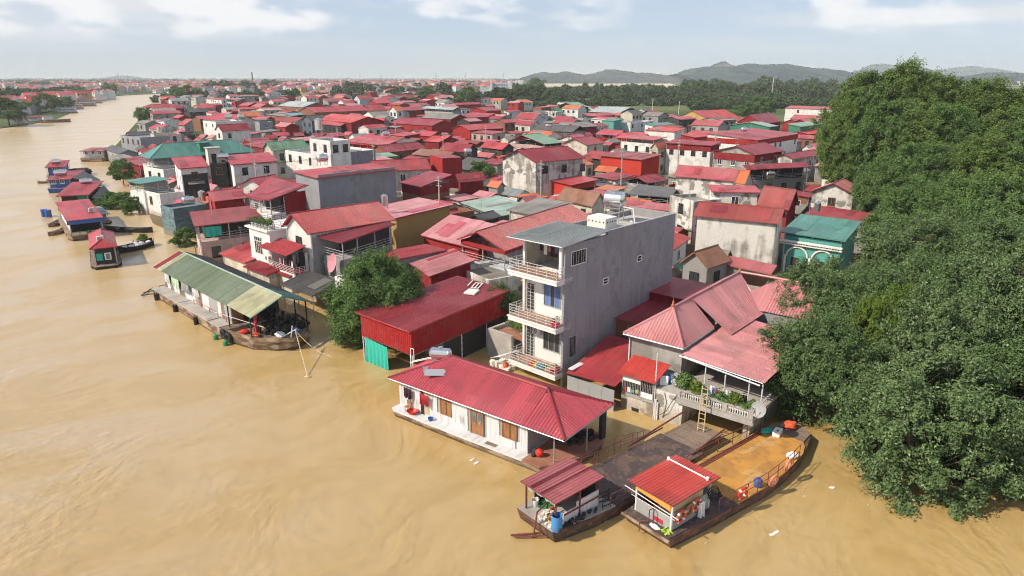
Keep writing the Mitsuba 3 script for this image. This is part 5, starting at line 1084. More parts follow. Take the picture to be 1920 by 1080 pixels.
# corner columns and top storey opening
f = M(TW); f.box(WL, WL + .22, .68, .9, -1, 11.6).box(-.44, -.222, .62, .9, -1, 11.6).box(-2.0, -1.75, .75, .9, -1, 1.0); f.put(part(k, 'column'), 'white_wall')
M(TW).box(-.45, -.2, -.2, .62, 9.15, 11.7).put(part(k, 'column'), 'white_wall')
M(TW).box(WL + .25, -.25, 4.4, 4.59, 9.2, 11.2).put(part(k, 'back_wall'), 'pk_dummy' if 0 else 'terracotta')
M(TW).box(WL, WL + .12, .92, 4.58, 8.91, 11.3).put(part(k, 'wall'), 'wall', pal=WI['c'])
for zf, hd in ((5.25, 2.55), (1.3, 2.75)):
    dk = part(k, 'door'); f = M(TW); a, b = WL + .28, WL + 1.2
    f.box(a, a + .07, .84, .92, zf + .03, zf + hd).box(b - .07, b, .84, .92, zf + .03, zf + hd).box(a + .07, b - .07, .84, .92, zf + hd - .07, zf + hd).box((a + b) / 2 - .025, (a + b) / 2 + .025, .85, .92, zf + .03, zf + hd - .07)
    for i in range(8): f.box(a + .07, b - .07, .86, .885, zf + .2 + i * .3, zf + .22 + i * .3)
    f.put(dk, 'rail_steel'); M(TW).box(a + .07, b - .07, .886, .894, zf + .04, zf + hd - .07).put(dk + '__pane', 'pane')
    wk = part(k, 'window'); f = M(TW); a, b, z0, z1 = -2.85, -1.05, zf + (.95 if zf > 3 else 1.05), zf + hd + .3
    f.box(a, a + .07, .82, .92, z0, z1).box(b - .07, b, .82, .92, z0, z1).box(a + .07, b - .07, .82, .92, z1 - .07, z1).box(a + .07, b - .07, .82, .92, z0, z0 + .07)
    for i in (1, 2): f.box(a + (b - a) * i / 3 - .03, a + (b - a) * i / 3 + .03, .84, .92, z0 + .07, z1 - .07)
    f.put(wk, 'white' if 0 else 'grey_paint'); M(TW).box(a + .07, b - .07, .88, .892, z0 + .07, z1 - .07).put(wk + '__pane', 'pane')
    cu = M(TW)
    if zf > 3: cloth(cu, (a + .1, .872, z1 - .1), (a + .75, .872, z1 - .1), z1 - z0 - .2, 3, .004, 8, 2, 0); cloth(cu, (b - .7, .872, z1 - .1), (b - .12, .872, z1 - .1), z1 - z0 - .2, 4, .004, 8, 2, 0); cu.put(wk + '__curtain', 'cloth_blue')
    f = M(TW); f.box(-2.85, -1.05, .86, .92, z1 + .16, z1 + .50).box(WL + .25, WL + 1.2, .86, .92, zf + hd + .2, zf + hd + .52); f.put(part(k, 'transom'), 'pane')
    M(TW).box(-3.0, -.95, .70, .9, z1 + .56, z1 + .66).put(part(k, 'window_hood'), 'white_wall')
for a, b in ((WL + .35, WL + 1.6), (-2.85, -.95)): M(TW).box(a, b, .86, .92, -.8, .62).put(part(k, 'ground_opening'), 'dark')
for v0, v1, z0, z1 in ((.66, 1.65, 2.3, 4.15), (.7, 2.6, 10.0, 11.2)):
    wk = part(k, 'window'); f = M(TW); f.box(.003, .05, v0, v0 + .07, z0, z1).box(.003, .05, v1 - .07, v1, z0, z1).box(.003, .05, v0 + .07, v1 - .07, z1 - .07, z1).box(.003, .05, v0 + .07, v1 - .07, z0, z0 + .07)
    for i in range(1, 6): f.box(.01, .03, v0 + (v1 - v0) * i / 6 - .012, v0 + (v1 - v0) * i / 6 + .012, z0 + .07, z1 - .07)
    f.put(wk, 'off_white' if z0 > 5 else 'grey_paint'); M(TW).box(-.06, .006, v0 + .07, v1 - .07, z0 + .07, z1 - .07).put(wk + '__pane', 'dark')
for v0, z0 in ((4.95, 7.58), (9.85, 8.6)):
    vk = part(k, 'vent'); f = M(TW); f.box(.003, .06, v0, v0 + .75, z0, z0 + .08).box(.003, .06, v0, v0 + .75, z0 + .5, z0 + .58).box(.003, .06, v0, v0 + .08, z0 + .08, z0 + .5).box(.003, .06, v0 + .67, v0 + .75, z0 + .08, z0 + .5).box(.003, .04, v0 + .08, v0 + .67, z0 + .26, z0 + .31); f.put(vk, 'off_white'); M(TW).box(.002, .012, v0 + .08, v0 + .67, z0 + .08, z0 + .5).put(vk + '__slots', 'dark')
rk = part(k, 'roof_sheet'); f = M(TW); f.sheet((WL - .55, -.7, 11.78), (.25, -.7, 11.85), (.25, 5.4, 12.22), (WL - .55, 5.6, 12.1), .24, .03); f.put(rk, 'roof', pal=RI['gy'])
f = M(TW)
for a, b in (((WL - .55, -.7, 11.74), (.25, -.7, 11.81)), ((.25, -.7, 11.81), (.25, 5.4, 12.18)), ((WL - .55, 5.6, 12.06), (WL - .55, -.7, 11.74))): f.tube(a, b, .05, 5)
for i in range(4): f.tube((WL - .5, .2 + i * 1.6, 11.70 + i * .08), (.2, .2 + i * 1.6, 11.76 + i * .08), .035, 5)
f.put(rk + '__frame', 'galv')
k2 = thing('laundry', 'row of shirts drying under the roof of the grey tower house', 'laundry')
cols = ['cloth_dark', 'cloth_white', 'cloth_pink', 'cloth_dark', 'cloth_blue', 'cloth_white', 'cloth_white', 'cloth_red', 'cloth_dark', 'cloth_blue']
for i, c_ in enumerate(cols): a = WL + .7 + i * .38; f = M(TW); cloth(f, (a, 2.0 + .1 * (i % 3), 11.1), (a + .33, 2.0 + .1 * (i % 3), 11.1), .8 + .3 * (i % 2), i, .05, 5, 3); f.put(part(k2, 'garment'), c_)
M(TW).tube((WL + .3, 2.05, 11.12), (-.3, 2.05, 11.12), .015, 5).put(part(k2, 'line'), 'galv')
k2 = thing('cistern', 'white concrete cistern on the flat roof of the grey tower house', 'cistern'); M(TW).box(-4.3, -2.3, 8.2, 9.9, 11.365, 12.35).put(part(k2, 'body'), 'off_white')
for i in range(5): M(TW).lathe([(.07, -.01), (.07, .02)], 10, (-4.1 + i * .4, 8.19, 12.0), 1).put(part(k2, 'hole'), 'dark')
for i in range(4): M(TW).lathe([(.07, -.01), (.07, .02)], 10, (-2.295, 8.45 + i * .38, 12.0), 0).put(part(k2, 'hole'), 'dark')
M(TW).box(-4.25, -3.3, 8.3, 9.8, 12.355, 12.40).put(part(k2, 'lid'), 'white')
water_tank('large steel water tank on the roof of the grey tower house', TW, -3.9, 11.7, 11.365, 1.6, .72, 1.4, 12)
k2 = thing('water_pipe', 'white pipe running from the roof tank of the grey tower house', 'pipe'); f = M(TW); f.path([(-2.9, 11.6, 12.9), (-1.6, 11.3, 12.9), (-.55, 10.2, 11.5), (-.5, 7.6, 11.5), (-.5, 7.6, 11.9)], .05, 7); f.path([(-.4, 9.5, 11.4), (-.4, 9.5, 12.2), (-.65, 9.5, 12.2)], .07, 7); f.put(k2, 'pvc')
ac_unit('air conditioner on the middle balcony of the grey tower house', TW, -.75, .45, 5.3, 0); ac_unit('air conditioner high over the lowest balcony door of the tower house', TW, -3.35, .62, 3.6, 0)
k2 = thing('flower_shelf', 'colourful flower pots and toys along the lowest tower balcony rail', 'flower pots'); f = M(TW)
for i, c_ in enumerate(('bright_red', 'lime', 'sky_blue', 'green', 'bamboo', 'cloth_pink')): f = M(TW); litter(f, -2.9 + i * .42, -2.5 + i * .42, -.75, -.3, 1.34, 5, 40 + i, (.14, .34)); f.put(part(k2, 'pot'), c_)
k2 = thing('flower_pots', 'reddish flower pots at the right end of the middle tower balcony', 'flower pots'); f = M(TW); litter(f, -1.0, -.25, -.75, -.2, 5.29, 12, 60, (.15, .35)); f.put(part(k2, 'pot'), 'cloth_red'); foliage(M(TW), (-.6, -.5, 5.75), (.35, .3, .3), 60, .14).put(part(k2, 'foliage'), 'leaf_deep')
k2 = thing('flower_pots', 'reddish flower pots at the right end of the lowest tower balcony', 'flower pots'); f = M(TW); litter(f, -.6, -.2, -.75, -.1, 1.34, 10, 61, (.15, .4)); f.put(part(k2, 'pot'), 'cloth_red'); foliage(M(TW), (-.4, -.5, 1.9), (.3, .3, .3), 60, .14).put(part(k2, 'foliage'), 'leaf_deep')
# planted terraces and walls left of the tower
k2 = thing('garden_wall', 'broken low walls and planter left of the grey tower house', 'wall'); f = M(TW); f.box(-9.2, -6.2, .5, .8, -1, 2.6).box(-9.2, -8.9, .8, 6, -1, 2.6).box(-6.5, -5.3, 2.0, 2.3, -1, 3.2).box(-8.8, -6.6, 4, 7, -1, 2.0); f.put(part(k2, 'wall'), 'concrete'); f = M(TW); f.box(-8.6, -5.4, 1.4, 2.6, 2.0, 2.35); f.put(part(k2, 'planter'), 'terracotta')
foliage(M(TW), (-6.8, 2.2, 3.0), (1.7, .8, .9), 700, .2).put(part(k2, 'foliage'), 'leaf_lime')
k2 = thing('lattice', 'white metal lattice leaning over the water left of the lowest tower balcony', 'lattice'); f = M(TW)
for i in range(9): f.tube((-6.6 + .02 * i, -1.6 + i * .3, 1.15 - .02 * i), (-5.3 + .02 * i, -1.7 + i * .3, 1.7), .03, 5)
for i in range(3): f.tube((-6.55 + i * .6, -1.65, 1.15 + .25 * i), (-6.4 + i * .6, .85, 1.0 + .28 * i), .03, 5)
f.put(k2, 'pvc')
k2 = thing('rubble', 'rubbish and pots washed against the wall left of the tower house', 'rubbish', kind='stuff'); litter(M(TW), -7.4, -5.3, -.9, .4, .02, 40, 70, (.15, .55)).put(part(k2, 'pale_rubbish'), 'off_white'); litter(M(TW), -8.8, -6, 1, 2, .2, 20, 71, (.2, .6)).put(part(k2, 'blue_rubbish'), 'blue_paint')
k2 = thing('round_float', 'small orange float beside the lowest tower balcony', 'float'); M(TW).blob((-5.7, -.7, .45), (.28, .28, .3), 4, 2, .05).put(k2, 'buoy_orange', True)

# ---------------------------------------------------------------- red sheet metal boathouse on posts
SH = Fr((-13.61, 56.15), (.743, -.669), (.60, .80))
k = thing('boathouse', 'open red sheet metal boathouse standing on posts in the water', 'boathouse')
w_, d_ = 7.25, 13.4
f = M(SH); f.sheet((0, 0, 4.55), (w_, 0, 4.55), (w_, d_, 4.75), (0, d_, 4.75), .24, .03); rk = part(k, 'roof'); f.put(rk, 'roof', pal=RI['r5'])
f = M(SH); f.poly([(0, 0, 4.43), (w_, 0, 4.43), (w_, 0, 4.56), (0, 0, 4.56)]).poly([(w_, 0, 4.43), (w_, d_, 4.63), (w_, d_, 4.76), (w_, 0, 4.56)]); f.put(rk + '__edge_trim', 'roof', pal=RI['r1'])
def ribwall(m, a, b, z0, z1, pitch=.24, h=.03):
    """upright ribbed sheet from a to b (u, v)"""
    a, b = np.asarray(a, float), np.asarray(b, float); L = np.linalg.norm(b - a); n_ = int(L / pitch); e = (b - a) / L; nr = np.array([e[1], -e[0]])
    S_, hh = [], []
    for i in range(n_):
        for q, h_ in ((0, 0), (.60, 0), (.70, h), (.90, h)): S_.append((i + q) / n_ * L); hh.append(h_)
    S_.append(L); hh.append(0)
    lo = [[*(a + e * s + nr * q), z0] for s, q in zip(S_, hh)]; hi = [[*(a + e * s + nr * q), z1] for s, q in zip(S_, hh)]
    n2 = len(S_); i = np.arange(n2 - 1)
    m.raw(np.array(lo + hi), np.vstack([np.stack([i, i + 1, i + 1 + n2], 1), np.stack([i, i + 1 + n2, i + n2], 1)]), [[s, z0] for s in S_] + [[s, z1] for s in S_]); return m
ribwall(M(SH), (.3, .3), (w_ - .12, .3), 2.35, 4.48).put(part(k, 'front_sheet'), 'wall', pal=WI['rm'])
ribwall(M(SH), (w_ - .1, .3), (w_ - .1, d_), 2.35, 4.55).put(part(k, 'side_sheet'), 'wall', pal=WI['rm'])
ribwall(M(SH), (.3, d_), (.3, .3), 2.35, 4.55).put(part(k, 'side_sheet'), 'wall', pal=WI['rd'])
M(SH).box(.5, w_ - .3, d_ - .3, d_ - .1, -1, 4.6).put(part(k, 'back_wall'), 'wall', pal=WI['dk'])
M(SH).box(w_ - .28, w_ - .22, 4.2, d_ - .4, -.5, 2.34).put(part(k, 'dark_net'), 'soot')
f = M(SH); f.tube((w_ - .15, .4, 2.32), (w_ - .15, d_, 2.4), .05).tube((.3, .4, 2.32), (w_ - .15, .4, 2.32), .05)
f.put(part(k, 'beam'), 'galv')
for a, b in ((.35, .4), (.65, .4), (w_ - .2, .4), (w_ - .45, .4), (w_ - .2, 6.5), (.35, 6.5), (w_ - .2, 10)): M(SH).tube((a, b, -2), (a, b, 4.5), .055, 8).put(part(k, 'post'), 'pvc')
k2 = thing('curtain', 'teal green cloth hanging from the boathouse front into the water', 'cloth'); f = M(SH); cloth(f, (.75, .34, 2.3), (3.75, .34, 2.15), 2.55, 5, .1, 22, 8, .05); f.put(k2, 'teal_cloth', True)
k2 = thing('roof_hatch', 'white hatch panel lying on the boathouse roof', 'panel'); f = SH.sub(4.9, 10.3, 20, 4.76); M(f).box(-.55, .55, -.7, .7, .0, .14).put(k2, 'off_white')
k2 = thing('roof_frame', 'white window frame lying at the far end of the boathouse roof', 'frame'); f = SH.sub(4.0, 12.1, 25, 4.80); m = M(f); m.box(-.4, -.3, -.9, .9, 0, .06).box(.3, .4, -.9, .9, 0, .06).box(-.3, .3, -.9, -.8, 0, .06).box(-.3, .3, .8, .9, 0, .06).box(-.05, .05, -.8, .8, 0, .06).put(k2, 'off_white')
k2 = thing('roof_batten', 'white batten beside the window frame on the boathouse roof', 'batten'); f = SH.sub(2.9, 12.3, 25, 4.80); M(f).box(-.05, .05, -.9, .9, 0, .05).put(k2, 'off_white')

# ---------------------------------------------------------------- the big house with the pink hip roof and planted terrace
EH = Fr((8.67, 49.78), (.78, -.63))
k = thing('hip_roof_house', 'big house with faded pink hip roof and planted terrace', 'house')
f = M(EH); f.box(.3, 4.7, .6, 15, 1.6, 4.95); f.put(part(k, 'wall'), 'wall', pal=WI['gp'])
f = M(EH); f.box(4.9, 11.0, 5.0, 5.2, -1, 4.3).box(4.75, 12.6, 12.4, 18, -1, 4.9).box(10.7, 10.9, 2, 10, -1, 2.2); f.put(part(k, 'wall'), 'wall', pal=WI['g'])
f = M(EH); f.box(1.35, 6.05, -2.3, .59, -1, 2.35).box(5.3, 6.3, -2.28, .5, -1, 2.05); f.put(part(k, 'ground_wall'), 'wall', pal=WI['ws'])
f = M(EH); f.box(6.35, 10.9, 1.2, 1.4, -1, 2.0).box(10.5, 10.95, -1.6, 1.2, -1, 2.0); f.put(part(k, 'ground_wall'), 'wall', pal=WI['c'])
f = M(EH); f.box(5.3, 11.35, -2.45, 5.0, 2.05, 2.28).box(5.9, 11.4, -2.5, -2.2, 1.85, 2.05); f.put(part(k, 'terrace_slab'), 'concrete')
f = M(EH); f.box(5.9, 11.35, -2.48, -2.26, 2.283, 2.36).box(5.9, 11.35, -2.50, -2.24, 2.86, 2.96)
f.put(part(k, 'balustrade'), 'concrete')
for a in (6.0, 7.75, 9.4, 11.2): M(EH).box(a - .16, a + .16, -2.5, -2.22, 2.285, 3.0).put(part(k, 'pillar'), 'concrete')
for i in range(30):
    a = 6.25 + i * .168
    if min(abs(a - q) for q in (7.75, 9.4, 11.2)) < .2: continue
    M(EH).lathe([(.045, 0), (.05, .06), (.03, .12), (.058, .24), (.03, .40), (.05, .46), (.045, .498)], 8, (a, -2.37, 2.361)).put(part(k, 'baluster'), 'off_white', True)
for i in range(12): M(EH).lathe([(.045, 0), (.03, .12), (.058, .24), (.03, .40), (.045, .498)], 8, (11.3, -2.2 + i * .22, 2.361)).put(part(k, 'baluster'), 'off_white', True)
M(EH).box(11.25, 11.38, -2.2, 1.0, 2.862, 2.95).put(part(k, 'balustrade'), 'concrete')
f = M(EH); f.box(6.4, 9.2, 1.12, 1.19, -1, 1.6); f.put(part(k, 'dark_opening'), 'wall', pal=WI['c'])
dk = part(k, 'door'); f = M(EH); f.box(9.5, 10.4, 1.1, 1.19, -.5, 1.5); f.put(dk, 'red_steel')
f = M(EH)
for i in range(6): f.box(9.55 + i * .15, 9.60 + i * .15, 1.06, 1.095, -.3, 1.4)
f.put(dk + '__grille', 'wood')
# main roof: front hip, two long slopes, cross wing
rk = part(k, 'roof'); f = M(EH); p3 = lambda a, b, c: np.array([a, b, c], float)
ze, zr = 5.0, 7.05
r1, r2 = p3(2.8, 2.5, zr), p3(3.0, 15.6, zr)
hipslope(f, p3(0, 0, ze), p3(5.0, 0, ze), r1, r1, .24, 3)
hipslope(f, p3(0, 18, ze), p3(0, 0, ze), r1, r2, .24, 23)
hipslope(f, p3(5.0, 0, ze), p3(5.0, 5.6, ze), p3(2.88, 5.6, zr), r1, .24, 43)
f.sheet(p3(6.4, 5.6, 4.72), p3(6.6, 12.4, 4.72), p3(3.0, 15.6, zr), p3(2.88, 5.6, zr), .24, .03, off=63)
f.put(rk, 'roof', pal=RI['r3'])
f = M(EH); hipslope(f, p3(6.5, 12.2, 4.95), p3(13.6, 12.2, 4.95), p3(12.6, 15.6, zr), p3(3.0, 15.6, zr), .24, 93); f.sheet(p3(13.6, 19, ze), p3(0, 19, ze), p3(3.0, 15.6, zr), p3(12.6, 15.6, zr), .24, .03, off=103); f.put(part(k, 'wing_roof'), 'roof', pal=RI['r3'])
f = M(EH)
for a, b in ((r1, r2), (p3(0, 0, ze), r1), (p3(5, 0, ze), r1)): f.tube(a + [0, 0, .03], b + [0, 0, .03], .11, 6)
f.tube(p3(3, 15.6, zr + .03), p3(12.6, 15.6, zr + .03), .11, 6); f.put(rk + '__ridge_cap', 'roof', pal=RI['r3'])
f = M(EH); f.poly([p3(6.5, 12.25, 4.85), p3(6.5, 12.25, 4.95), p3(3.1, 15.5, 7.0), p3(3.1, 15.5, 6.9)]); f.put(rk + '__valley', 'white')
for v_, u_ in ((2.5, 2.8), (15.6, 3.0)): M(EH).lathe([(.12, 0), (.16, .12), (.07, .25), (.10, .34), (.03, .5), (.01, .85)], 10, (u_, v_, zr + .08)).put(rk + '__finial' + ('' if v_ < 9 else '_001'), 'roof', True, pal=RI['o'])
f = M(EH)
for a, b in ((p3(0, 0, ze - .06), p3(5, 0, ze - .06)), (p3(5, 0, ze - .06), p3(5, 5.6, ze - .06)), (p3(0, 0, ze - .06), p3(0, 18, ze - .06))): f.tube(a, b, .06, 5)
f.put(part(k, 'gutter'), 'pvc')
M(EH).box(.28, .36, .45, .58, 1.6, 4.9).put(part(k, 'down_pipe'), 'pvc')
# terrace canopy of single sheets
ck = part(k, 'canopy'); f = M(EH)
for i in range(6): f.tube((5.2, -.2 + i * 2.05, 4.62), (11.2, -.2 + i * 2.05, 4.16), .04, 5)
f.tube((11.1, -.4, 4.15), (11.2, 10.4, 4.2), .05, 5).tube((5.3, -.4, 4.6), (11.1, -.4, 4.14), .05, 5); f.put(ck, 'galv')
Rc = np.random.RandomState(12); sn = 0
for i in range(10):
    for j in range(2):
        u0, u1 = (5.1, 8.2) if j == 0 else (8.1, 11.25); v0 = -.5 + i * 1.09
        zz = lambda u: 4.70 - (u - 5.1) * .075
        e = .012 * (1 - j) + .006 * (i % 2)
        f = M(EH); f.sheet((u1, v0, zz(u1) + e), (u1, v0 + 1.12, zz(u1) + e), (u0, v0 + 1.12, zz(u0) + e), (u0, v0, zz(u0) + e), .185, .022, off=Rc.rand() * 60)
        f.put(ck + '__sheet' + ('' if sn == 0 else '_%03d' % sn), 'roof', pal=RI[('r3', 'r8', 'r3', 'r3')[Rc.randint(4)]] if not (i > 5 and j == 0) else RI['r8']); sn += 1
for a, b in ((7.0, -.35), (8.5, -.4), (10.2, -.35), (11.1, -.3), (11.1, 4.5), (11.1, 9.5)): M(EH).tube((a, b, 2.28), (a, b, 4.5 - (a - 5.1) * .075), .05, 8).put(part(k, 'canopy_post'), 'pvc')
M(EH).tube((5.0, -.55, 4.62), (11.0, -.62, 4.02), .06, 8).put(part(k, 'canopy_beam'), 'pvc')
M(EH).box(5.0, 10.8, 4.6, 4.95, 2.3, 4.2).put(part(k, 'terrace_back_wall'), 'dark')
# kitchen room
f = M(EH); f.box(1.5, 4.05, -2.26, -.4, 2.352, 2.98).put(part(k, 'kitchen_wall'), 'wall', pal=WI['gp'])
f = M(EH); f.box(1.42, 4.1, -2.42, -2.28, 1.18, 1.32); f.put(part(k, 'ledge'), 'concrete')
wk = part(k, 'kitchen_window'); f = M(EH); f.box(1.45, 4.05, -2.40, -2.30, 1.33, 1.40).box(1.45, 4.05, -2.40, -2.30, 2.72, 2.82).box(1.45, 1.52, -2.40, -2.30, 1.4, 2.72).box(3.98, 4.05, -2.40, -2.30, 1.4, 2.72).box(2.95, 3.02, -2.40, -2.30, 1.4, 2.72); f.put(wk, 'galv')
M(EH).box(1.5, 4.0, -2.312, -2.30, 1.4, 2.72).put(wk + '__dark_inside', 'soot')
f = M(EH)
for i in range(18): f.tube((1.6 + i * .138, -2.37, 1.4), (1.6 + i * .138, -2.37, 2.72), .011, 4)
f.put(wk + '__bars', 'rail_steel')
M(EH).box(1.46, 2.95, -2.39, -2.315, 2.35, 2.72).put(wk + '__white_panel', 'white'); M(EH).box(3.03, 3.97, -2.39, -2.315, 1.42, 1.82).put(wk + '__white_panel_001', 'white')
f = M(EH); f.sheet((1.15, -2.75, 2.92), (4.3, -2.75, 2.92), (4.3, -.3, 3.62), (1.15, -.3, 3.62), .20, .035); f.put(part(k, 'kitchen_roof'), 'roof', pal=RI['r4'])
M(EH).box(2.3, 2.9, -2.33, -2.29, .05, .32).put(part(k, 'vent'), 'dark')
f = M(EH); f.tube((4.15, -2.36, 0), (4.15, -2.36, 5.2), .045, 8).tube((4.3, -2.4, -.5), (4.3, -2.4, 1.6), .08, 8).tube((4.45, -2.4, -.5), (4.45, -2.4, 1.4), .06, 8); f.put(part(k, 'pipe'), 'pvc')
M(EH).tube((4.15, -2.36, 5.2), (4.6, -2.5, 6.8), .02, 5).put(part(k, 'aerial_pole'), 'galv')
f = M(EH); f.path([(4.7, -2.5, .5), (5.2, -2.55, 1.0), (5.6, -2.5, 1.9), (5.95, -2.5, 2.5)], .025, 5).path([(4.9, -2.35, .3), (5.1, -2.36, 1.6), (4.9, -2.36, 2.3)], .02, 5); f.put(part(k, 'cable'), 'soot')
M(EH).box(4.3, 6.0, -2.25, .5, 2.353, 2.5).put(part(k, 'flat_roof'), 'concrete')
k2 = thing('kitchen_goods', 'red and white goods stacked behind the kitchen window bars', 'goods'); f = M(EH); litter(f, 1.6, 2.1, -2.5, -2.43, 1.33, 0 or 3, 3, (.1, .2)); f.fr = EH
for i, c_ in enumerate(('bright_red', 'cloth_white', 'teal_cloth', 'bamboo')): M(EH).box(1.55 + i * .33, 1.8 + i * .33, -2.355, -2.318, 1.42 + .05 * i, 1.75 + .1 * (i % 2)).put(part(k2, 'item'), c_)
k2 = thing('blue_drum', 'blue plastic tub on the flat kitchen roof beside the dish', 'tub'); M(EH).lathe([(.25, 0), (.33, .55), (.35, .6), (.30, .58), (.02, .1)], 20, (4.75, -.9, 2.503)).put(k2, 'blue_paint', 35)
k2 = thing('white_board', 'white board leaning on the flat kitchen roof', 'board'); f = EH.sub(4.45, -1.6, 30, 2.503); M(f).poly([(-.3, 0, 0), (.3, 0, 0), (.3, .3, .6), (-.3, .3, .6)]).box(-.3, .3, -.02, .0, 0, .02).put(k2, 'white')
dish('grey satellite dish on the flat kitchen roof', EH, 5.2, -1.3, 3.1, .48, (-.35, -.8, .35)); dish('grey satellite dish at the right end of the balustrade', EH, 11.62, -2.4, 3.15, .55, (-.2, -.9, .35))
for i, (a, kd, w2, n2, lf) in enumerate(((6.2, 'box', .55, 260, 'leaf_deep'), (7.2, 'box', .9, 320, 'leaf_lime'), (8.75, 'pot', .8, 160, 'leaf_deep'), (9.2, 'box', .75, 60, 'leaf_deep'), (9.95, 'box', .85, 220, 'leaf_lime'), (10.75, 'box', .8, 80, 'leaf_deep'), (11.05, 'pot', .5, 160, 'leaf_grey'))):
    pot_plant(('bushy green plant in the leftmost white planter of the terrace', 'green shrub in the white planter left of the ladder', 'slender plant in a round pot right of the ladder', 'nearly bare white planter box on the balustrade', 'low green plant in the white planter near the canopy post', 'nearly empty white planter near the terrace corner', 'grey green plant at the right corner of the terrace')[i], EH, a, -2.15 if kd == 'box' else -1.9, 2.62 if kd == 'box' else 2.3, kd, w2, .75 if i != 3 and i != 5 else .3, n2, lf, .6)
k2 = thing('climbing_bush', 'bushy green shrub between the flat kitchen roof and the terrace', 'shrub'); foliage(M(EH), (6.0, -1.5, 3.2), (.9, .8, .9), 700, .2).put(part(k2, 'foliage'), 'leaf_deep'); M(EH).tube((6.0, -1.5, 2.5), (6.0, -1.5, 3.4), .04).put(part(k2, 'stem'), 'bark')
k2 = thing('blankets', 'heap of patterned blankets drying on the terrace', 'blankets'); 
for i, c_ in enumerate(('cloth_white', 'cloth_dark', 'cloth_pink', 'cloth_white', 'soot')): f = M(EH); cloth(f, (8.9 + .28 * i, -1.3 + .1 * (i % 2), 3.35), (9.3 + .28 * i, -1.2 + .1 * (i % 2), 3.3), .75, 20 + i, .16, 8, 5, .3); f.put(part(k2, 'blanket'), c_)
k2 = thing('clothes_heap', 'striped and blue clothes hung beside the ladder top', 'clothes')
for i, c_ in enumerate(('cloth_white', 'cloth_blue', 'cloth_red', 'cloth_dark')): f = M(EH); cloth(f, (7.9 + .2 * i, -1.6, 3.5 - .1 * i), (8.2 + .2 * i, -1.55, 3.5 - .1 * i), .9, 30 + i, .08, 6, 4, .3); f.put(part(k2, 'garment'), c_)
k2 = thing('ladder', 'bamboo ladder leaning from the ferry ramp to the terrace', 'ladder'); f = M(EH); a0, a1, b0, b1 = np.array([8.0, -3.35, .78]), np.array([8.45, -3.35, .78]), np.array([7.75, -2.52, 3.75]), np.array([8.15, -2.52, 3.75])
f.tube(a0, b0, .04).tube(a1, b1, .04); f.put(part(k2, 'rail'), 'bamboo')
f = M(EH)
for i in range(9): t = (i + .5) / 9; f.tube(a0 + (b0 - a0) * t, a1 + (b1 - a1) * t, .028)
f.put(part(k2, 'rung'), 'bamboo')
# lean-to beside the tower
k = thing('lean_to', 'low red sheet lean-to between grey tower house and kitchen', 'lean-to'); f = M(EH)
f.sheet((-2.9, -3.5, 2.05), (1.35, -3.3, 2.05), (1.2, 3.6, 3.0), (-3.4, 3.6, 3.0), .22, .03); f.put(part(k, 'roof'), 'roof', pal=RI['r1'])
for i in range(4): M(EH).box(-2.9 + i * 1.06, -1.86 + i * 1.06, -3.32, -3.27, -1, 1.75).put(part(k, 'fence_panel'), 'grey_paint')
M(EH).box(-3.2, 1.0, 3.2, 3.4, -1, 2.9).put(part(k, 'back_wall'), 'wall', pal=WI['g'])
M(EH).box(-2.95, -2.5, -3.2, -.5, 2.26, 2.31).put(part(k, 'loose_sheet'), 'pvc')
k = thing('brick_house', 'brick walled house under dark red flat roofs in the shade of the tower', 'house'); f = M(EH)
f.box(-4.2, .2, 4.9, 9.4, -1, 4.15).put(part(k, 'wall'), 'wall', pal=WI['br']); f = M(EH); f.sheet((-4.6, 4.5, 4.2), (.5, 4.5, 4.2), (.5, 10, 4.6), (-4.6, 10, 4.6), .24, .03).put(part(k, 'roof'), 'roof', pal=RI['r5'])
f = M(EH); f.box(-4.4, .4, 10.0, 14.5, -1, 5.3).put(part(k, 'wall'), 'wall', pal=WI['rd']); f = M(EH); f.sheet((-4.7, 9.7, 5.4), (.7, 9.7, 5.4), (.7, 15, 5.6), (-4.7, 15, 5.6), .24, .03).put(part(k, 'roof'), 'roof', pal=RI['r5'])
window(k, EH, -2.2, 4.9, 2.3, 1.5, 1.3, 'white')

# ---------------------------------------------------------------- the long barge with the green roof
LB = Fr((-41.66, 75.2), (.71, -.705), (.705, .71))
k = thing('barge', 'long wooden house barge under a patched green gable roof', 'barge')
hp = [(0, 1.0), (1.5, 0), (17.5, -.15), (21.5, .0), (24.5, .7), (26.5, 2.2), (27.3, 3.7), (26.6, 5.2), (24.5, 6.4), (20, 6.9), (1.5, 6.8), (0, 5.8)]
plan(M(LB), hp, -.6, .95, .05).put(part(k, 'hull'), 'old_hull', pal=0)
plan(M(LB), [(21.0, -.06), (24.6, .62), (26.7, 2.2), (27.6, 3.7), (26.8, 5.25), (24.6, 6.5), (21, 6.95)], .953, 1.35, .0, False).put(part(k, 'bulwark'), 'old_hull', pal=0)
plan(M(LB), [(19, .05), (24.3, .85), (26.3, 2.3), (27.0, 3.7), (26.3, 5.1), (24.3, 6.2), (19, 6.7)], .954, 1.0).put(part(k, 'fore_deck'), 'plank_wood', pal=0)
for i in range(7): M(LB).box(.8 + i * 2.62, 3.3 + i * 2.62, -.1, 1.28, .954, 1.06 + .02 * (i % 3)).put(part(k, 'side_deck'), 'concrete')
Rl = np.random.RandomState(5); a = 1.2; i = 0
while a < 18.8:
    w_ = Rl.uniform(.7, 1.2); M(LB).box(a, min(a + w_ - .015, 18.9), 1.30 - Rl.uniform(0, .02), 1.36, 1.07, 3.35).put(part(k, 'wall_panel'), ('worn_white', 'worn_white', 'plank_wood', 'grey_paint')[Rl.randint(4)], pal=0); a += w_
f = M(LB); f.box(1.2, 18.85, 1.37, 6.2, 1.07, 3.4); f.put(part(k, 'cabin'), 'grey_paint')
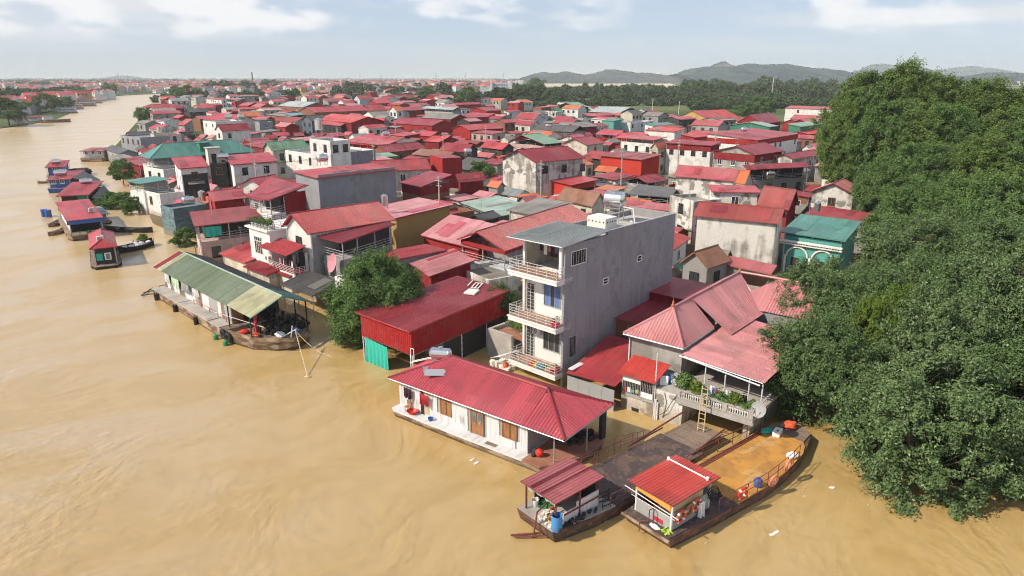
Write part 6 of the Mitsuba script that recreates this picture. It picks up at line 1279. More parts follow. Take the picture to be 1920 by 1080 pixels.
f = M(LB); f.box(18.86, 18.95, 1.4, 6.2, 1.07, 3.3); f.put(part(k, 'dark_front'), 'soot')
M(LB).box(18.96, 19.02, 1.35, 2.4, 1.07, 3.0).put(part(k, 'door'), 'wood')
f = M(LB); rail(f, [(10.2, 1.05, 1.06), (18.2, 1.05, 1.06)], .55, (.5,), .03, 2.0); f.put(part(k, 'red_rail'), 'cloth_red')
def lbz(v): return 3.42 + (4.75 - 3.42) * (1 - abs(v - 3.6) / 3.1)
sn = 0; rk = part(k, 'roof')
f = M(LB)
for v in (.6, 2.1, 3.6, 5.1, 6.6): f.tube((.8, v, lbz(v) - .08), (25, v, lbz(v) - .08), .05, 5)
f.put(rk, 'plank_wood', pal=0)
a = .6; Rr = np.random.RandomState(15)
while a < 25.1:
    b = min(a + 1.22, 25.2)
    for side in (0, 1):
        f = M(LB); e = .012 * (sn % 3); col = 'ol2' if (a > 19.2 or a < 2.6) else 'ol'
        if side: col = 't' if a > 20.5 else 'kd'
        if a < 1.0 and not side: col = 'r5'
        v0 = .45 if side == 0 else 6.75
        L_, H_ = (a, v0, lbz(v0) + e), (b + .05, v0, lbz(v0) + e)
        top_ = ((b + .05, 3.6, 4.75 + e), (a, 3.6, 4.75 + e))
        if side == 0: f.sheet(L_, H_, *top_, .175, .022, off=Rr.rand() * 60)
        else: f.sheet(H_, L_, top_[1], top_[0], .175, .022, off=Rr.rand() * 60)
        f.put(rk + '__sheet' + ('' if sn == 0 else '_%03d' % sn), 'roof', pal=RI[col]); sn += 1
    a += 1.22
M(LB).tube((.5, 3.6, 4.78), (25.3, 3.6, 4.78), .09, 6).put(rk + '__ridge_cap', 'roof', pal=RI['g2'])
f = M(LB); f.tube((25.25, .4, 3.38), (25.25, 3.6, 4.72), .05, 5).tube((25.25, 3.6, 4.72), (25.25, 6.8, 3.38), .05, 5); f.put(rk + '__gable_trim', 'roof', pal=RI['t'])
for a, b in ((19.6, .75), (24.0, .9), (24.6, 6.2), (22, 6.4), (24.4, 3.4)): M(LB).tube((a, b, .96), (a, b, lbz(b) - .05), .07, 7).put(part(k, 'post'), 'soot')
M(LB).box(23.2, 23.45, 1.6, 1.8, .96, 3.4).put(part(k, 'red_post'), 'cloth_red'); M(LB).tube((23.6, 1.2, 1.0), (23.5, 1.9, 3.3), .07).put(part(k, 'red_post'), 'cloth_red')
M(LB).tube((17.5, .2, 2.2), (24.5, 2.0, 1.9), .04).put(part(k, 'boom'), 'galv')
for i in range(3): M(LB).tube((2.4 + i * 5.6, -.22, .75), (2.4 + i * 5.6, -.22, -.1), .26, 10, .22).put(part(k, 'fender'), 'rubber')
for i, (a, b, m_, l_) in enumerate(((4.6, .95, 'teal_cloth', 'pale green tarpaulin hanging on the barge wall'), (7.2, .95, 'grey_paint', 'grey net hanging on the barge wall'), (2.2, 1.0, 'cloth_white', 'white sheet hanging at the stern end of the barge'), (10.2, 1.1, 'cloth_white', 'white cloth hanging at mid length of the barge'))):
    k2 = thing('tarpaulin', l_, 'tarpaulin'); f = M(LB); cloth(f, (a, b, 3.25), (a + (2.1 if i < 2 else 1.2), b, 3.3), 1.5, 50 + i, .12, 12, 6, .5); f.put(k2, 'cloth_white' if i > 1 else ('grey_paint' if i else 'pale_green'))
for i, (a, z_, l_) in enumerate(((20.3, .75, 'old truck tyre hanging on the barge bow'), (21.2, .6, 'second tyre beside the first on the barge bow'))):
    k2 = thing('tyre', l_, 'tyre'); M(LB).torus((a, -.2 + .1 * i, z_), .40, .17, (0, 1, .15), 22, 10).put(k2, 'rubber', True)
for i, a in enumerate((19.2, 21.4)):
    k2 = thing('green_can', ('green plastic canister floating by the barge side', 'green plastic canister under the barge tyres')[i], 'canister'); M(LB).lathe([(.15, -.1), (.25, .0), (.25, .4), (.12, .52), (.02, .54)], 12, (a, -.55, 0)).put(k2, 'green', 35)
for i, (a, b, c_, l_) in enumerate(((22.2, 1.0, 'bright_red', 'red plastic basin on the barge fore deck'), (23.9, 1.3, 'buoy_orange', 'orange sack on the barge fore deck'), (25.3, 3.0, 'cloth_white', 'pale sacks on the barge bow'), (25.2, 4.6, 'cloth_blue', 'blue bundle on the barge bow'), (24.3, 3.2, 'soot', 'dark heap of gear under the barge roof'))):
    k2 = thing('deck_bundle', l_, 'bundle'); M(LB).blob((a, b, 1.18), (.45 + .15 * (i > 1), .4, .24), 30 + i, 2, .4).put(k2, c_)
k2 = thing('clutter', 'dark tangle of gear under the front roof of the green barge', 'clutter', kind='stuff'); litter(M(LB), 19.3, 25, 2.0, 6.2, 1.0, 70, 33, (.15, .7)).put(k2, 'soot')
for i, (foot, l_) in enumerate((((-17.13, 52.59), 'pale mooring rope running straight down to a mud anchor'), ((-16.2, 57.0), 'mooring rope from the barge bow toward the round tree'))):
    k2 = thing('mooring_rope', l_, 'rope'); f = M(); p_ = np.array([-19.7, 58.2, 2.1]); q_ = np.array([*foot, .0]); pts = [p_ + (q_ - p_) * t - np.array([0, 0, .5 * (4 * t * (1 - t)) * i]) for t in np.linspace(0, 1, 8)]
    f.path(pts, .035, 5); f.put(k2, 'rope')
f = M(LB); f.tube((26.6, 3.4, 1.0), (26.9, 3.5, 2.3), .06).tube((26.0, 3.0, 1.2), (26.9, 3.9, 1.9), .05); f.put(part(k, 'bow_bitt'), 'pvc')
k2 = thing('mud_anchor', 'clump of weed where the pale rope meets the water', 'weed'); M(Fr((-17.13, 52.59), (1, 0))).blob((0, 0, .02), (.3, .2, .12), 3, 2, .5).put(k2, 'bamboo')
k2 = thing('bamboo_raft', 'dark net frame floating at the stern of the green barge', 'net frame'); f = M(LB); f.path([(-2.6, 1.0, .1), (-.2, -1.0, .15), (.6, .2, .3), (-2.6, 1.0, .1)], .06).tube((-1.5, -.4, .1), (-.4, 1.0, .3), .04); f.put(k2, 'soot')

# ---------------------------------------------------------------- houseboats and boats moored along the left bank
def boat_hull(m, fr_pts, z1=.6, sheer=.35):
    """pointed open boat: outline stations (u, half width); hull, raised ends"""
    V, n_ = [], len(fr_pts); L0, L1 = fr_pts[0][0], fr_pts[-1][0]
    for u, hw in fr_pts:
        t = abs(2 * (u - L0) / (L1 - L0) - 1); z = z1 + sheer * t ** 3
        V += [[u, -hw, z], [u, -hw * .6, -.2], [u, hw * .6, -.2], [u, hw, z], [u, hw * .88, z - .02], [u, hw * .5, .06], [u, -hw * .5, .06], [u, -hw * .88, z - .02]]
    F_ = []
    for i in range(n_ - 1):
        for j in range(8): A, B = i * 8 + j, i * 8 + (j + 1) % 8; F_ += [[A, B, B + 8], [A, B + 8, A + 8]]
    return m.raw(np.array(V), F_)
def rowing_boat(label, x, y, dx, dy, L, W, m='plank_wood', z1=.4, name='rowing_boat'):
    k = thing(name, label, 'boat'); fr = Fr((x, y), (dx, dy))
    f = M(fr); boat_hull(f, [(0, W * .12), (L * .12, W * .38), (L * .35, W * .5), (L * .65, W * .5), (L * .88, W * .36), (L, W * .06)], z1); f.put(part(k, 'hull'), m, pal=0)
    for a in (.3, .6): M(fr).box(L * a, L * a + .22, -W * .42, W * .42, z1 - .12, z1 - .06).put(part(k, 'thwart'), 'plank_wood', pal=0)
    return k, fr
rowing_boat('small brown rowing boat, nearer the big red houseboat', -77.6, 112.6, -.18, 1, 4.2, 1.5); rowing_boat('small brown rowing boat with pointed bow below the other', -73.4, 106.0, .02, 1, 5.0, 1.4); rowing_boat('tiny dark boat beside the blue hulled houseboat', -112.6, 162.3, .8, .5, 3.0, 1.3)
rowing_boat('long dark sampan lying across from the big red houseboat', -67.2, 109.8, 1, -.13, 9.0, 1.7, 'soot', .6, 'sampan'); k, fr_ = rowing_boat('black cargo boat with white sacks beside the black walled houseboat', -56.2, 94.6, .35, .94, 6.2, 2.6, 'soot', .7, 'sampan'); rowing_boat('small pale skiff with a covered bow behind the cargo boat', -56.8, 100.4, .8, -.55, 3.4, 1.4, 'grey_paint', .5)
for i in range(9):
    k2 = thing('sack', 'white sack in the black cargo boat', 'sack', 'white sacks in the black cargo boat'); M(fr_).blob((1.0 + .5 * i, -.4 + .8 * (i % 2), .5 + .1 * (i % 3)), (.42, .36, .24), i, 1, .3).put(k2, 'cloth_white' if i % 3 else 'grey_paint')
k2 = thing('bush', 'yellow green plants standing in the black cargo boat', 'plant'); foliage(M(fr_), (5.0, .6, 1.2), (.9, .7, .8), 300, .3).put(part(k2, 'foliage'), 'leaf_lime'); M(fr_).tube((5, .6, .3), (5, .6, 1.2), .05).put(part(k2, 'stem'), 'bark')
def houseboat(label, x, y, u, w, d, ze, rise, roof, rc, wall, hullm, deck=.5, front=1.0, wopt=(), hull_out=.7, v=None):
    k = thing('houseboat', label, 'houseboat'); fr = Fr((x, y), u, v)
    plan(M(fr), [(.3, -hull_out), (w - .3, -hull_out), (w + .2, .5), (w + .2, d - .5), (w - .3, d + .4), (.3, d + .4), (-.2, d - .5), (-.2, .5)], -.5, deck, .06).put(part(k, 'hull'), hullm, pal=0 if hullm in ('old_hull',) else None)
    plan(M(fr), [(.35, -hull_out + .05), (w - .35, -hull_out + .05), (w + .12, .5), (w + .12, d - .5), (w - .35, d + .33), (.35, d + .33), (-.12, d - .5), (-.12, .5)], deck + .003, deck + .06).put(part(k, 'deck'), 'plank_wood', pal=0)
    M(fr).box(.5, w - .5, front, d - .6, deck + .063, ze - .05).put(part(k, 'cabin_wall'), wall, pal=0 if wall in ('worn_white', 'plank_wood') else None)
    roof_kit(k, fr, w, d, ze, roof, rise, rc, {}, .26)
    for a, b in ((.35, .25), (w - .35, .25), (.35, d - .3), (w - .35, d - .3)): M(fr).tube((a, b, deck + .06), (a, b, ze + (rise * b / d if roof == 'my' else 0) - .02), .06, 6).put(part(k, 'post'), 'galv')
    for a in wopt: window(k, fr, a, front, deck + .95, .9, 1.1, 'white')
    return k, fr
def q(o): return o
k, fr = houseboat('small houseboat with black board walls and red hip roof', -54.9, 86.3, (.85, .52), 3.2, 10.5, 2.7, .9, 'h', 'r1', 'soot', 'soot', .35, .5)
for i, a in enumerate((.6, 1.55)): f = M(fr); wk = part(k, 'window'); f.box(a, a + .75, .42, .5, .95, 1.9).put(wk, 'teal_cloth' if i == 0 else 'white'); M(fr).box(a + .12, a + .63, .40, .418, 1.05, 1.8).put(wk + '__pane', 'pane_pale' if i else 'teal_cloth')
ac_unit('air conditioner on the roof of the black walled houseboat', fr, 1.4, 2.0, 3.3, 5)
k, fr = houseboat('large houseboat with plain red roof and bright blue front edge', -68.0, 102.6, (.78, .625), 5.0, 17.5, 3.1, .5, 'my', 'r1', 'worn_white', 'worn_white' if 0 else 'old_hull', .8, 2.6, (1.2, 3.2), v=(-.60, .80))
f = M(fr)
for i in range(8):
    a0, a1 = i / 8, (i + 1) / 8; zf = lambda t: 3.0 - .35 + .3 * math.sin(math.pi * t)
    f.poly([(5.2 * a0, -.06, 2.45), (5.2 * a1, -.06, 2.45), (5.2 * a1, -.06, 3.05), (5.2 * a0, -.06, 3.05)])
f.put(part(k, 'blue_fascia'), 'blue_paint'); M(fr).box(.6, 4.6, 2.2, 2.5, .9, 2.5).put(part(k, 'dark_porch'), 'dark')
f = M(fr); rail(f, [(.3, -.6, .86), (4.8, -.6, .86)], .5, (.5,), .05, 1.2); f.put(part(k, 'bow_rail'), 'green')
ac_unit('air conditioner on the roof of the blue fronted houseboat', fr, 4.0, 5.0, 3.35, 10)
k, fr = houseboat('houseboat with wide red gable roof and dark open end', -85.3, 127.0, (.96, .28), 5.6, 11.0, 2.9, 1.1, 'my', 'r1', 'soot', 'old_hull', .5, 1.4, ())
M(fr).box(3.2, 5.0, 1.34, 1.39, .6, 2.5).put(part(k, 'green_wall'), 'green'); f = M(fr); f.sheet((5.7, 1, 2.2), (7.6, 1.5, .9), (7.6, 9, .9), (5.7, 10, 3.3)).put(part(k, 'grey_sheet'), 'roof', pal=RI['kd'])
water_tank('white tank on the houseboat with the wide red gable roof', fr, 3.0, 9.0, 3.75, 1.9, .5, .1, 10)
k, fr = houseboat('blue hulled houseboat with long curved red roof', -101.2, 148.6, (.96, .28), 4.8, 11.0, 2.8, .6, 'my', 'r1', 'blue_paint', 'blue_paint', .9, .6, (.8, 2.4))
f = M(fr); f.sheet((4.8, 1.0, 3.0), (8.5, 2.0, 1.4), (8.5, 8, 1.4), (4.8, 10.0, 3.4)).put(part(k, 'dark_awning'), 'roof', pal=RI['kd']); M(fr).box(4.8, 8.5, 2.5, 7.5, .2, 1.3).put(part(k, 'cargo'), 'soot')
water_tank('white tank on the blue hulled houseboat', fr, 1.8, 4.2, 3.1, 2.2, .65, .1, 5)
k, fr = houseboat('smaller houseboat with blue posts and red roof, behind the blue hulled one', -115.0, 169.3, (.90, .44), 4.4, 10.5, 2.9, .6, 'my', 'r1', 'blue_paint', 'grey_paint', .7, .9, (1.5, 3.4))
water_tank('white tank on the smaller blue post houseboat', fr, 2.0, 4.5, 3.2, 1.8, .55, .1, 0); M(fr).blob((6.8, 5.5, .8), (2.6, 3.0, 1.1), 4, 3, .5).put(part(k, 'cargo_heap'), 'soot')
k, fr = houseboat('motor boat with white cabin and brown hull near the grey shed', -129.3, 207.0, (1, .05), 7.0, 7.0, 3.1, .4, 'my', 'r3', 'worn_white', 'old_hull', 1.0, 1.0, (1.0, 3.0, 5.0))
k, fr = houseboat('low grey roofed raft house between the red houseboats', -73.0, 113.0, (.75, .66), 5.0, 7.0, 1.7, .3, 'my', 'gy', 'grey_paint', 'soot', .2, .8, ())
k2 = thing('blue_drum', 'blue drums and plants on the left side of the big red houseboat', 'drum'); f = M(Fr((-83.5, 121.5), (1, 0))); f.lathe([(.5, 0), (.55, 1.3), (.02, 1.32)], 14).lathe([(.5, 0), (.55, 1.3), (.02, 1.32)], 14, (-1.1, .6, 0)); f.put(k2, 'blue_paint', 35)
# barges and houseboats along the opposite bank
for i, (x_, y_, L_, W_, u_, rc_, l_) in enumerate(OPPB):
    if i in (1, 3): 
        k, fr = rowing_boat(l_, x_, y_, *u_, L_, W_, 'old_hull', 1.5, 'cargo_barge')
        M(fr).box(L_ * .12, L_ * .42, -W_ * .36, W_ * .36, .9, 3.4).put(part(k, 'cabin'), 'worn_white', pal=0); M(fr).box(L_ * .10, L_ * .45, -W_ * .42, W_ * .42, 3.403, 3.6).put(part(k, 'cabin_roof'), 'roof', pal=RI[rc_])
    else: houseboat(l_, x_, y_, u_, L_, W_, 3.0, .5, 'my' if i % 2 else 'gx', rc_, 'worn_white' if i % 3 else 'grey_paint', 'old_hull', .7, .8, (1.5, 4.0))

# ---------------------------------------------------------------- tanks and poles on the village roofs
def tank_at(label, x, y, z, L=1.4, R=.5, deg=20, up=False, st=.5): water_tank(label, Fr((x, y), (1, 0)), 0, 0, z, L, R, st, deg, up)
for h in HOUSES: house(*h)

# ---------------------------------------------------------------- water, land, hills
k = struct('river', 'wide muddy brown river in flood')
scene[k] = {'type': 'rectangle', 'to_world': T().translate([0, 9000, 0]).scale([19500, 19500, 1]), 'bsdf': {'type': 'ref', 'id': 'mat_muddy_water'}}
from shapely.geometry import Polygon, box as sbox
from shapely.ops import unary_union
land = sbox(-19000, -400, 19000, 28000)
for ring in WATER: land = land.difference(Polygon(ring).buffer(0))
slab = [trimesh.creation.extrude_polygon(g, 1.0, engine='earcut') for g in getattr(land, 'geoms', [land])]
slab = trimesh.util.concatenate(slab); slab.apply_translation([0, 0, -.72])
scene[struct('ground', 'low flat land behind the river')] = ply(slab, 'soil')
def hillcol(p, n, uv):
    a = fbm(p.x * .012, p.y * .012, p.z * .02, 4)
    c = mix(mi.Color3f(.012, .024, .032), mi.Color3f(.026, .042, .046), smoothstep(.35, .65, a))
    q = smoothstep(.5, .62, fbm(p.x * .006, p.y * .003, p.z * .02, 3))
    return mix(c, mi.Color3f(.33, .27, .19), q * smoothstep(QUARRY[2], 0.0, dr.hypot(p.x - QUARRY[0], (p.y - QUARRY[1]) * .6)))
mat('hill', hillcol, .95, .1)
for lab, dist, depth, prof in HILLS:
    prof = np.array(prof)
    xs = np.linspace(prof[0, 0], prof[-1, 0], 160); hz = np.interp(xs, prof[:, 0], prof[:, 1])
    ts = np.linspace(-1, 1, 26)
    X, Tt = np.meshgrid(xs, ts, indexing='ij')
    Hh = hz[:, None] * (1 - np.abs(Tt) ** 1.6)
    n_ = meshkit.fbm(np.stack([X * .006, Tt * depth * .006, 0 * X], -1), 5, 5) - .5
    Z = Hh * (1 + .5 * n_) + 3 * meshkit.noise(np.stack([X * .05, Tt * depth * .05, 0 * X], -1)) * np.clip(Hh / 20, 0, 1) - .5
    V = np.stack([X, dist + Tt * depth + 120 * n_, Z], -1).reshape(-1, 3)
    a, b = X.shape
    i, j = np.meshgrid(np.arange(a - 1), np.arange(b - 1), indexing='ij')
    q = np.stack([i * b + j, (i + 1) * b + j, (i + 1) * b + j + 1, i * b + j + 1], -1).reshape(-1, 4)
    scene[struct('hill', lab)] = ply((V, q), 'hill', True)

# ---------------------------------------------------------------- trees
def tree_mesh(seed, nclump, per, leafL, rx=5.0, rz=4.2, hz=7.0, droop=.2, branch=.12, low=0, lowcut=-.62, flat=.62):
    """(leaves, wood) of one tree standing at the origin: sprays of leaves carried by limbs"""
    R = np.random.RandomState(seed)
    cl = []
    while len(cl) < nclump:
        p = R.normal(size=3); p /= np.linalg.norm(p)
        if p[2] < lowcut: continue
        r = R.uniform(.5, 1.0) ** .5 * (1.18 if R.rand() < .12 else 1)
        lump = .74 + .44 * meshkit.fbm((p * 1.5 + seed)[None], 2, seed)[0]
        cl.append(p * r * lump)
    cl = np.array(cl) * [rx, rx, rz] + [0, 0, hz]
    V, F = [], []
    n = 0
    for c in cl:
        out = (c - [0, 0, hz - 1]); out /= np.linalg.norm(out)
        k = int(per * R.uniform(.5, 1.5))
        cr = rx * R.uniform(.12, .27) * (1.5 if low else 1)
        d = R.normal(size=(k, 3)); d /= np.linalg.norm(d, axis=1)[:, None]
        d[:, 2] = np.where(d[:, 2] < -.35, -d[:, 2] * .7, d[:, 2])
        if low: pos = c + d * np.array([cr, cr, cr * flat]) * R.uniform(.55, 1.05, (k, 1))
        else:
            # a spray of twigs: leaves gathered along a few shoots that fan out from the limb
            ns = R.randint(5, 10); sh = out * .7 + R.normal(size=(ns, 3)) * .75 + [0, 0, .15]; sh /= np.linalg.norm(sh, axis=1)[:, None]
            pick_ = R.randint(ns, size=k); t = R.uniform(.05, 1, (k, 1)) ** .75
            pos = c - out * cr * .35 + sh[pick_] * (cr * 1.55) * t + d * cr * (.16 + .22 * t)
            d = d * .8 + sh[pick_] * .3 + [0, 0, .25]; d /= np.linalg.norm(d, axis=1)[:, None]
        pos[:, 2] -= droop * cr * (d[:, 0] ** 2 + d[:, 1] ** 2)
        nr = d * .6 + out * .4 + np.array([0, 0, .5]) + R.normal(size=(k, 3)) * .8
        nr /= np.linalg.norm(nr, axis=1)[:, None]
        ax = np.cross(nr, R.normal(size=(k, 3))); ax /= np.linalg.norm(ax, axis=1)[:, None]
        ay = np.cross(nr, ax)
        L = leafL * R.uniform(.65, 1.3, (k, 1)); Wd = L * .27
        b = pos - ax * L / 2; t = pos + ax * L / 2 - nr * L * .12
        l_ = pos + ay * Wd + nr * L * .06; r_ = pos - ay * Wd + nr * L * .06
        V.append(np.stack([b, r_, t, l_], 1).reshape(-1, 3))
        i = n + np.arange(k) * 4
        F += [np.stack([i, i + 1, i + 2], 1), np.stack([i, i + 2, i + 3], 1)]; n += 4 * k
    w = M()
    fork = np.array([0, 0, hz - rz * .75])
    w.tube((0, 0, -2.5), fork, branch * 2.4, 8, branch * 1.7)
    mains = cl[R.permutation(nclump)[:max(5, nclump // 9)]]
    for m_ in mains:
        mid = fork + (m_ - fork) * .5 + R.normal(size=3) * .25
        w.tube(fork, mid, branch * 1.2, 6, branch * .75); w.tube(mid, m_, branch * .75, 5, branch * .3)
    if not low:
        for c in cl:
            j = np.argmin(np.linalg.norm(mains - c, axis=1)); s_ = fork + (mains[j] - fork) * R.uniform(.45, .9)
            w.tube(s_, c, branch * .35, 4, branch * .12)
    return (np.vstack(V), np.vstack(F)), (np.vstack(w.v), np.vstack(w.f))
GROUPS = {}
def tree_group(name, seed, leafmat, *a, **kw):
    lv, wd = tree_mesh(seed, *a, **kw)
    scene[name] = {'type': 'shapegroup', 'crown': ply(lv, leafmat), 'trunk': ply(wd, 'bark', True)}
for i in range(3): tree_group('tree_kit_near_%d' % i, 11 + i, ('leaf_grey', 'leaf_mid', 'leaf_deep')[i], 112, 900, .215, rz=4.6, hz=6.4, lowcut=-.8, flat=.8)
for i in range(2): tree_group('tree_kit_near_%d' % (3 + i), 61 + i, ('leaf_deep', 'leaf_warm')[i], 170, 680, .25, rx=5.0, rz=7.4, hz=11.0, lowcut=-.85, flat=.8)
tree_group('tree_kit_lime', 31, 'leaf_lime', 50, 420, .28, flat=.8)
for i in range(3): tree_group('tree_kit_mid_%d' % i, 21 + i, 'leaf_deep', 52, 170, .62, rz=4.6, hz=6.0, low=1, lowcut=-.85, flat=.9)
for i in range(2): tree_group('tree_kit_far_%d' % i, 41 + i, 'far_leaf', 30, 60, 1.45, rz=5.0, hz=5.6, low=1, lowcut=-.95, flat=.9)
def plant(name, label, cat, kit, x, y, z, sxy, sz, rot, group=None):
    k = thing(name, label, cat, group)
    scene[k] = {'type': 'instance', 'g': {'type': 'ref', 'id': kit}, 'to_world': T().translate([x, y, z]).rotate([0, 0, 1], rot).scale([sxy, sxy, sz])}
    return k
for lab, kit, x, y, z, sxy, sz, rot in BIGTREES: plant('big_tree', lab, 'tree', kit, x, y, z, sxy, sz, rot)
for x, y, z, sxy, sz, kit in GROVE: plant('big_tree', GROVE_LABEL[kit > 1][0], 'tree', 'tree_kit_near_%d' % kit, x, y, z, sxy, sz, (x * 37 + y * 53) % 360, GROVE_LABEL[kit > 1][1])
for i, (lab, kit, x, y, z, sxy, sz, rot) in enumerate(VTREES): plant('tree', lab, 'tree', kit, x, y, z, sxy, sz, rot)
R = np.random.RandomState(5)
for lab, grp, x0, y0, x1, y1, n, wid, s in BELTS:
    for i in range(n):
        t = (i + R.rand()) / n
        x, y = x0 + (x1 - x0) * t + R.normal() * wid * .3, y0 + (y1 - y0) * t + R.normal() * wid
        q = s * R.uniform(.75, 1.3)
        plant('tree', lab, 'tree', 'tree_kit_far_%d' % R.randint(2), x, y, .2, q, q * R.uniform(.85, 1.2), R.uniform(0, 360), grp)
labels['far_wood'] = {'label': 'far off woods and hedges that merge into one green mass', 'category': 'wood', 'kind': 'stuff'}
c_ = 0
for x0, y0, x1, y1, n, wid, s, sz in WOODS:
    for i in range(n):
        t = R.rand(); c_ += 1
        x, y = x0 + (x1 - x0) * t, y0 + (y1 - y0) * t + R.uniform(-1, 1) * wid
        q = s * R.uniform(.7, 1.3)
        scene['far_wood__%03d' % c_] = {'type': 'instance', 'g': {'type': 'ref', 'id': 'tree_kit_far_%d' % R.randint(2)}, 'to_world': T().translate([x, y, -1.2]).rotate([0, 0, 1], R.uniform(0, 360)).scale([q, q, sz * R.uniform(.7, 1.25)])}

# ---------------------------------------------------------------- far houses: one thing each, and the far town as one mass
FW = ['w', 'c', 'w', 'bl', 'y', 'gp', 'w', 'pk']
R = np.random.RandomState(21)
def rect(o, yaw, w, d):
    c, s = math.cos(yaw), math.sin(yaw); return Polygon([(o[0] + a * c - b * s, o[1] + a * s + b * c) for a, b in ((0, 0), (w, 0), (w, d), (0, d))])
used = [Polygon([(h[1], h[2]), (h[1] + h[5] * math.cos(h[3]), h[2] + h[5] * math.sin(h[3])), (h[1] + h[5] * math.cos(h[3]) + h[6] * math.cos(h[4]), h[2] + h[5] * math.sin(h[3]) + h[6] * math.sin(h[4])), (h[1] + h[6] * math.cos(h[4]), h[2] + h[6] * math.sin(h[4]))]) for h in HOUSES]
used += [rect((8, 45), -.68, 16, 24), rect((-1.2, 53.5), -.77, 6, 17), rect((-14, 56), -.73, 8, 14.5), rect((2, 49), -.68, 9, 16), rect((-32, 78), -.75, 13, 10)]
village = Polygon(VILL).buffer(-1.5)
sw, sr, sp = M(), M(), M()
def mass_house(x, y, yaw, w, d, z, ri, rcol, wcol, flat=False):
    """a house of the joined mass: walls, roof and windows go into three shared meshes"""
    sw.fr = sr.fr = sp.fr = Fr((x, y), (math.cos(yaw), math.sin(yaw)))
    b0, c0 = len(sw.t), len(sr.t)
    if flat: sw.box(.2, w - .2, .2, d - .2, -1, z); sr.box(0, w, 0, d, z + .003, z + .3)
    else:
        gable_prism(sw, .35, w - .35, .35, d - .35, -1, z, z + ri - .1)
        sr.sheet((0, 0, z - .1), (w, 0, z - .1), (w, d / 2, z + ri), (0, d / 2, z + ri)); sr.sheet((w, d, z - .1), (0, d, z - .1), (0, d / 2, z + ri), (w, d / 2, z + ri))
    for i in range(b0, len(sw.t)): sw.t[i] = sw.t[i] % 100 + 200.0 * WI[wcol]
    for i in range(c0, len(sr.t)): sr.t[i] = sr.t[i] % 100 + 200.0 * RI[rcol] + R.uniform(0, 30)
    for i in range(int(w / 3.5)): a = .8 + i * 3.5; sp.box(a, a + 1.2, .1, .33, z - 2.3, z - .9)
def far_label(rc, where): return {'r1': 'red', 'r5': 'maroon', 'k': 'grey', 'r3': 'faded pink', 'o': 'orange', 'kd': 'dark grey', 'r6': 'pale red', 'r4': 'bright red'}[rc]
for band, (y0, y1, n, zr, wr, where) in enumerate(((66, 150, 55, (2.8, 3.9), (4.5, 8), 'between the nearest rows of houses'), (150, 260, 62, (3.6, 5.4), (6, 10), 'between houses in the middle of the village'), (260, 480, 110, (4.6, 6.8), (8, 13), ''), (480, 880, 90, (6, 9), (9, 14), ''), (66, 150, 45, (2.4, 3.4), (3, 5.5), ''), (150, 260, 110, (3.2, 4.6), (3.4, 6.5), ''))):
    c = tr_ = 0
    while c < n and tr_ < 5000:
        tr_ += 1
        y = R.uniform(y0, y1); x = R.uniform(-.62 * y - 20, .5 * y + 20)
        yaw = (-.75 if R.rand() < .55 else .80) + R.normal() * .07; w = R.uniform(*wr); d = R.uniform(.7, 1.0) * w
        P = rect((x, y), yaw, w, d)
        if not village.contains(P) or any(P.intersects(q) for q in used): continue
        used.append(P); c += 1
        rc = ['r1', 'r5', 'k', 'r3', 'r1', 'o', 'kd', 'r6'][R.randint(8)] if where else ['ra', 'rb', 'k', 'r3', 'r1', 'rc', 'kd', 'r6', 'rd', 'rb', 'o', 'gy'][R.randint(12)]; roof = ['my', 'gx', 'gy', 'f'][R.choice(4, p=[.38, .34, .18, .10])]
        z = R.uniform(*zr); wc = ['w', 'c', 'ws', 'g', 'rm', 'br', 'dk', 'gp'][R.randint(8)]
        rise = {'my': .5, 'gx': 1.2, 'gy': 1.3, 'f': 0}[roof] * w / 8; opn = {'op': 1.2} if R.rand() < .2 and roof != 'f' else {}
        if where: house('small house with %s roof squeezed %s' % (far_label(rc, where), where), x, y, yaw, yaw + math.pi / 2, w, d, z, roof, rise, rc, wc, opn, group='small %s roofed houses %s' % (far_label(rc, where), where))
        else: mass_house(x, y, yaw, w, d, z, max(rise, 1.0), rc, wc, roof == 'f')
for lab, grp, x0, y0, x1, y1, n, wid, sc in ROWS:
    for i in range(int(n * (1 if grp else 1.35))):
        t = (i + R.uniform(.1, .9)) / n / (1 if grp else 1.35); x, y = x0 + (x1 - x0) * t, y0 + (y1 - y0) * t + R.normal() * wid
        w, d = R.uniform(8, 15) * sc, R.uniform(7, 11) * sc; z = R.choice([4.5, 6, 7.5, 9.5]) * (1 if sc < 1.5 else 1.25); yaw = R.choice([-.75, .8]) + R.normal() * .12
        rc, wc = FARMIX[R.randint(8)], FW[R.randint(8)]
        if grp:
            house('%s roofed %s' % (far_label(rc, ''), lab), x, y, yaw, yaw + math.pi / 2, w, d, z, 'gx', R.uniform(1.2, 2.6), rc, wc, {'fw': 2, 'rows': 1}, group='%s roofed %s' % (far_label(rc, ''), grp))
        else: mass_house(x, y, yaw, w, d, z, R.uniform(1.2, 2.6), rc, wc, R.rand() < .2)
labels['far_houses'] = {'label': 'mass of small red roofed houses beyond the nearer rows', 'category': 'houses', 'kind': 'stuff'}
for m_ in (sw, sr, sp): m_.fr = WORLD
sw.put('far_houses__walls', 'wall', pal=0); sr.put('far_houses__roofs', 'roof', pal=0); sp.put('far_houses__windows', 'pane')
R = np.random.RandomState(9)
tw, tr = M(), M()
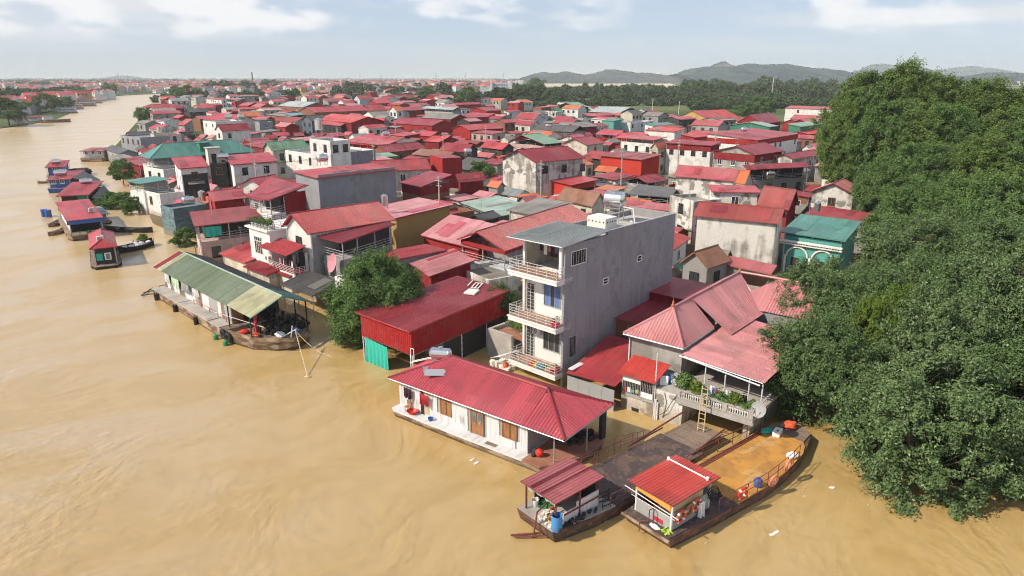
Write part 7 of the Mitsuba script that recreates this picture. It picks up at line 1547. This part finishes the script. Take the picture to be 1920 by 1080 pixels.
for i in range(1500):
    px = R.uniform(-1.05, .02); y = 24 * 1281 / (3.0 + abs(R.normal()) * 6.0 + R.uniform(0, 6)); x = px * y * .76
    if -.62 < x / y < -.48 and y < 900: continue
    if y < 950: continue
    w, d, z = R.uniform(10, 22), R.uniform(9, 16), R.uniform(4, 9) * (1.3 if y > 2500 else 1)
    yaw = R.choice([-.7, .8]) + R.normal() * .2
    tw.fr = tr.fr = Fr((x, y), (math.cos(yaw), math.sin(yaw)))
    n0 = tw.n
    tw.box(.4, w - .4, .4, d - .4, -1, z)
    c = R.choice(['r1', 'r1', 'r1', 'r4', 'o', 'k', 'r5'])
    off = 200.0 * RI.get(c, 0) + 20
    b = len(tr.t)
    tr.sheet((0, 0, z), (w, 0, z), (w, d / 2, z + 4), (0, d / 2, z + 4)); tr.sheet((w, d, z), (0, d, z), (0, d / 2, z + 4), (w, d / 2, z + 4))
    tr.t[b] = tr.t[b] * .3 + [200.0 * RI.get(c, RI['k']), 0]; tr.t[b + 1] = tr.t[b + 1] * .3 + [200.0 * RI.get(c, RI['k']), 0]
labels['far_town'] = {'label': 'the far town, a sea of tiny pale houses with red roofs', 'category': 'town', 'kind': 'stuff'}
tw.fr = tr.fr = WORLD
tw.put('far_town__walls', 'wall', pal=WI['w']); tr.put('far_town__roofs', 'roof', pal=0)

# ---------------------------------------------------------------- far landmarks
k = thing('hospital', 'white and pale blue multi storey hospital block beyond the village', 'building')
fr = Fr((-24.5, 985), (1, .02))
for i, (a, w, v, h, m_) in enumerate(((-6, 3, 0, 20.5, 'w'), (-2.8, 22, 2, 17.0, 'bl'), (19.4, 5, 0, 20.0, 'w'), (24.6, 14, 4, 19.5, 'w'), (34, 6, 0, 21, 'w'), (-20, 13, 12, 13, 'bl'))):
    M(fr).box(a, a + w, v, v + 14, -1, h).put(part(k, 'wing'), 'wall', pal=WI[m_])
for r in range(4):
    for c in range(6): M(fr).box(-1.6 + c * 3.5, .8 + c * 3.5, 1.9, 1.99, 3.0 + r * 3.5, 5.2 + r * 3.5).put(part(k, 'window'), 'pane_pale')
for r in range(5):
    for c in range(2): M(fr).box(26.5 + c * 5, 28.3 + c * 5, 3.9, 3.99, 3.0 + r * 3.2, 4.8 + r * 3.2).put(part(k, 'window'), 'pane')
M(fr).lathe([(10, 13.003), (.1, 17)], 4, (-13.5, 19, 0)).put(part(k, 'hip_roof'), 'roof', pal=RI['o'])
k = thing('chimney', 'tall dark brick chimney left of the skyline', 'chimney'); y_ = 1500.; M(Fr((-545, y_), (1, 0))).lathe([(1.9, 0), (1.5, 18), (1.25, 33), (1.5, 33.2), (1.5, 35), (1.0, 35.1)], 14).put(k, 'wall', pal=WI['br'])
k = thing('radio_mast', 'slim lattice radio mast in front of the dense wood', 'mast'); f = M(Fr((282, 770), (1, 0)))
for a in (0, 2.1, 4.2): f.tube((1.1 * math.cos(a), 1.1 * math.sin(a), 0), (.3 * math.cos(a), .3 * math.sin(a), 24), .12, 4)
for i in range(12):
    r_ = 1.1 - .8 * i / 12
    for a in (0, 2.1, 4.2): f.tube((r_ * math.cos(a), r_ * math.sin(a), i * 2), (r_ * .95 * math.cos(a + 2.1), r_ * .95 * math.sin(a + 2.1), i * 2 + 1.8), .06, 3)
f.put(part(k, 'lattice'), 'off_white'); M(Fr((282, 770), (1, 0))).lathe([(.5, 19), (.5, 20.5), (.4, 21.6)], 8).put(part(k, 'antenna'), 'white')
Rq = np.random.RandomState(2)
for i, px in enumerate((70, 285, 700, 735, 830, 880, 945)):
    y_ = Rq.uniform(3200, 4200); k = thing('pylon', 'power pylon, tiny on the far skyline', 'pylon', 'power pylons on the far skyline'); f = M(Fr(((px - 960) / 1281 * y_ * 1.046, y_), (1, 0)))
    for a in (-1, 1): f.tube((a * 3, 0, 0), (a * .5, 0, 46), .5, 4)
    for z in (30, 37, 44): f.tube((-7, 0, z), (7, 0, z), .4, 4)
    f.put(k, 'grey_paint')
for i, (px, py, h_) in enumerate(((798, 182, 9), (1210, 205, 10), (1257, 208, 9), (985, 178, 10), (1488, 172, 10), (1182, 186, 9))):
    y_ = 24 * 1281 / (py - 146) * .96; k = thing('utility_pole', 'pale concrete utility pole at the village edge', 'pole', 'utility poles at the village edge'); x_ = (px - 960) / 1281 * y_ * 1.02
    f = M(Fr((x_, y_), (1, .3))); f.tube((0, 0, -1), (0, 0, h_), .22, 6, .14).tube((-1, 0, h_ - .8), (1, 0, h_ - .8), .08, 4); f.put(k, 'off_white')

# ---------------------------------------------------------------- tanks and odds on the roofs
for a in ((-30.2, 110, 10.6, 1.5, .55, 45, False, .7, 'steel water tank on a frame behind the long grey wall'), (-17.2, 91.5, 6.9, 1.3, .5, 0, True, .5, 'upright steel tank at the corner of the flat pink roof'), (-58.5, 140, 8.0, 1.8, .6, 20, False, .2, 'pale tank beside the dark tarred block'),
    (-50.2, 110, 4.9, 1.3, .55, 0, True, .1, 'upright white tank on the tile clad house'), (-51.5, 108, 4.9, 1.6, .5, 40, False, .1, 'lying tank on the tile clad house'), (-39.5, 143, 12.4, 2.0, .8, 0, True, 1.4, 'tall tank in a frame on the modern white house'), (-106, 263, 9.0, 2.2, .9, 20, False, .3, 'left white tank on the arched white house'), (-101, 262, 9.0, 2.2, .9, 40, False, .3, 'right white tank on the arched white house'),
    (50, 133, 5.2, 1.6, .6, 10, False, .3, 'dark tank under the thin red canopy'), (-114, 226, 6.8, 1.8, .8, 0, True, .2, 'tank on the blue grey river corner house'), (42, 93, 6.4, 1.0, .4, 0, True, .1, 'small tank beside the teal arched house roof'), (-9, 141, 8.9, 1.3, .5, 30, False, .4, 'tank on the ridge of a red house left of the big white gable'), (12, 232, 7.6, 1.6, .6, 20, False, .6, 'tank above the dark grey ribbed roof'), (-37, 205, 7.2, 1.6, .6, 20, False, .6, 'tank above the red roofs behind the modern white house'), (68, 205, 8.4, 1.6, .6, 20, False, .6, 'tank above the red band building'), (-128, 320, 9, 2, .8, 20, False, .6, 'tank above the rusty orange roof')):
    tank_at(a[8], *a[:8])
# the white house with the front balcony: block, awning, balcony
WG = Fr((-27.7, 80.4), (math.cos(-.75), math.sin(-.75)))
k = thing('balcony_house', 'white two storey front with tall window, red awning and crowded balcony', 'house')
f = M(WG); f.box(-5.4, -.3, -1.4, 6.5, -1, 6.4); f.put(part(k, 'wall'), 'white_wall'); f = M(WG); f.box(-5.75, -.2, -1.75, 6.6, 6.403, 6.6).box(-5.5, -.27, -1.5, -1.4, 2.4, 2.6); f.put(part(k, 'cornice'), 'white_wall')
wk = part(k, 'window'); f = M(WG)
for i in range(5): f.box(-4.2 + i * .44, -4.13 + i * .44, -1.47, -1.38, 3.3, 5.5)
for z in (3.3, 4.9, 5.43): f.box(-4.13, -2.44, -1.46, -1.38, z, z + .07)
f.put(wk, 'off_white'); M(WG).box(-4.13, -2.44, -1.41, -1.395, 3.37, 5.43).put(wk + '__pane', 'pane')
f = M(WG); rail(f, [(-5.5, 5, 6.6), (-5.5, -1.5, 6.6), (-.4, -1.5, 6.6), (-.4, 2, 6.6)], .9, (.2, .4, .6, .88), .025, .9); f.put(part(k, 'roof_railing'), 'soot')
rk = part(k, 'awning'); f = M(WG); f.sheet((-1.3, -2.6, 4.75), (5.4, -2.6, 4.75), (5.6, -.02, 5.55), (-.9, -.02, 5.55), .24, .03); f.put(rk, 'roof', pal=RI['r1'])
f = M(WG); f.box(-.3, 5.6, -2.0, .2, 1.9, 2.15).box(-.3, 5.6, -1.9, -1.75, 2.15, 2.4); f.put(part(k, 'balcony_slab'), 'white_wall'); f = M(WG); rail(f, [(-.2, -1.85, 2.2), (5.5, -1.85, 2.2), (5.5, .2, 2.2)], 1.0, (.4, .6, .8, 1.0), .025, .8); f.put(part(k, 'balcony_railing'), 'rail_steel')
for i, a in enumerate((.6, 3.4)): dk = part(k, 'door'); M(WG).box(a, a + 1.5, .02, .32, 2.16, 4.5).put(dk, 'soot'); M(WG).box(a + 1.55, a + 1.65, -.02, .3, 2.16, 4.6).put(dk + '__jamb', 'white_wall')
M(WG).box(6.15, 6.25, .3, 9, -1, 6.5).put(part(k, 'side_wall'), 'wall', pal=WI['g']); M(WG).box(6.2, 6.32, 1.2, 4.2, .5, 4.3).put(part(k, 'roller_door'), 'grey_green')
for i in range(14): M(WG).box(6.325, 6.36, 1.2, 4.2, .6 + i * .26, .78 + i * .26).put(part(k, 'roller_slat'), 'grey_green')
k2 = thing('laundry', 'crowded clothes on the balcony under the red awning', 'laundry')
for i, c_ in enumerate(('cloth_pink', 'cloth_white', 'cloth_dark', 'cloth_blue', 'cloth_white', 'soot')): f = M(WG); cloth(f, (1.0 + i * .7, -1.2 + .2 * (i % 2), 3.7), (1.45 + i * .7, -1.2, 3.7), .9, i + 80, .06, 5, 3); f.put(part(k2, 'garment'), c_)
ac_unit('air conditioner on the white wall left of the crowded balcony', WG, -.9, -1.6, 2.9)
for i in range(5): pot_plant(('spiky plant at the left corner of the black railed roof terrace', 'dense shrub on the black railed roof terrace', 'low plant on the black railed roof terrace, third from left', 'plant on the black railed roof terrace, fourth from left', 'yellow green tall plant at the right end of the black railed terrace')[i], WG, -5.0 + i * 1.05, -.9, 6.6, 'pot', .8, .7 + .3 * (i == 4), 140, ('leaf_grey', 'leaf_deep', 'leaf_grey', 'leaf_deep', 'leaf_lime')[i], .6)
dish('large red mesh satellite dish above the waterside tree', Fr((-20.2, 74.0), (1, 0)), 0, 0, 4.2, 1.1, (-.75, -.55, .3), 'cloth_pink')
for i, (x_, y_, l_) in enumerate(((-21.5, 79, 'yellow walled hut with small window behind the black shed'),)):
    k = thing('hut', l_, 'hut'); fr = Fr((x_, y_), (.74, -.67)); M(fr).box(0, 3.2, 0, 3, -1, 3.0).put(part(k, 'wall'), 'wall', pal=WI['ye']); M(fr).box(-3.0, -.003, .3, 3, -1, 2.8).put(part(k, 'wall'), 'white_wall'); M(fr).box(-3.2, 3.4, -.2, 3.2, 3.004, 3.1).put(part(k, 'roof'), 'concrete'); window(k, fr, 1.5, 0, 1.7, 1.0, .8, 'white'); window(k, fr, -2.4, .3, 1.7, .8, .8, 'white')
# arches of the teal house
AR = Fr((34.0, 84.8), (math.cos(math.radians(-42)), math.sin(math.radians(-42))))
k = thing('arcade', 'white arches with teal columns on the front of the green roofed house', 'arcade')
for i in range(2):
    f = M(AR); u0 = 1.0 + i * 3.1
    pts = [(u0 + 1.3 + 1.3 * math.cos(t), 2.4 + 1.3 * math.sin(t)) for t in np.linspace(0, math.pi, 13)]
    for a, b in zip(pts[:-1], pts[1:]): f.tube((a[0], .25, a[1]), (b[0], .25, b[1]), .12, 5)
    f.put(part(k, 'arch'), 'white_wall'); M(AR).box(u0 + .1, u0 + 2.5, .36, .52, 0, 2.6).lathe([(1.18, -.07), (1.18, .07)], 24, (u0 + 1.3, .44, 2.4), 1).put(part(k, 'recess'), 'wall', pal=WI['te']); M(AR).box(u0 + .6, u0 + 1.6, .30, .355, 0, 2.3).put(part(k, 'doorway'), 'soot')
for i in range(3): M(AR).lathe([(.22, 0), (.17, .2), (.16, 2.3), (.24, 2.5)], 12, (.85 + i * 3.1, .2, 0)).put(part(k, 'column'), 'white_wall', True)
f = M(AR); f.box(0, 7.6, -.15, .3, 4.25, 4.45).box(0, 7.6, -.1, .25, 3.95, 4.05); f.put(part(k, 'cornice'), 'white_wall')
for i in range(22): M(AR).box(.15 + i * .34, .27 + i * .34, 0, .12, 4.053, 4.247).put(part(k, 'baluster'), 'white_wall')

# ---------------------------------------------------------------- scum and rubbish drifting along the waterline
Rd = np.random.RandomState(17)
m = M()
for x0, y0, x1, y1, n in ((-8.5, 45.2, 1.5, 37.6, 26), (2.0, 30.9, 8, 35, 20), (8.5, 30.3, 20, 38, 34), (-27, 61.5, -41, 75.5, 30), (8.7, 47.2, 13, 45, 30), (4.3, 49.8, 8, 47, 24), (-13.6, 55.8, -8.4, 51.8, 14), (-30, 82, -20, 72, 26), (18, 36, 24, 34, 8)):
    for i in range(n // 2):
        t = Rd.rand(); x, y = x0 + (x1 - x0) * t + Rd.normal() * .25 - .2, y0 + (y1 - y0) * t + Rd.normal() * .25 - .2; s_ = Rd.uniform(.015, .05)
        m.fr = Fr((x, y), (1, Rd.normal())); m.box(-s_ * 2, s_ * 2, -s_, s_, -.02, .015 + s_ * .3)
m.fr = WORLD
labels['drift'] = {'label': 'specks of scum and rubbish drifting along the hulls and walls', 'category': 'debris', 'kind': 'stuff'}
m.put('drift', 'bamboo')

# roof dormer and stair head on the green hipped roof, and other odd roof pieces
GH = [h for h in HOUSES if h[0].startswith('long house with green')][0]
fr = Fr(GH[1:3], (math.cos(GH[3]), math.sin(GH[3]))); z_ = GH[7]
k = thing('roof_dormer', 'boxy green roofed dormer on the long green hipped roof', 'dormer'); M(fr).box(11.2, 13.4, 1.2, 4.2, z_ + .3, z_ + 2.6).put(part(k, 'wall'), 'wall', pal=WI['gm']); M(fr).box(11.0, 13.6, 1.0, 4.4, z_ + 2.603, z_ + 2.75).put(part(k, 'roof'), 'roof', pal=RI['t'])
fr = Fr((-60.4, 137.8), (math.cos(.6), math.sin(.6)))
k = thing('stair_head', 'cream stair head with dark door on the dark tarred block', 'stair head'); M(fr).box(.3, 2.7, 2.2, 4.6, 7.0, 10.3).put(part(k, 'wall'), 'wall', pal=WI['c']); M(fr).box(.1, 2.9, 2.0, 4.8, 10.303, 10.5).put(part(k, 'roof'), 'concrete'); M(fr).box(.9, 1.8, 2.13, 2.19, 7.3, 9.3).put(part(k, 'door'), 'dark')
k = thing('green_cloth', 'green cloth hanging at the front of the open terrace house', 'cloth'); TH = [h for h in HOUSES if h[0].startswith('open terrace house')][0]; fr = Fr(TH[1:3], (math.cos(TH[3]), math.sin(TH[3]))); f = M(fr); cloth(f, (1.2, .25, 5.3), (3.4, .25, 5.2), 1.6, 3, .15, 12, 5, .4); f.put(k, 'teal_cloth')

# poles with sagging wires along the lanes of the village
lane = [(-10.5, 98), (5, 118), (22, 138), (38, 158), (52, 178)], [(-44, 118), (-30, 150), (-18, 182), (-8, 214)], [(-62, 165), (-50, 200), (-40, 240)]
for q, L_ in enumerate(lane):
    for i, (x, y) in enumerate(L_):
        k = thing('utility_pole', 'grey concrete pole rising between village roofs', 'pole', 'concrete poles between the village roofs'); f = M(Fr((x, y), (.7, .7))); f.tube((0, 0, 0), (0, 0, 10.5), .16, 7, .11).tube((0, -.8, 9.9), (0, .8, 9.9), .06, 4).tube((0, -.6, 9.2), (0, .6, 9.2), .06, 4); f.put(k, 'concrete')
    for j in (-.7, 0, .7):
        k = thing('overhead_wire', 'thin dark wire sagging from pole to pole over the roofs', 'wire', 'overhead wires over the village'); f = M()
        for (x0, y0), (x1, y1) in zip(L_[:-1], L_[1:]):
            f.path([(x0 + (x1 - x0) * t + j * .7, y0 + (y1 - y0) * t - j * .7, 9.95 - 3.2 * t * (1 - t)) for t in np.linspace(0, 1, 7)], .018, 3)
        f.put(k, 'rubber')
